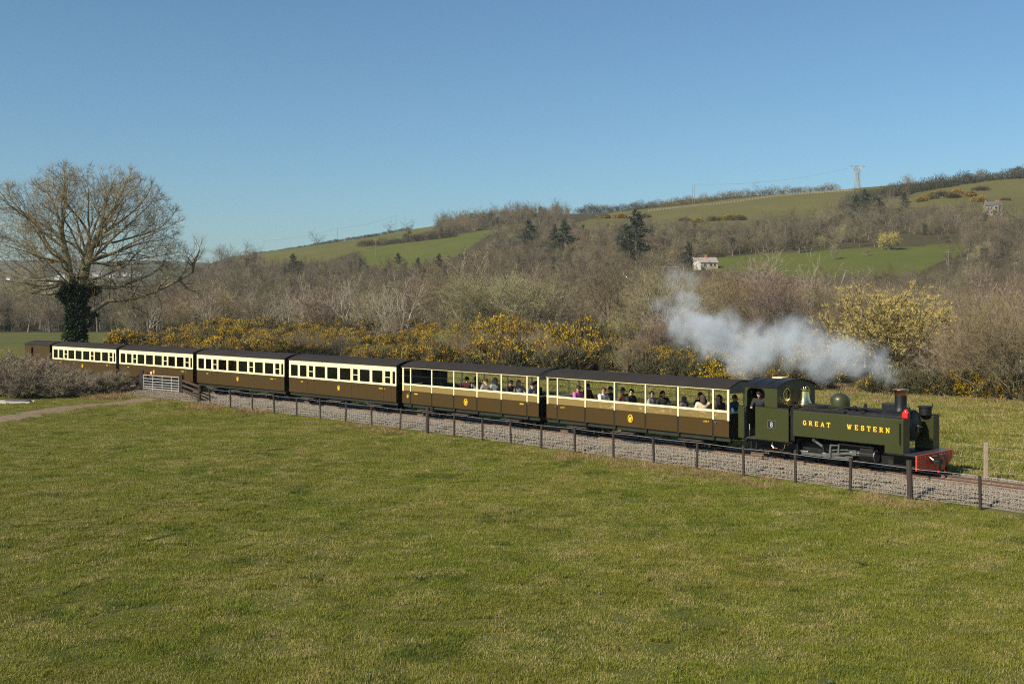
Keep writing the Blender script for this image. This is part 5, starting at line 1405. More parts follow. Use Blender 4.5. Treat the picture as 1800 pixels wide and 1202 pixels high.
POSTS = [-9.21, -8.63, -7.05, -5.47, -3.88, -2.30, -.69, -.03]
def open_coach(s_mid, label, number):
    t = vehicle('open_coach', s_mid, label, 'railway carriage'); L = LEN; h = L / 2
    for sy in (-1, 1):
        ys = lambda a, b: sorted((sy * a, sy * b))
        for (a, b) in zip(POSTS[:-1], POSTS[1:]):
            a_, b_ = h + a + (.045 if a > -9 else -.07), h + b - (.045 if b < -.1 else -.03)
            p = MB().box(a_, b_, *ys(HWC, HWC - .035), Z_BOT, 1.215).build('side_panel', M['brown'], t)
            MB().box(a_, b_, *ys(HWC + .006, HWC - .001), 1.195, 1.222).build('panel_capping', M['brown'], p)
            MB().box(a_ + .0, b_ - .0, *ys(HWC - .012, HWC - .020), 1.222, 1.482).build('perspex_screen', M['perspex'], t)
        for a in POSTS[1:-1]: MB().box(h + a - .042, h + a + .042, *ys(HWC - .012, HWC - .05), Z_SOLE + .03, 1.215).build('panel_strip', M['grime'], t)
        for j, a in enumerate(POSTS):
            ww = .032 if 0 < j < len(POSTS) - 1 else .045
            MB().box(h + a - ww, h + a + ww, *ys(HWC + .012, HWC - .045), 1.20, Z_EAVE - .055).build('post', M['cream'], t, bevel=.006)
        MB().box(-h, h, *ys(HWC + .004, HWC - .04), 1.483, 1.56).build('waist_rail', M['cream'], t, bevel=.006)
        MB().box(-h - .03, h + .03, *ys(HWC + .016, HWC - .05), Z_EAVE - .055, Z_EAVE).build('eaves_rail', M['cream'], t, bevel=.005)
        for z in ((1.93,) if sy < 0 else (1.80, 2.06)): MB().cyl((-h + .05, sy * (HWC - .03), z), (h - .05, sy * (HWC - .03), z), .011, n=6).build('guard_bar', M['grime'], t)
        if sy < 0:
            for x in (h - 8.72, h - .59): MB().bar((x - .06, -HWC - .03, 1.15), (x + .06, -HWC - .03, 1.09), .03, .03).build('door_handle', M['steel'], t)
    for sx in (-1, 1):
        x0, x1 = sorted((sx * h, sx * (h - .04)))
        MB().box(x0, x1, -HWC + .05, HWC - .05, Z_BOT, 1.45).build('end_panel', M['black'], t)  # black stands in for the shadow on the coach end
        MB().box(x0 - .004, x1 + .004, -HWC + .05, HWC - .05, 1.451, 1.50).build('end_rail', M['cream'], t)
        MB().sheet([(-HWC + .05, 1.96 if False else 2.16), (HWC - .05, 2.16), (HWC - .05, Z_EAVE)] + [(HWC * .9 * math.cos(R(a)), Z_EAVE + (Z_ROOF - Z_EAVE - .05) * math.sin(R(a))) for a in range(15, 180, 15)] + [(-HWC + .05, Z_EAVE)], [], x0 + .003, x1 - .003, 'x').build('end_arch', M['pale_interior'], t)
    # slatted benches across the coach
    for x in np.arange(-h + .75, h - .5, 1.17):
        st = MB().box(x - .28, x + .28, -.86, .86, 1.02, 1.08).build('bench', M['interior'], t); MB().box(x - .03, x + .03, -.86, .86, 1.085, 1.42).build('backrest', M['interior'], st)
    arc_roof(MB(), -h + .02, h - .02, HWC - .01, Z_EAVE - .03, Z_ROOF - .05, .012, 14).build('ceiling', M['pale_interior'], t, True)
    crest(t, h - 4.65, .94, -HWC, .31)
    b = MB()
    if number: text(b, number, h - 1.13, 1.075, .065, -HWC, .003, .95); text(b, number, h - 8.46, 1.075, .065, -HWC, .003, .95)
    else:
        for x0 in (h - 8.34, h - 1.14):
            for i in range(4): b.box(x0 + i * .06, x0 + i * .06 + .042, -HWC - .003, -HWC, 1.07, 1.125)
    b.build('painted_number', M['gold'], t)
    roof(t, L); underframe(t, L)
    return t

PITCH = LEN + .47
c1 = open_coach(-LEN / 2, 'brown and cream open sided coach coupled directly behind the locomotive', '4997')
c2 = open_coach(-PITCH - LEN / 2, 'second open sided coach, with a dark cabin at its rear end', None)
# wheelchair end of the second open coach: closed inner cabin
MB().box(-LEN / 2 + .05, -LEN / 2 + 1.9, .25, .29, .66, 2.28).box(-LEN / 2 + 1.86, -LEN / 2 + 1.9, -.1, .25, .66, 2.28).build('inner_cabin', M['black'], c2)
crest(c2, -LEN / 2 + .42, .96, -HWC, .18)
c3 = closed_coach(-2 * PITCH - LEN / 2, 'brown and cream closed coach next behind the open coaches', 'closed brown and cream coaches')
for i, lab in ((3, 'closed coach second behind the open coaches'), (4, 'closed coach passing behind the metal field gate'), (5, 'last closed coach, half hidden by the bare hedge')):
    c = copy_tree(c3); x, y, a = line(-i * PITCH - LEN / 2); c.location = (x, y, 0); c.rotation_euler = (0, 0, a - math.pi / 2); c['label'] = 'brown and cream ' + lab

def guards_van():
    L = 4.0; sm = -6 * PITCH - L / 2 + .05; t = vehicle('guards_van', sm, 'short plain brown guards van with round topped side window at the tail of the train', 'railway van'); h = L / 2
    win = [(-.95, 1.55), (-.60, 1.55), (-.60, 1.98)] + arc(-.775, 1.98, .175, .2, 0, 180, 8) + [(-.95, 1.98)]
    for sy in (-1, 1):
        y0, y1 = sorted((sy * HWC, sy * (HWC - .04)))
        MB().sheet([(-h, Z_BOT), (h, Z_BOT), (h, Z_EAVE), (-h, Z_EAVE)], [win], y0, y1, 'y').build('side_panel', M['brown'], t)
        MB().box(-h, h, *sorted((sy * (HWC + .01), sy * (HWC - .001))), Z_EAVE - .05, Z_EAVE - .004).build('cornice', M['brown'], t)
    for sx in (-1, 1): MB().box(*sorted((sx * h, sx * (h - .04))), -HWC + .042, HWC - .042, Z_BOT, Z_EAVE).build('end_panel', M['brown'] if sx < 0 else M['black'], t)  # front end facing the coach gap coloured black for its shade
    roof(t, L); underframe(t, L)
    return t
guards_van()

# ------------------------------------------------------------------ the locomotive
def locomotive():
    S = 4.0; HW = 1.15
    t = vehicle('steam_locomotive', S, 'dark green narrow gauge tank engine with brass bonnet and copper capped chimney', 'locomotive')
    X = lambda s: s - S
    def bx(b, s0, s1, w0, w1, z0, z1): return b.box(X(s0), X(s1), *sorted((-w0, -w1)), z0, z1)     # w positive towards the camera
    bx(MB(), .62, 7.2, .58, .50, .20, .70).box(X(.62), X(7.2), .50, .58, .20, .70).box(X(.7), X(7.1), -.5, .5, .45, .55).build('frame', M['black'], t)
    bx(bx(MB(), .56, 2.75, 1.12, -1.12, .665, .70), 6.15, 7.22, 1.13, -1.13, .665, .70).build('footplate', M['black'], t)
    # side tanks
    for sg in (1, -1):
        pr = [(X(2.81), .94), (X(6.165), .94), (X(6.165), .702), (X(6.80), .702), (X(6.80), 1.79), (X(2.81), 1.79)]
        tk = MB().prism(pr, *sorted((-sg * HW, -sg * .75)), 'y').build('side_tank', M['green'], t, bevel=.012)
        bx(MB(), 2.83, 6.79, sg * (HW - .02), sg * .78, 1.791, 1.80).build('tank_top', M['grime'], tk)
        if sg > 0:
            MB().tube([(X(6.70), -HW - .045, 1.0), (X(6.70), -HW - .045, 1.68)], .017, 8).build('handrail', M['black'], tk)
            MB().tube([(X(6.70), -HW - .045, 1.02), (X(6.70), -HW, 1.02)], .015, 6).tube([(X(6.70), -HW - .045, 1.66), (X(6.70), -HW, 1.66)], .015, 6).build('handrail_bracket', M['steel'], tk)
            rv = MB()
            for s in np.arange(2.9, 6.8, .12): rv.lathe([(.001, -HW - .004), (.006, -HW - .003), (.006, -HW)], (X(s), 0, 1.755), 5, 'y')
            for z in np.arange(1.0, 1.75, .12):
                for s in (2.86, 4.78): rv.lathe([(.001, -HW - .004), (.006, -HW - .003), (.006, -HW)], (X(s), 0, z), 5, 'y')
            rv.build('rivets', M['green'], tk)
            a, b = MB(), MB()
            text(a, 'GREAT', X(3.20), 1.335, .155, -HW - .003, .003, 1.0, 1.455); text(b, 'GREAT', X(3.212), 1.318, .155, -HW, .0015, 1.0, 1.455)
            text(a, 'WESTERN', X(4.85), 1.335, .155, -HW - .003, .003, 1.0, 1.40); text(b, 'WESTERN', X(4.862), 1.318, .155, -HW, .0015, 1.0, 1.40)
            b.build('lettering_shadow', M['shade'], tk); a.build('lettering', M['gold'], tk)
    # cab
    arch = [(X(.93), 1.84), (X(.93), 2.30)] + [(X(1.12) + .19 * math.cos(R(a)), 2.28 + .18 * math.sin(R(a))) for a in range(180, 89, -15)] + [(X(1.48) + .19 * math.cos(R(a)), 2.28 + .18 * math.sin(R(a))) for a in range(90, -1, -15)] + [(X(1.67), 1.84)]
    for sg in (1, -1):
        ys = sorted((-sg * HW, -sg * (HW - .02)))
        MB().sheet([(X(.84), 1.82), (X(.93), 1.82)] + arch[1:-1] + [(X(1.67), 1.82), (X(2.17), 1.82), (X(2.17), 2.53), (X(.84), 2.53)], [], *ys, 'y').build('cab_side', M['green'], t)
        sh = MB().box(X(1.28), X(2.63), *ys, .70, 1.819).build('bunker_side', M['green'], t)
        bx(MB(), .56, .80, sg * HW, sg * (HW - .02), .69, 1.80).build('rear_side_sheet', M['green'], t)
        bx(MB(), .56, .81, sg * (HW + .01), sg * (HW - .03), 1.802, 1.825).build('rear_sheet_beading', M['black'], t)
        bx(MB(), 1.27, 2.64, sg * (HW + .008), sg * (HW - .25), 1.820, 1.84).build('sheet_beading', M['black'], sh)
        MB().tube([(X(.86), -sg * (HW + .03), .75), (X(.86), -sg * (HW + .03), 1.75)], .016, 8).build('cab_handrail', M['black'], t)
        if sg > 0:
            MB().sheet(rrect(X(1.79), X(2.11), 1.11, 1.39, .02), [rrect(X(1.81), X(2.09), 1.13, 1.37, .015)], -HW - .012, -HW, 'y').build('plate_rim', M['steel'], sh)
            pl = MB().box(X(1.805), X(2.095), -HW - .008, -HW, 1.125, 1.375).build('number_plate', M['plate'], sh)
            text(tb := MB(), '8', X(1.885), 1.165, .17, -HW - .008, .004); tb.build('plate_number', M['plate_white'], pl)
            MB().box(X(2.64), X(2.80), -HW + .10, -HW + .14, .75, 1.80).build('recess_shade_sheet', M['black'], t)  # black sheet added to paint the shade of the firebox recess
    for s_, nm in ((2.16, 'cab_front'), (.86, 'cab_rear')):
        top = [(-HW + .02 + (2 * HW - .04) * i / 12, 2.53 + .20 * (1 - (i / 6 - 1) ** 2)) for i in range(13)]
        cf = MB().sheet([(-HW + .02, 1.0 if s_ < 1 else 1.80), (HW - .02, 1.0 if s_ < 1 else 1.80)] + top[::-1], [circ(-.60, 2.26, .195), circ(.60, 2.26, .195)], X(s_), X(s_) + .02, 'x').build(nm, M['green'], t)
        for y in (-.6, .6):
            MB().lathe([(.175, X(s_) - .005), (.215, X(s_) - .005), (.215, X(s_) + .035), (.175, X(s_) + .035), (.175, X(s_) - .005)], (0, y, 2.26), 24, 'x').build('spectacle_rim', M['brass'], cf, True) if False else MB().sheet(circ(y, 2.26, .222), [circ(y, 2.26, .178)], X(s_) + .021, X(s_) + .04, 'x').build('spectacle_rim', M['brass'], cf)
            MB().box(X(s_) + .008, X(s_) + .012, y - .195, y + .195, 2.07, 2.45).build('spectacle_glass', M['glass'], cf)
    rf = arc_roof(MB(), X(.74), X(2.24), HW + .05, 2.535, 2.76, .025, 16).build('cab_roof', M['black'], t, True)
    for s in (.76, 1.2, 1.7, 2.2): arc_roof(MB(), X(s) - .015, X(s) + .015, HW + .045, 2.54, 2.772, .015, 16).build('roof_rib', M['black'], rf)
    MB().box(X(1.2), X(1.62), -.05, .35, 2.755, 2.79).build('roof_hatch', M['cream'], rf)
    bx(MB(), .87, 2.15, HW - .05, -HW + .05, .701, .73).build('cab_floor', M['sleeper'], t)
    MB().box(X(1.95), X(2.10), -.62, .62, .74, 1.95).build('backhead', M['black'], t)
    MB().tube([(X(1.05), -HW - .02, .80), (X(1.08), -HW - .05, 1.0), (X(1.06), -HW - .03, 1.2)], .02, 8).build('grab_rail', M['steel'], t)
    # boiler, smokebox and mountings
    bo = MB().cyl((X(2.18), 0, 1.50), (X(5.6), 0, 1.50), .46, n=32).build('boiler', M['black'], t, True)
    for s in (2.9, 3.5, 4.4, 5.1): MB().cyl((X(s), 0, 1.50), (X(s) + .05, 0, 1.50), .468, n=32).build('boiler_band', M['black'], bo, True)
    sb = MB().cyl((X(5.6), 0, 1.50), (X(6.52), 0, 1.50), .50, n=32).build('smokebox', M['black'], t, True)
    MB().lathe([(.44, X(6.52)), (.44, X(6.55)), (.30, X(6.61)), (.10, X(6.64)), (.001, X(6.645))], (0, 0, 1.50), 24, 'x').build('smokebox_door', M['black'], sb, True)
    MB().bar((X(6.66), 0, 1.50), (X(6.66), .02, 1.30), .025, .025).bar((X(6.67), 0, 1.50), (X(6.69), .24, 1.44), .025, .025).cyl((X(6.62), 0, 1.5), (X(6.70), 0, 1.5), .04, n=10).build('door_handle', M['steel'], sb)
    MB().lathe([(.36, 1.86), (.33, 1.90), (.33, 2.06), (.325, 2.12)] + [(.325 * math.cos(R(a)), 2.12 + .27 * math.sin(R(a))) for a in range(10, 90, 10)] + [(.04, 2.39)], (X(3.88), 0, 0), 32).build('dome', M['green'], t, True)
    MB().lathe([(.04, 2.385), (.045, 2.41), (.02, 2.43), (.035, 2.46), (.012, 2.49), (.001, 2.492)], (X(3.88), 0, 0), 16).build('dome_finial', M['brass'], t, True)
    MB().lathe([(.29, 1.88), (.285, 1.91), (.225, 1.98), (.185, 2.08), (.165, 2.22), (.155, 2.36), (.175, 2.385), (.175, 2.43), (.14, 2.43), (.13, 2.36)], (X(2.50), 0, 0), 32).build('safety_valve_bonnet', M['brass'], t, True)
    for y in (-.06, .06): MB().lathe([(.03, 2.36), (.03, 2.46), (.015, 2.50), (.001, 2.505)], (X(2.50), y, 0), 10).build('safety_valve', M['brass'], t, True)
    MB().tube([(X(2.45), -.30, 1.86), (X(2.62), -.46, 1.90), (X(2.85), -.52, 1.84)], .022, 6).tube([(X(2.62), -.35, 1.86), (X(2.74), -.50, 1.89), (X(3.0), -.56, 1.84)], .018, 6).build('injector_pipe', M['copper'], t)
    MB().tube([(X(2.2), -.55, 1.90), (X(3.3), -.42, 1.96), (X(5.5), -.42, 1.96)], .018, 6).build('boiler_handrail', M['black'], t)
    MB().lathe([(.25, 1.92), (.215, 1.98), (.19, 2.06), (.185, 2.46)], (X(6.08), 0, 0), 28).build('chimney', M['black'], t, True)
    MB().lathe([(.189, 2.44), (.192, 2.53), (.205, 2.56), (.245, 2.585), (.255, 2.61), (.24, 2.635), (.19, 2.64), (.16, 2.635), (.15, 2.5)], (X(6.08), 0, 0), 28).build('chimney_cap', M['copper'], t, True)
    # clutter on the tank tops
    bx(MB(), 5.12, 5.82, -.50, -.86, 1.80, 2.10).build('toolbox', M['black'], t, bevel=.03)
    MB().lathe([(.20, 1.80), (.20, 2.03), (.235, 2.035), (.235, 2.075), (.19, 2.085), (.001, 2.09)], (X(6.54), .72, 0), 20).build('tank_filler', M['black'], t, True)
    MB().tube([(X(6.76), .72, 2.05), (X(6.80), .72, 2.16), (X(6.78), .72, 2.20)], .015, 6).build('filler_catch', M['black'], t)
    bx(MB(), 3.0, 4.6, .92, .80, 1.801, 1.86).build('fire_iron_rack', M['black'], t)
    MB().tube([(X(2.75), -.70, 1.84), (X(5.2), -.68, 1.86)], .014, 6).tube([(X(3.0), -.62, 1.87), (X(5.6), -.60, 1.85)], .012, 6).build('fire_irons', M['grime'], t)
    for s, r_, z1, nm in ((4.62, .06, 2.02, 'whistle'), (5.0, .045, 2.13, 'lubricator'), (4.95, .10, 1.95, 'valve_body'), (4.35, .08, 1.94, 'clack_valve'), (6.55, .05, 2.12, 'lamp_iron')):
        MB().lathe([(r_, 1.80), (r_, z1 - .05), (r_ * 1.25, z1 - .04), (r_ * .8, z1), (.001, z1 + .004)], (X(s), -.30 if s < 6 else -.35, 0), 12).build(nm, M['black'], t, True)
    # red hand lamp on the near tank
    lp = bx(MB(), 6.60, 6.78, .86, .70, 1.805, 1.985).build('hand_lamp', M['lamp_red'], t, bevel=.015)
    MB().lathe([(.09, 1.985), (.06, 2.04), (.06, 2.07), (.001, 2.085)], (X(6.69), -.78, 0), 14).build('lamp_top', M['lamp_red'], lp, True)
    MB().tube([(X(6.62), -.78, 2.0), (X(6.63), -.78, 2.14), (X(6.75), -.78, 2.14), (X(6.76), -.78, 2.0)], .009, 5).build('lamp_handle', M['black'], lp)
    MB().lathe([(.05, X(6.78)), (.05, X(6.80)), (.001, X(6.803))], (0, -.78, 1.89), 14, 'x').build('lamp_lens', M['glass'], lp)
    # buffer beam
    bm_ = MB().prism([(-HW, .712), (-HW, .24), (.30, .13), (.62, .13), (HW, .46), (HW, .712)], X(7.20), X(7.245), 'x').build('buffer_beam', M['red'], t, bevel=.006)
    rv = MB()
    for y in (-1.08, -.92, -.62, -.40, .40, .62, .92):
        for z in np.arange(.30, .68, .085): rv.lathe([(.001, X(7.258)), (.014, X(7.254)), (.016, X(7.245))], (0, y, z), 6, 'x')
    rv.build('beam_rivets', M['red'], bm_)
    MB().box(X(6.80), X(7.20), -HW + .02, HW - .02, .702, .716).build('front_deck', M['galv_blue'], t)
    MB().cyl((X(7.24), 0, .44), (X(7.46), 0, .44), .06, n=10).box(X(7.40), X(7.45), -.11, .11, .37, .51).build('coupler', M['black'], t)
    MB().tube([(X(7.25), -.34, .60), (X(7.36), -.33, .52), (X(7.38), -.25, .40), (X(7.36), -.10, .40)], .03, 7).build('coupling_chain', M['steel'], t)
    for y, e in ((-.18, .18), (.25, .15)):
        hs = MB().tube([(X(7.25), y, .62), (X(7.40), y + .02, .64), (X(7.47), y + .05, .50), (X(7.46), y + .08, .30), (X(7.42), y + .09, e)], .035, 8).build('brake_hose', M['black'], t)
        MB().cyl((X(7.42), y + .09, e), (X(7.40), y + .09, e - .06), .035, n=8).build('hose_end', M['lamp_red'], hs)
    # wheels and motion
    for s in (2.95, 3.80, 4.65):
        for sy in (-1, 1): wheel(t, X(s), sy * .36, .36, 'driving_wheel', M['black'])
        for sy in (-1, 1):
            MB().prism([(X(s) - .10, .26), (X(s) + .10, .26), (X(s) + .16, .42), (X(s) - .16, .42)], *sorted((sy * .64, sy * .72)), 'y').build('crank', M['steel'], t, bevel=.02)
    for s in (1.55, 6.45):
        for sy in (-1, 1): wheel(t, X(s), sy * .34, .27, 'pony_wheel', M['black'])
    for sy in (-1, 1):
        MB().bar((X(2.9), sy * .755, .34), (X(3.82), sy * .755, .33), .035, .085).build('coupling_rod', M['steel'], t)
        MB().bar((X(3.78), sy * .765, .33), (X(4.68), sy * .765, .33), .035, .085).build('coupling_rod', M['steel'], t)
        MB().bar((X(3.85), sy * .80, .38), (X(4.90), sy * .80, .54), .03, .075).build('connecting_rod', M['steel'], t)
        MB().bar((X(4.45), sy * .80, .60), (X(5.2), sy * .80, .60), .05, .03).bar((X(4.45), sy * .80, .48), (X(5.2), sy * .80, .48), .05, .03).cyl((X(4.75), sy * .80, .54), (X(5.2), sy * .80, .54), .025, n=8).box(X(4.85), X(5.0), *sorted((sy * .76, sy * .86)), .46, .63).build('slide_bars', M['steel'], t)
        cy = MB().cyl((X(5.19), sy * .84, .52), (X(5.70), sy * .84, .52), .18, n=20).box(X(5.21), X(5.68), *sorted((sy * .66, sy * 1.0)), .56, .74).build('cylinder', M['black'], t, bevel=.015)
        MB().cyl((X(5.705), sy * .84, .52), (X(5.73), sy * .84, .52), .19, n=20).build('cylinder_cover', M['steel'], cy)
        MB().bar((X(3.47), sy * .92, .84), (X(3.80), sy * .92, .66), .03, .08).cyl((X(3.47), sy * .90, .84), (X(3.47), sy * .95, .84), .055, n=12).bar((X(3.80), sy * .92, .66), (X(3.82), sy * .86, .45), .03, .03).build('reversing_lever', M['steel'], t)
        MB().bar((X(4.02), sy * .85, .34), (X(4.06), sy * .85, .72), .03, .06).bar((X(4.06), sy * .86, .72), (X(4.35), sy * .86, .74), .025, .04).bar((X(4.36), sy * .87, .50), (X(4.38), sy * .87, .80), .03, .05).bar((X(4.1), sy * .84, .56), (X(4.7), sy * .84, .62), .025, .035).build('valve_gear', M['steel'], t)
        MB().bar((X(4.4), sy * .95, .80), (X(5.7), sy * .95, .79), .03, .03).build('drain_rod', M['grime'], t)
        MB().tube([(X(1.86), sy * .98, .62), (X(1.86), sy * 1.0, .50), (X(1.93), sy * 1.0, .44), (X(2.05), sy * .95, .42)], .018, 6).tube([(X(2.38), sy * .98, .60), (X(2.36), sy * 1.0, .46), (X(2.28), sy * 1.0, .40), (X(2.12), sy * .95, .40)], .018, 6).build('water_pipe', M['copper'], t)
        MB().box(X(.98), X(1.24), *sorted((sy * .92, sy * 1.12)), .32, .345).bar((X(1.0), sy * 1.0, .33), (X(1.0), sy * 1.0, .67), .02, .06).bar((X(1.22), sy * 1.0, .33), (X(1.22), sy * 1.0, .67), .02, .06).build('cab_step', M['black'], t)
        MB().box(X(1.05), X(2.4), *sorted((sy * .50, sy * .62)), .24, .40).build('pony_frame', M['grime'], t)
        MB().box(X(6.0), X(6.9), *sorted((sy * .50, sy * .62)), .24, .42).build('pony_frame', M['grime'], t)
        MB().box(X(2.70), X(2.80), *sorted((sy * .62, sy * .86)), .22, .86).build('frame_bracket', M['black'], t)
    return t
M['plate_white'] = mat('plate_numeral', (.45, .44, .38), .4)
M['galv_blue'] = mat('steel_deck', (.10, .11, .13), .35, metal=.6, var=.4, scale=5)
locomotive()
# ------------------------------------------------------------------ lineside fence, gate, scrub
def lineside_fence():
    W0 = 2.92; ss = [-33.65, -31.48, -29.28, -27.14, -25.1, -23.0, -20.9, -18.82, -16.67, -14.72, -12.9, -11.07, -9.33, -7.58, -5.74, -3.75, -1.8, .12, 2.09, 4.09, 6.04, 8.01, 10.1, 12.1, 14.2]
    o = line(-10, W0); t = empty('wire_fence', (o[0], o[1], 0), 0, 'stock fence of dark posts and square wire mesh along the near side of the track', 'fence'); org = Vector((o[0], o[1], 0))
    def pt(s, z):
        x, y, a = line(s, W0); return Vector((x, y, gz(x, y) + z)) - org
    r = random.Random(4)
    thin = [MB().prism(circ(0, 0, .047, 7), -.3, 1.0, 'z').mesh('post', M['post']) for _ in range(1)][0]
    thick = MB().prism(circ(0, 0, .088, 10), -.3, 1.10, 'z').mesh('post', M['post'])
    for s in ss:
        big = s in (-14.72, 8.01); p = pt(s, 0); q = link('post', thick if big else thin, t, p); q.rotation_euler = (r.uniform(-.05, .05), r.uniform(-.05, .05), r.uniform(0, 3)); q.scale = (1, 1, r.uniform(.93, 1.07))
    zs = (.10, .22, .34, .46, .58, .70)
    fine = np.arange(ss[0], ss[-1] + .01, .7)
    b = MB()
    for z in zs + (.93,):
        for a, c in zip(fine[:-1], fine[1:]):
            b.cyl(pt(a, z + .012 * math.sin(a * 2 + z)) + Vector((0, 0, 0)), pt(c, z + .012 * math.sin(c * 2 + z)), .0034 if z < .9 else .0052, n=3, caps=False)
    b.build('line_wire', M['wire'], t)
    b = MB()
    for s in np.arange(ss[0], ss[-1], .155):
        b.cyl(pt(s, .10), pt(s + r.uniform(-.015, .015), .70), .0028, n=3, caps=False)
    b.build('netting_stays', M['wire'], t)
    # fence on the far side of the line, seen beyond the engine
    p0 = Vector(((1733 - 900) / F_PX * 35.4, 35.4, 0)); t2 = empty('far_wire_fence', (p0.x, p0.y, gz(p0.x, p0.y)), 0, 'pale post with thin wires on the far side of the track by the engine', 'fence')
    MB().prism([(-.06, -.05), (.06, -.05), (.06, .05), (-.06, .05)], -.3, 1.26, 'z').build('post', M['pale_post'], t2, bevel=.01)
    s, w = to_line(np.array([p0.x]), np.array([p0.y])); s, w = float(s[0]), float(w[0]); b = MB(); z0 = gz(p0.x, p0.y)
    for z in (.35, .75, 1.12):
        pts = [Vector((*line(q, w)[:2], z0 + z)) - Vector((p0.x, p0.y, z0)) for q in np.arange(s - 9, s + 9, 1.5)]
        b.tube(pts, .0038, 3)
    b.build('line_wire', M['wire'], t2)
lineside_fence()

def gate():
    a, c = at(250.5, 71.0), at(316, 68.4); a.z = c.z = -.30; d = (c - a); L = d.length; an = math.atan2(d.y, d.x)
    t = empty('field_gate', a, an, 'galvanised seven bar field gate closed across the farm crossing', 'gate')
    for z in (.16, .30, .44, .58, .74, .92, 1.14): MB().cyl((.12, 0, z), (L - .10, 0, z), .021 if z < 1.1 else .026, n=8).build('bar', M['galv'], t)
    for x in (.12, .12 + (L - .22) * .27, .12 + (L - .22) * .54, .12 + (L - .22) * .8, L - .10): MB().box(x - .022, x + .022, -.018, .018, .13, 1.16).build('upright', M['galv'], t)
    MB().cyl((.05, 0, .3), (.12, 0, .3), .02, n=6).cyl((.05, 0, 1.0), (.12, 0, 1.0), .02, n=6).build('hinge', M['galv'], t)
    sg = tag(MB().lathe([(.001, -.012), (.10, -.012), (.10, .012), (.001, .012)], (0, 0, 0), 20, 'y').build('warning_sign', M['wall_white']), 'small round red rimmed white sign above the field gate', 'sign')
    sg.location = a + d * .24 + Vector((0, 0, 1.30)); sg.rotation_euler = (0, 0, an)
    MB().sheet(circ(0, 0, .10, 20), [circ(0, 0, .075, 20)], -.016, -.0125, 'y').build('rim', M['lamp_red'], sg); MB().box(-.015, .015, .013, .03, -.22, .08).build('bracket', M['galv'], sg)
    for q, lab, h in ((a - d.normalized() * .10, 'dark timber post on the left of the field gate', 1.45), (c + d.normalized() * .12, 'dark timber post on the right of the field gate', 1.32)):
        tag(MB().prism([(-.11, -.10), (.11, -.10), (.11, .10), (-.11, .10)], -.3, h, 'z').build('gate_post', M['post'], bevel=.015), lab, 'post').location = q
    def wing(p, q, h0, h1, n, posts, label):
        t = empty('rail_fence', p, 0, label, 'fence'); e = q - p
        for i in range(n):
            z0 = .12 + (h0 - .15) * i / (n - 1); z1 = .05 + (h1 - .08) * i / (n - 1)
            MB().bar(Vector((0, 0, z0)) + e * .03, e + Vector((0, 0, z1)), .05, .13).build('rail', M['railing'], t)
        for k in posts:
            MB().prism([(-.08, -.07), (.08, -.07), (.08, .07), (-.08, .07)], -.3, h0 + (h1 - h0) * k + .06, 'z').build('post', M['post'], t).location = e * k + Vector((.0, .10, 0))
    p, q = c + d.normalized() * .25, at(351, 63.9); q.z = -.32
    wing(p, q, 1.0, .95, 4, (.96,), 'dark four rail timber fence from the gate to the wire fence')
    p, q = a - d.normalized() * .22, at(212, 70.6); q.z = -.34
    wing(p, q, 1.15, .45, 4, (.62,), 'sloping dark rail fence between the gate and the bare hedge')
    s = at(19, 66.0); t = empty('water_trough', (s.x, s.y, gz(s.x, s.y) - .06), .06, 'low pale trough lying in the grass at the left edge', 'trough')
    MB().prism([(-1.15, .0), (1.2, .0), (1.25, .20), (-1.2, .22)], -.42, -.36, 'y').prism([(-1.15, .0), (1.2, .0), (1.25, .20), (-1.2, .22)], .36, .42, 'y').box(-1.14, 1.18, -.36, .36, .0, .06).build('basin', M['concrete'], t)
    MB().box(-.2, 1.0, -.43, .43, .225, .25).build('lid', M['slate'], t)
gate()

KINDS['thorn'] = [(*bare_tree_meshes(s, H=3.0, W=3.4, trunk=.35, bark='grey', twig='thorn', stems=7, per=6, twl=.42, tww=.020, limb_ang=34, low=.02, nch=(4, 4, 4), trad=.045), 3.0) for s in (501, 502)]
def near_scrub():
    r = np.random.default_rng(61)
    for j, (u_, Y, h, lab) in enumerate(((-14, 69.5, 2.3, 'at the picture\'s left edge'), (14, 70.5, 2.6, 'second from the left edge'), (38, 71.0, 2.8, 'tallest, left of the van'), (62, 70.0, 2.5, 'in front of the guards van'), (86, 71.0, 2.1, 'before the van\'s front end'), (108, 70.5, 2.2, 'before the last coach\'s first windows'), (132, 71.0, 1.7, 'before the last coach\'s middle'), (156, 70.8, 1.5, 'low, before the last coach'), (180, 71.0, 1.4, 'low, near the coach gap'), (202, 70.8, 1.5, 'lowest, beside the rail fence'), (50, 68.8, 2.0, 'low, in front of the tallest one'), (96, 69.0, 1.7, 'low, in front of the van\'s end'), (120, 69.2, 1.6, 'low, above the bracken'), (150, 69.6, 1.4, 'lowest, above the bracken'), (10, 68.6, 2.0, 'low, in front of the left edge'))):
        plant('thorn', j, at(u_, Y, -.1), r.uniform(0, 6.28), h, 1.05 * (1.2 if h < 2 else 1), 'pale twiggy thorn bush in the hedge, ' + lab, 'thorn bushes of the hedge by the van', 'thorn_bush', 'bush')
near_scrub()

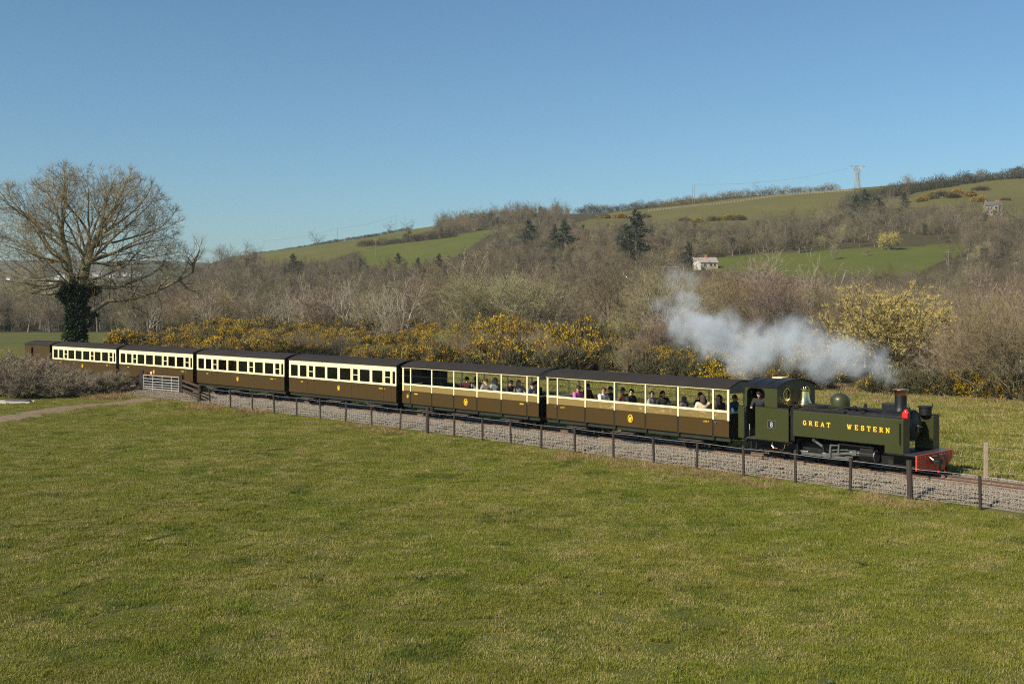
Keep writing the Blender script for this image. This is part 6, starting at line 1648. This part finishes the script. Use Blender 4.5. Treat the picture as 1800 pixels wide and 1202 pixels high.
# ------------------------------------------------------------------ people
def skin_body(joints, bones, radii, head_c, yaw=0.0):
    """one continuous body: tapering limbs and trunk, head with nose, ears and chin, hands with fingers, fused by a voxel remesh"""
    VV, FF = [], []
    tb = bmesh.new(); bmesh.ops.create_icosphere(tb, subdivisions=2, radius=1.0); tv = np.array([v.co[:] for v in tb.verts]); tf = [tuple(v.index for v in f_.verts) for f_ in tb.faces]; tb.free()
    def blob(c, sx, sy, sz):
        b = sum(map(len, VV)); VV.append(tv * [sx, sy, sz] + np.array(c)); FF.extend((a_ + b, b_ + b, c_ + b) for a_, b_, c_ in tf)
    for a, b in bones:      # limbs taper from joint to joint; the trunk is broader than deep
        p, q = Vector(joints[a]), Vector(joints[b]); ra, rb = radii[a], radii[b]
        ra = ra if isinstance(ra, tuple) else (ra, ra); rb = rb if isinstance(rb, tuple) else (rb, rb)
        n = max(3, int((q - p).length / (.55 * min(ra[0], rb[0], ra[1], rb[1]))) + 1)
        for i in range(n + 1):
            t = i / n; x_, y_ = ra[0] + (rb[0] - ra[0]) * t, ra[1] + (rb[1] - ra[1]) * t
            blob(p.lerp(q, t), x_, y_, (x_ + y_) / 2)
    hc = Vector(head_c); ro = Matrix.Rotation(yaw, 3, 'Z')
    def ball(c, s): blob(hc + ro @ Vector(c), *s)
    ball((0, 0, 0), (.092, .082, .118)); ball((.045, 0, -.06), (.055, .055, .055)); ball((.100, 0, -.008), (.018, .018, .026)); ball((.05, 0, .03), (.052, .058, .05))
    for sy in (-1, 1): ball((-.005, sy * .080, -.005), (.016, .014, .032))
    for sy in (-1, 1):
        h = Vector(joints['hand_l' if sy > 0 else 'hand_r'])
        for k in range(4): blob(h + Vector((.05 + .006 * (1 - abs(k - 1.5)), (k - 1.5) * .019, -.012)), .042, .0095, .010)
        blob(h + Vector((.01, -sy * .044, .006)), .030, .012, .012)
    m2 = mesh_np('person_body', np.concatenate(VV), np.array(FF))
    o = bpy.data.objects.new('tmp', m2); COL.objects.link(o)
    md = o.modifiers.new('remesh', 'REMESH'); md.mode = 'VOXEL'; md.voxel_size = .014; md.use_smooth_shade = True
    dg = bpy.context.evaluated_depsgraph_get(); out = bpy.data.meshes.new_from_object(o.evaluated_get(dg)); out.name = 'person_body'
    bpy.data.objects.remove(o)
    return out

SIT = dict(pelvis=(0, 0, .11), waist=(-.01, 0, .27), chest=(-.01, 0, .46), neck=(.01, 0, .64), head=(.03, 0, .72), sh_l=(0, .20, .58), el_l=(.10, .28, .31), wr_l=(.31, .19, .20), hand_l=(.38, .16, .19), sh_r=(0, -.20, .58), el_r=(.10, -.28, .31), wr_r=(.31, -.19, .20), hand_r=(.38, -.16, .19),
           hip_l=(.03, .10, .09), kn_l=(.46, .13, .10), an_l=(.46, .13, -.34), toe_l=(.62, .14, -.37), hip_r=(.03, -.10, .09), kn_r=(.46, -.13, .10), an_r=(.46, -.13, -.34), toe_r=(.62, -.14, -.37))
BONES = [('pelvis', 'waist'), ('waist', 'chest'), ('chest', 'neck'), ('neck', 'head'), ('chest', 'sh_l'), ('sh_l', 'el_l'), ('el_l', 'wr_l'), ('wr_l', 'hand_l'), ('chest', 'sh_r'), ('sh_r', 'el_r'), ('el_r', 'wr_r'), ('wr_r', 'hand_r'),
         ('pelvis', 'hip_l'), ('hip_l', 'kn_l'), ('kn_l', 'an_l'), ('an_l', 'toe_l'), ('pelvis', 'hip_r'), ('hip_r', 'kn_r'), ('kn_r', 'an_r'), ('an_r', 'toe_r')]
RAD = dict(pelvis=(.13, .17), waist=(.12, .155), chest=(.13, .18), neck=.058, head=.055, sh_l=.085, el_l=.058, wr_l=.036, hand_l=.034, sh_r=.085, el_r=.058, wr_r=.038, hand_r=.034, hip_l=.092, kn_l=.066, an_l=.045, toe_l=.04, hip_r=.092, kn_r=.066, an_r=.045, toe_r=.04)
STAND = dict(pelvis=(0, 0, .92), waist=(.02, 0, 1.06), chest=(.06, 0, 1.24), neck=(.10, 0, 1.41), head=(.13, 0, 1.50), sh_l=(.05, .19, 1.36), el_l=(.10, .28, 1.12), wr_l=(.26, .20, 1.02), hand_l=(.33, .18, 1.02), sh_r=(.08, -.19, 1.35), el_r=(.22, -.27, 1.12), wr_r=(.40, -.22, 1.10), hand_r=(.47, -.20, 1.10),
             hip_l=(0, .10, .88), kn_l=(.04, .11, .47), an_l=(0, .11, .08), toe_l=(.16, .13, .04), hip_r=(0, -.10, .88), kn_r=(.02, -.11, .47), an_r=(-.02, -.11, .08), toe_r=(.14, -.13, .04))
def assign(me, neck_z, hip_z, hands):
    for nm in ('skin', 'top', 'legs'): me.materials.append(M['skin'])
    for p in me.polygons:
        c = p.center; k = 1
        if c.z > neck_z: k = 0
        elif min((c - Vector(h)).length for h in hands) < .085: k = 0
        elif c.z < hip_z or c.x > .20 and c.z < hip_z + .07 and min((c - Vector(h)).length for h in hands) > .15: k = 2
        p.material_index = k
SIT_ME = skin_body(SIT, BONES, RAD, (.04, 0, .775)); assign(SIT_ME, .665, .13, (SIT['hand_l'], SIT['hand_r']))
TURN_ME = skin_body(SIT, BONES, RAD, (.04, 0, .775), R(-62)); assign(TURN_ME, .665, .13, (SIT['hand_l'], SIT['hand_r']))
TURB_ME = skin_body(SIT, BONES, RAD, (.04, 0, .775), R(62)); assign(TURB_ME, .665, .13, (SIT['hand_l'], SIT['hand_r']))
STAND_ME = skin_body(STAND, BONES, RAD, (.15, 0, 1.575)); assign(STAND_ME, 1.44, .90, (STAND['hand_l'], STAND['hand_r']))

def cap_mesh(kind_):
    b = MB()
    if kind_ == 'short': b.lathe([(.105 * math.cos(R(a)), .125 * math.sin(R(a))) for a in (-5, 8, 22, 36, 50, 64, 76, 86)], (-.012, 0, .02), 18)
    elif kind_ == 'long':
        b.lathe([(.105 * math.cos(R(a)), .128 * math.sin(R(a))) for a in (0, 14, 28, 42, 56, 70, 82)], (-.014, 0, .02), 18)
        b.lathe([(.10, -.26), (.115, -.18), (.10, -.06), (.095, .06)], (-.055, 0, .02), 14)
    elif kind_ == 'hood':
        b.lathe([(.10, -.16), (.125, -.06), (.125, .05), (.11, .11), (.06, .16), (.01, .18)], (-.022, 0, .0), 18)
    elif kind_ == 'cap':
        b.lathe([(.106 * math.cos(R(a)), .125 * math.sin(R(a))) for a in (5, 20, 36, 52, 66, 78, 87)], (-.006, 0, .02), 18)
        b.prism(circ(.10, 0, .075, 14, .07), .035, .045, 'z')
    m = b.mesh('hair', M['skin'], True)
    return m
HAIR = {k: cap_mesh(k) for k in ('short', 'long', 'hood', 'cap')}
CLOTH = {}
def cloth(c):
    if c not in CLOTH: CLOTH[c] = mat('cloth_%d' % len(CLOTH), c, .9, var=.35, scale=14, bump=.15, bscale=60)
    return CLOTH[c]
def set_mats(o, ms):
    for i, m in enumerate(ms): o.material_slots[i].link = 'OBJECT'; o.material_slots[i].material = m
def person(s, w, rz, top, legs, hair, hcol, label, base=1.09, pose='sit', scale=1.03, face=None, tone=None):
    x, y, a = line(s, w); z = base if pose == 'sit' else .73; me = SIT_ME if pose == 'sit' else STAND_ME; yaw = 0.0
    if pose == 'sit' and -165 < rz < -25: me, yaw = (TURN_ME, R(-62)) if rz > -100 else (TURB_ME, R(62)); rz = 4 if rz > -100 else 176      # looks out of the near side, knees along the coach
    t = link('person', me, None, (x, y, z)); t.rotation_euler = (0, 0, a - math.pi / 2 + R(rz)); t.scale = (scale,) * 3
    tag(t, label, 'person', 'passengers in the train' if pose == 'sit' else None)
    set_mats(t, [tone or M['skin'], cloth(top), cloth(legs)])
    hc = Vector((.04, 0, .775) if pose == 'sit' else (.15, 0, 1.575)); ro = Matrix.Rotation(yaw, 3, 'Z')
    h = link('cap' if hair == 'cap' else 'hood' if hair == 'hood' else 'hair', HAIR[hair], t, hc); h.rotation_euler = (0, 0, yaw); set_mats(h, [cloth(hcol)])
    for sy in (-1, 1): e = link('eye', EYE, t, hc + ro @ Vector((.088, sy * .032, .012)))
    mo = link('mouth', MOUTH, t, hc + ro @ Vector((.092, 0, -.058))); mo.rotation_euler = (0, 0, yaw)
    return t
M['eye'] = mat('eye_dark', (.02, .014, .01), .3); M['mouth'] = mat('lips', (.32, .12, .10), .5)
EYE = MB().lathe([(.001, -.007), (.010, -.004), (.011, .004), (.001, .007)], (0, 0, 0), 8).mesh('eye', M['eye'], True)
MOUTH = MB().box(-.006, .004, -.022, .022, -.005, .005).mesh('mouth', M['mouth'])
DK, NAVY, BR = (.015, .015, .018), (.018, .028, .055), (.045, .025, .014)
for a in [
    (-7.85, .55, -70, (.50, .12, .34), DK, 'cap', DK, 'woman in a pink top and black cap at the rear of the first open coach'),
    (-8.2, -.40, 10, (.10, .022, .018), DK, 'short', BR, 'man in a dark red jacket on the far side behind the pink top'),
    (-6.45, .55, -40, (.72, .70, .68), NAVY, 'short', BR, 'man in a white hooded top looking out of the first open coach'),
    (-6.6, -.10, 180, (.03, .035, .035), DK, 'short', (.05, .045, .04), 'dark coated man behind the white hooded top'),
    (-5.8, .05, 185, (.16, .07, .035), DK, 'short', (.10, .09, .08), 'grey haired person in a brown jacket in the middle of the first open coach'),
    (-5.1, .42, -50, (.02, .02, .022), DK, 'short', DK, 'person in black wearing dark glasses in the middle of the first open coach'),
    (-3.9, .60, -60, (.36, .36, .38), DK, 'short', DK, 'smiling man in a grey and white top near the coach crest'),
    (-3.72, .15, -20, (.025, .025, .03), DK, 'long', BR, 'long haired person in black beside the smiling man'),
    (-2.8, -.05, 180, (.12, .09, .14), NAVY, 'hood', (.10, .09, .13), 'child in a grey hood on the middle bench'),
    (-2.25, -.35, 170, (.02, .035, .075), NAVY, 'short', BR, 'broad person in dark blue on the far side of the first open coach'),
    (-1.45, .55, 150, (.66, .54, .40), DK, 'long', (.06, .045, .03), 'long haired person in a cream sleeved top near the front of the first open coach'),
    (-.78, .45, 175, (.05, .035, .03), DK, 'hood', (.02, .012, .01), 'person in a dark pointed hood at the front end of the first open coach'),
    (-.72, -.35, 10, (.03, .075, .19), DK, 'short', (.09, .07, .06), 'man in a bright blue jacket at the front end near the cab'),
    (-15.1, .25, 160, (.10, .025, .03), DK, 'short', DK, 'man in a maroon jumper in the second open coach'),
    (-14.9, -.15, 170, (.24, .24, .26), DK, 'long', BR, 'person in pale grey beside the maroon jumper'),
    (-13.45, .55, -150, (.28, .25, .22), DK, 'short', BR, 'person in a beige top in the middle of the second open coach'),
    (-13.3, .15, -160, (.30, .31, .33), NAVY, 'hood', (.28, .28, .30), 'hooded person in light grey in the second open coach'),
    (-12.0, .45, -30, (.025, .022, .03), DK, 'cap', DK, 'man in a black cap holding something in the second open coach'),
    (-11.9, .05, -20, (.33, .33, .35), DK, 'long', (.30, .22, .14), 'fair long haired woman in grey beside the black cap'),
    (-10.5, .55, 175, (.22, .22, .25), DK, 'short', DK, 'person in a grey top at the front end of the second open coach'),
    (-10.75, .10, 160, (.02, .02, .022), DK, 'short', BR, 'dark dressed person taking a photograph in the second open coach')]:
    person(*a, scale=.82 if 'child' in a[7] else 1.03)
for a in [
    (-26.5, .45, 40, (.12, .18, .24), DK, 'short', (.2, .19, .18), 'person in a slate blue jacket at a window of the first closed coach'),
    (-24.3, .50, -60, (.66, .66, .66), DK, 'short', BR, 'person in white low at the middle windows of the first closed coach'),
    (-23.1, .05, 170, (.05, .05, .06), DK, 'short', BR, 'dark dressed passenger deep inside the first closed coach'),
    (-21.5, .55, -120, (.50, .34, .46), DK, 'long', BR, 'woman in a pink checked top at the front window of the first closed coach'),
    (-48.4, .55, -80, (.75, .74, .72), DK, 'short', (.5, .48, .45), 'person in white at the rear window of the coach behind the gate'),
    (-43.5, .55, 170, (.70, .74, .50), DK, 'short', BR, 'person in a pale yellow top in the coach behind the gate'),
    (-42.2, .45, 160, (.06, .16, .26), DK, 'short', (.28, .05, .04), 'person in blue with a red cap in the coach behind the gate')]:
    person(*a, base=1.0)
person(1.20, .74, -70, (.022, .022, .024), (.012, .012, .014), 'cap', (.012, .012, .014), 'engine driver in dark overalls and cap leaning at the cab opening', pose='stand', scale=.95)

# ------------------------------------------------------------------ smoke
def smoke():
    key = [(1583, 674, 36.6, 7, 1.3), (1572, 660, 37.2, 17, 1.0), (1545, 642, 38.2, 27, .9), (1505, 630, 39.6, 36, .95), (1460, 624, 41, 40, 1.0), (1410, 612, 42.6, 44, 1.1), (1355, 606, 44.2, 48, 1.15), (1300, 604, 46, 46, 1.2), (1250, 594, 47.6, 43, 1.25), (1212, 574, 49, 36, 1.1), (1192, 548, 50, 27, .6), (1203, 514, 51, 22, .4), (1186, 492, 52, 22, .34), (1190, 468, 52.5, 15, .25)]
    K = np.array(key, float); r = np.random.default_rng(71); pts, rad, den = [], [], []
    for a, b in zip(K[:-1], K[1:]):
        for j in range(9):
            t = (j + r.random()) / 9; q = a + (b - a) * t; k = q[2] / F_PX
            jit = r.normal(0, .34, 3) * q[3] * k
            p = np.array([(q[0] - 900) * k, q[2], CAM_H - (q[1] - V0) * k]) + jit * [1, .8, 1]
            pts.append(p); rad.append(q[3] * k * r.uniform(.6, 1.0)); den.append(q[4] * r.uniform(.7, 1.15))
    for u_, v_, Y, rp, d_ in ((1170, 508, 51.5, 20, .22), (1215, 500, 52, 22, .3), (1205, 530, 51, 26, .4), (1160, 500, 52, 18, .2)):
        k = Y / F_PX; pts.append(np.array([(u_ - 900) * k, Y, CAM_H - (v_ - V0) * k])); rad.append(rp * k); den.append(d_)
    pts = np.array(pts)
    me = bpy.data.meshes.new('smoke'); me.vertices.add(len(pts)); me.vertices.foreach_set('co', pts.astype(np.float32).ravel())
    for nm, v in (('rad', rad), ('den', den)):
        a = me.attributes.new(nm, 'FLOAT', 'POINT'); a.data.foreach_set('value', np.array(v, np.float32))
    o = tag(link('smoke', me), 'pale grey blue smoke trailing back from the chimney and rising at its end', 'smoke', kind='stuff')
    g = bpy.data.node_groups.new('smoke', 'GeometryNodeTree')
    g.interface.new_socket('Geometry', in_out='INPUT', socket_type='NodeSocketGeometry'); g.interface.new_socket('Geometry', in_out='OUTPUT', socket_type='NodeSocketGeometry')
    n = g.nodes; l = g.links; gi = n.new('NodeGroupInput'); go = n.new('NodeGroupOutput')
    pos = n.new('GeometryNodeInputPosition')
    def noise(sc, det, ro=.6):
        t = n.new('ShaderNodeTexNoise'); t.inputs['Scale'].default_value = sc; t.inputs['Detail'].default_value = det; t.inputs['Roughness'].default_value = ro; l.new(pos.outputs[0], t.inputs['Vector']); return t
    def vm(op, a, b=None, sc=None):
        x = n.new('ShaderNodeVectorMath'); x.operation = op
        for i, q in enumerate((a, b)):
            if q is None: continue
            if isinstance(q, tuple): x.inputs[i].default_value = q
            else: l.new(q, x.inputs[i])
        if sc is not None: x.inputs['Scale'].default_value = sc
        return x
    def m(op, a, b=None, c=None):
        x = n.new('ShaderNodeMath'); x.operation = op
        for i, q in enumerate((a, b, c)):
            if q is None: continue
            if isinstance(q, (int, float)): x.inputs[i].default_value = q
            else: l.new(q, x.inputs[i])
        return x.outputs[0]
    # turbulence: push the sample point about with two sizes of noise
    w1 = vm('SCALE', vm('SUBTRACT', noise(.55, 3).outputs['Color'], (.5, .5, .5)).outputs[0], None, 1.6)
    w2 = vm('SCALE', vm('SUBTRACT', noise(1.9, 4).outputs['Color'], (.5, .5, .5)).outputs[0], None, .95)
    q = vm('ADD', vm('ADD', pos.outputs[0], w1.outputs[0]).outputs[0], w2.outputs[0]).outputs[0]
    sn = n.new('GeometryNodeSampleNearest'); l.new(gi.outputs[0], sn.inputs['Geometry']); l.new(q, sn.inputs['Sample Position'])
    def sample(src, t):
        s = n.new('GeometryNodeSampleIndex'); s.data_type = t; l.new(gi.outputs[0], s.inputs['Geometry']); l.new(src, s.inputs['Value']); l.new(sn.outputs[0], s.inputs['Index']); return s.outputs[0]
    def named(nm):
        x = n.new('GeometryNodeInputNamedAttribute'); x.data_type = 'FLOAT'; x.inputs['Name'].default_value = nm; return x.outputs[0]
    pos2 = n.new('GeometryNodeInputPosition')
    d = vm('DISTANCE', q, sample(pos2.outputs[0], 'FLOAT_VECTOR')).outputs['Value']
    x = m('DIVIDE', d, sample(named('rad'), 'FLOAT'))
    fall = n.new('ShaderNodeMapRange'); fall.interpolation_type = 'SMOOTHSTEP'; fall.inputs[1].default_value = 1.12; fall.inputs[2].default_value = .35; l.new(x, fall.inputs[0])
    det = n.new('ShaderNodeMapRange'); det.inputs[1].default_value = .36; det.inputs[2].default_value = .66; det.inputs[3].default_value = .04; det.inputs[4].default_value = 1.6; l.new(noise(2.1, 6, .7).outputs['Fac'], det.inputs[0])
    dens = m('MULTIPLY', m('MULTIPLY', fall.outputs[0], det.outputs[0]), sample(named('den'), 'FLOAT'))
    dens = m('MAXIMUM', m('SUBTRACT', dens, .02), 0.0)
    vc = n.new('GeometryNodeVolumeCube'); l.new(dens, vc.inputs['Density'])
    lo = pts.min(0) - 1.6; hi = pts.max(0) + 1.6; vc.inputs['Min'].default_value = tuple(lo); vc.inputs['Max'].default_value = tuple(hi)
    for i, ax in enumerate('XYZ'): vc.inputs['Resolution ' + ax].default_value = int((hi[i] - lo[i]) / .11)
    mm = bpy.data.materials.new('smoke'); mm.use_nodes = True; nn = mm.node_tree.nodes; nn.clear()
    pv = nn.new('ShaderNodeVolumePrincipled'); pv.inputs['Color'].default_value = (.80, .86, .94, 1); pv.inputs['Density'].default_value = .85; pv.inputs['Anisotropy'].default_value = 0.0
    out = nn.new('ShaderNodeOutputMaterial'); mm.node_tree.links.new(pv.outputs[0], out.inputs['Volume'])
    sm = n.new('GeometryNodeSetMaterial'); sm.inputs['Material'].default_value = mm
    l.new(vc.outputs[0], sm.inputs[0]); l.new(sm.outputs[0], go.inputs[0])
    me.materials.append(mm)
    md = o.modifiers.new('smoke', 'NODES'); md.node_group = g
smoke()

# ------------------------------------------------------------------ the air
def haze():
    o = MB().box(-2700, 2700, -60, 3700, -2.4, 135).build('haze', None)
    m = bpy.data.materials.new('haze'); m.use_nodes = True; n = m.node_tree.nodes; n.clear()
    pv = n.new('ShaderNodeVolumePrincipled'); pv.inputs['Color'].default_value = (.80, .88, 1.0, 1); pv.inputs['Density'].default_value = HAZE; pv.inputs['Anisotropy'].default_value = .2
    out = n.new('ShaderNodeOutputMaterial'); m.node_tree.links.new(pv.outputs[0], out.inputs['Volume'])
    o.data.materials.append(m)
    tag(o, 'thin spring haze over the valley', 'haze', kind='stuff')
HAZE = .00010
haze()

# ------------------------------------------------------------------ weeds in the pasture
def docks():
    r = np.random.default_rng(91); M['dock'] = mat('dock_leaves', (.060, .085, .025), .6, var=.5, scale=6, trans=.2)
    for j, (u_, v_, lab) in enumerate(((1515, 984, 'dark green dock rosette alone in the grass below the engine'), (1456, 1192, 'dark dock rosette at the bottom edge'), (735, 1015, 'small dock rosette in the middle of the pasture'))):
        Y = F_PX * (CAM_H + .35) / (v_ - V0); x = (u_ - 900) / F_PX * Y
        t = empty('dock_plant', (x, Y, gz(x, Y)), r.uniform(0, 6), lab, 'weed')
        for k in range(11):
            a = 6.283 * k / 11 + r.normal(0, .2); L = r.uniform(.09, .16); w_ = L * .34; d = Vector((math.cos(a), math.sin(a), 0)); n_ = Vector((-d.y, d.x, 0)) * w_ / 2
            p0 = Vector((0, 0, .02)); p1 = d * L * .5 + Vector((0, 0, .10)); p2 = d * L + Vector((0, 0, .06 + r.uniform(-.02, .04)))
            MB().add([p0, p1 - n_, p1 + Vector((0, 0, -.012)), p1 + n_, p2], [(0, 1, 2), (0, 2, 3), (1, 4, 2), (2, 4, 3)]).build('leaf', M['dock'], t)
docks()
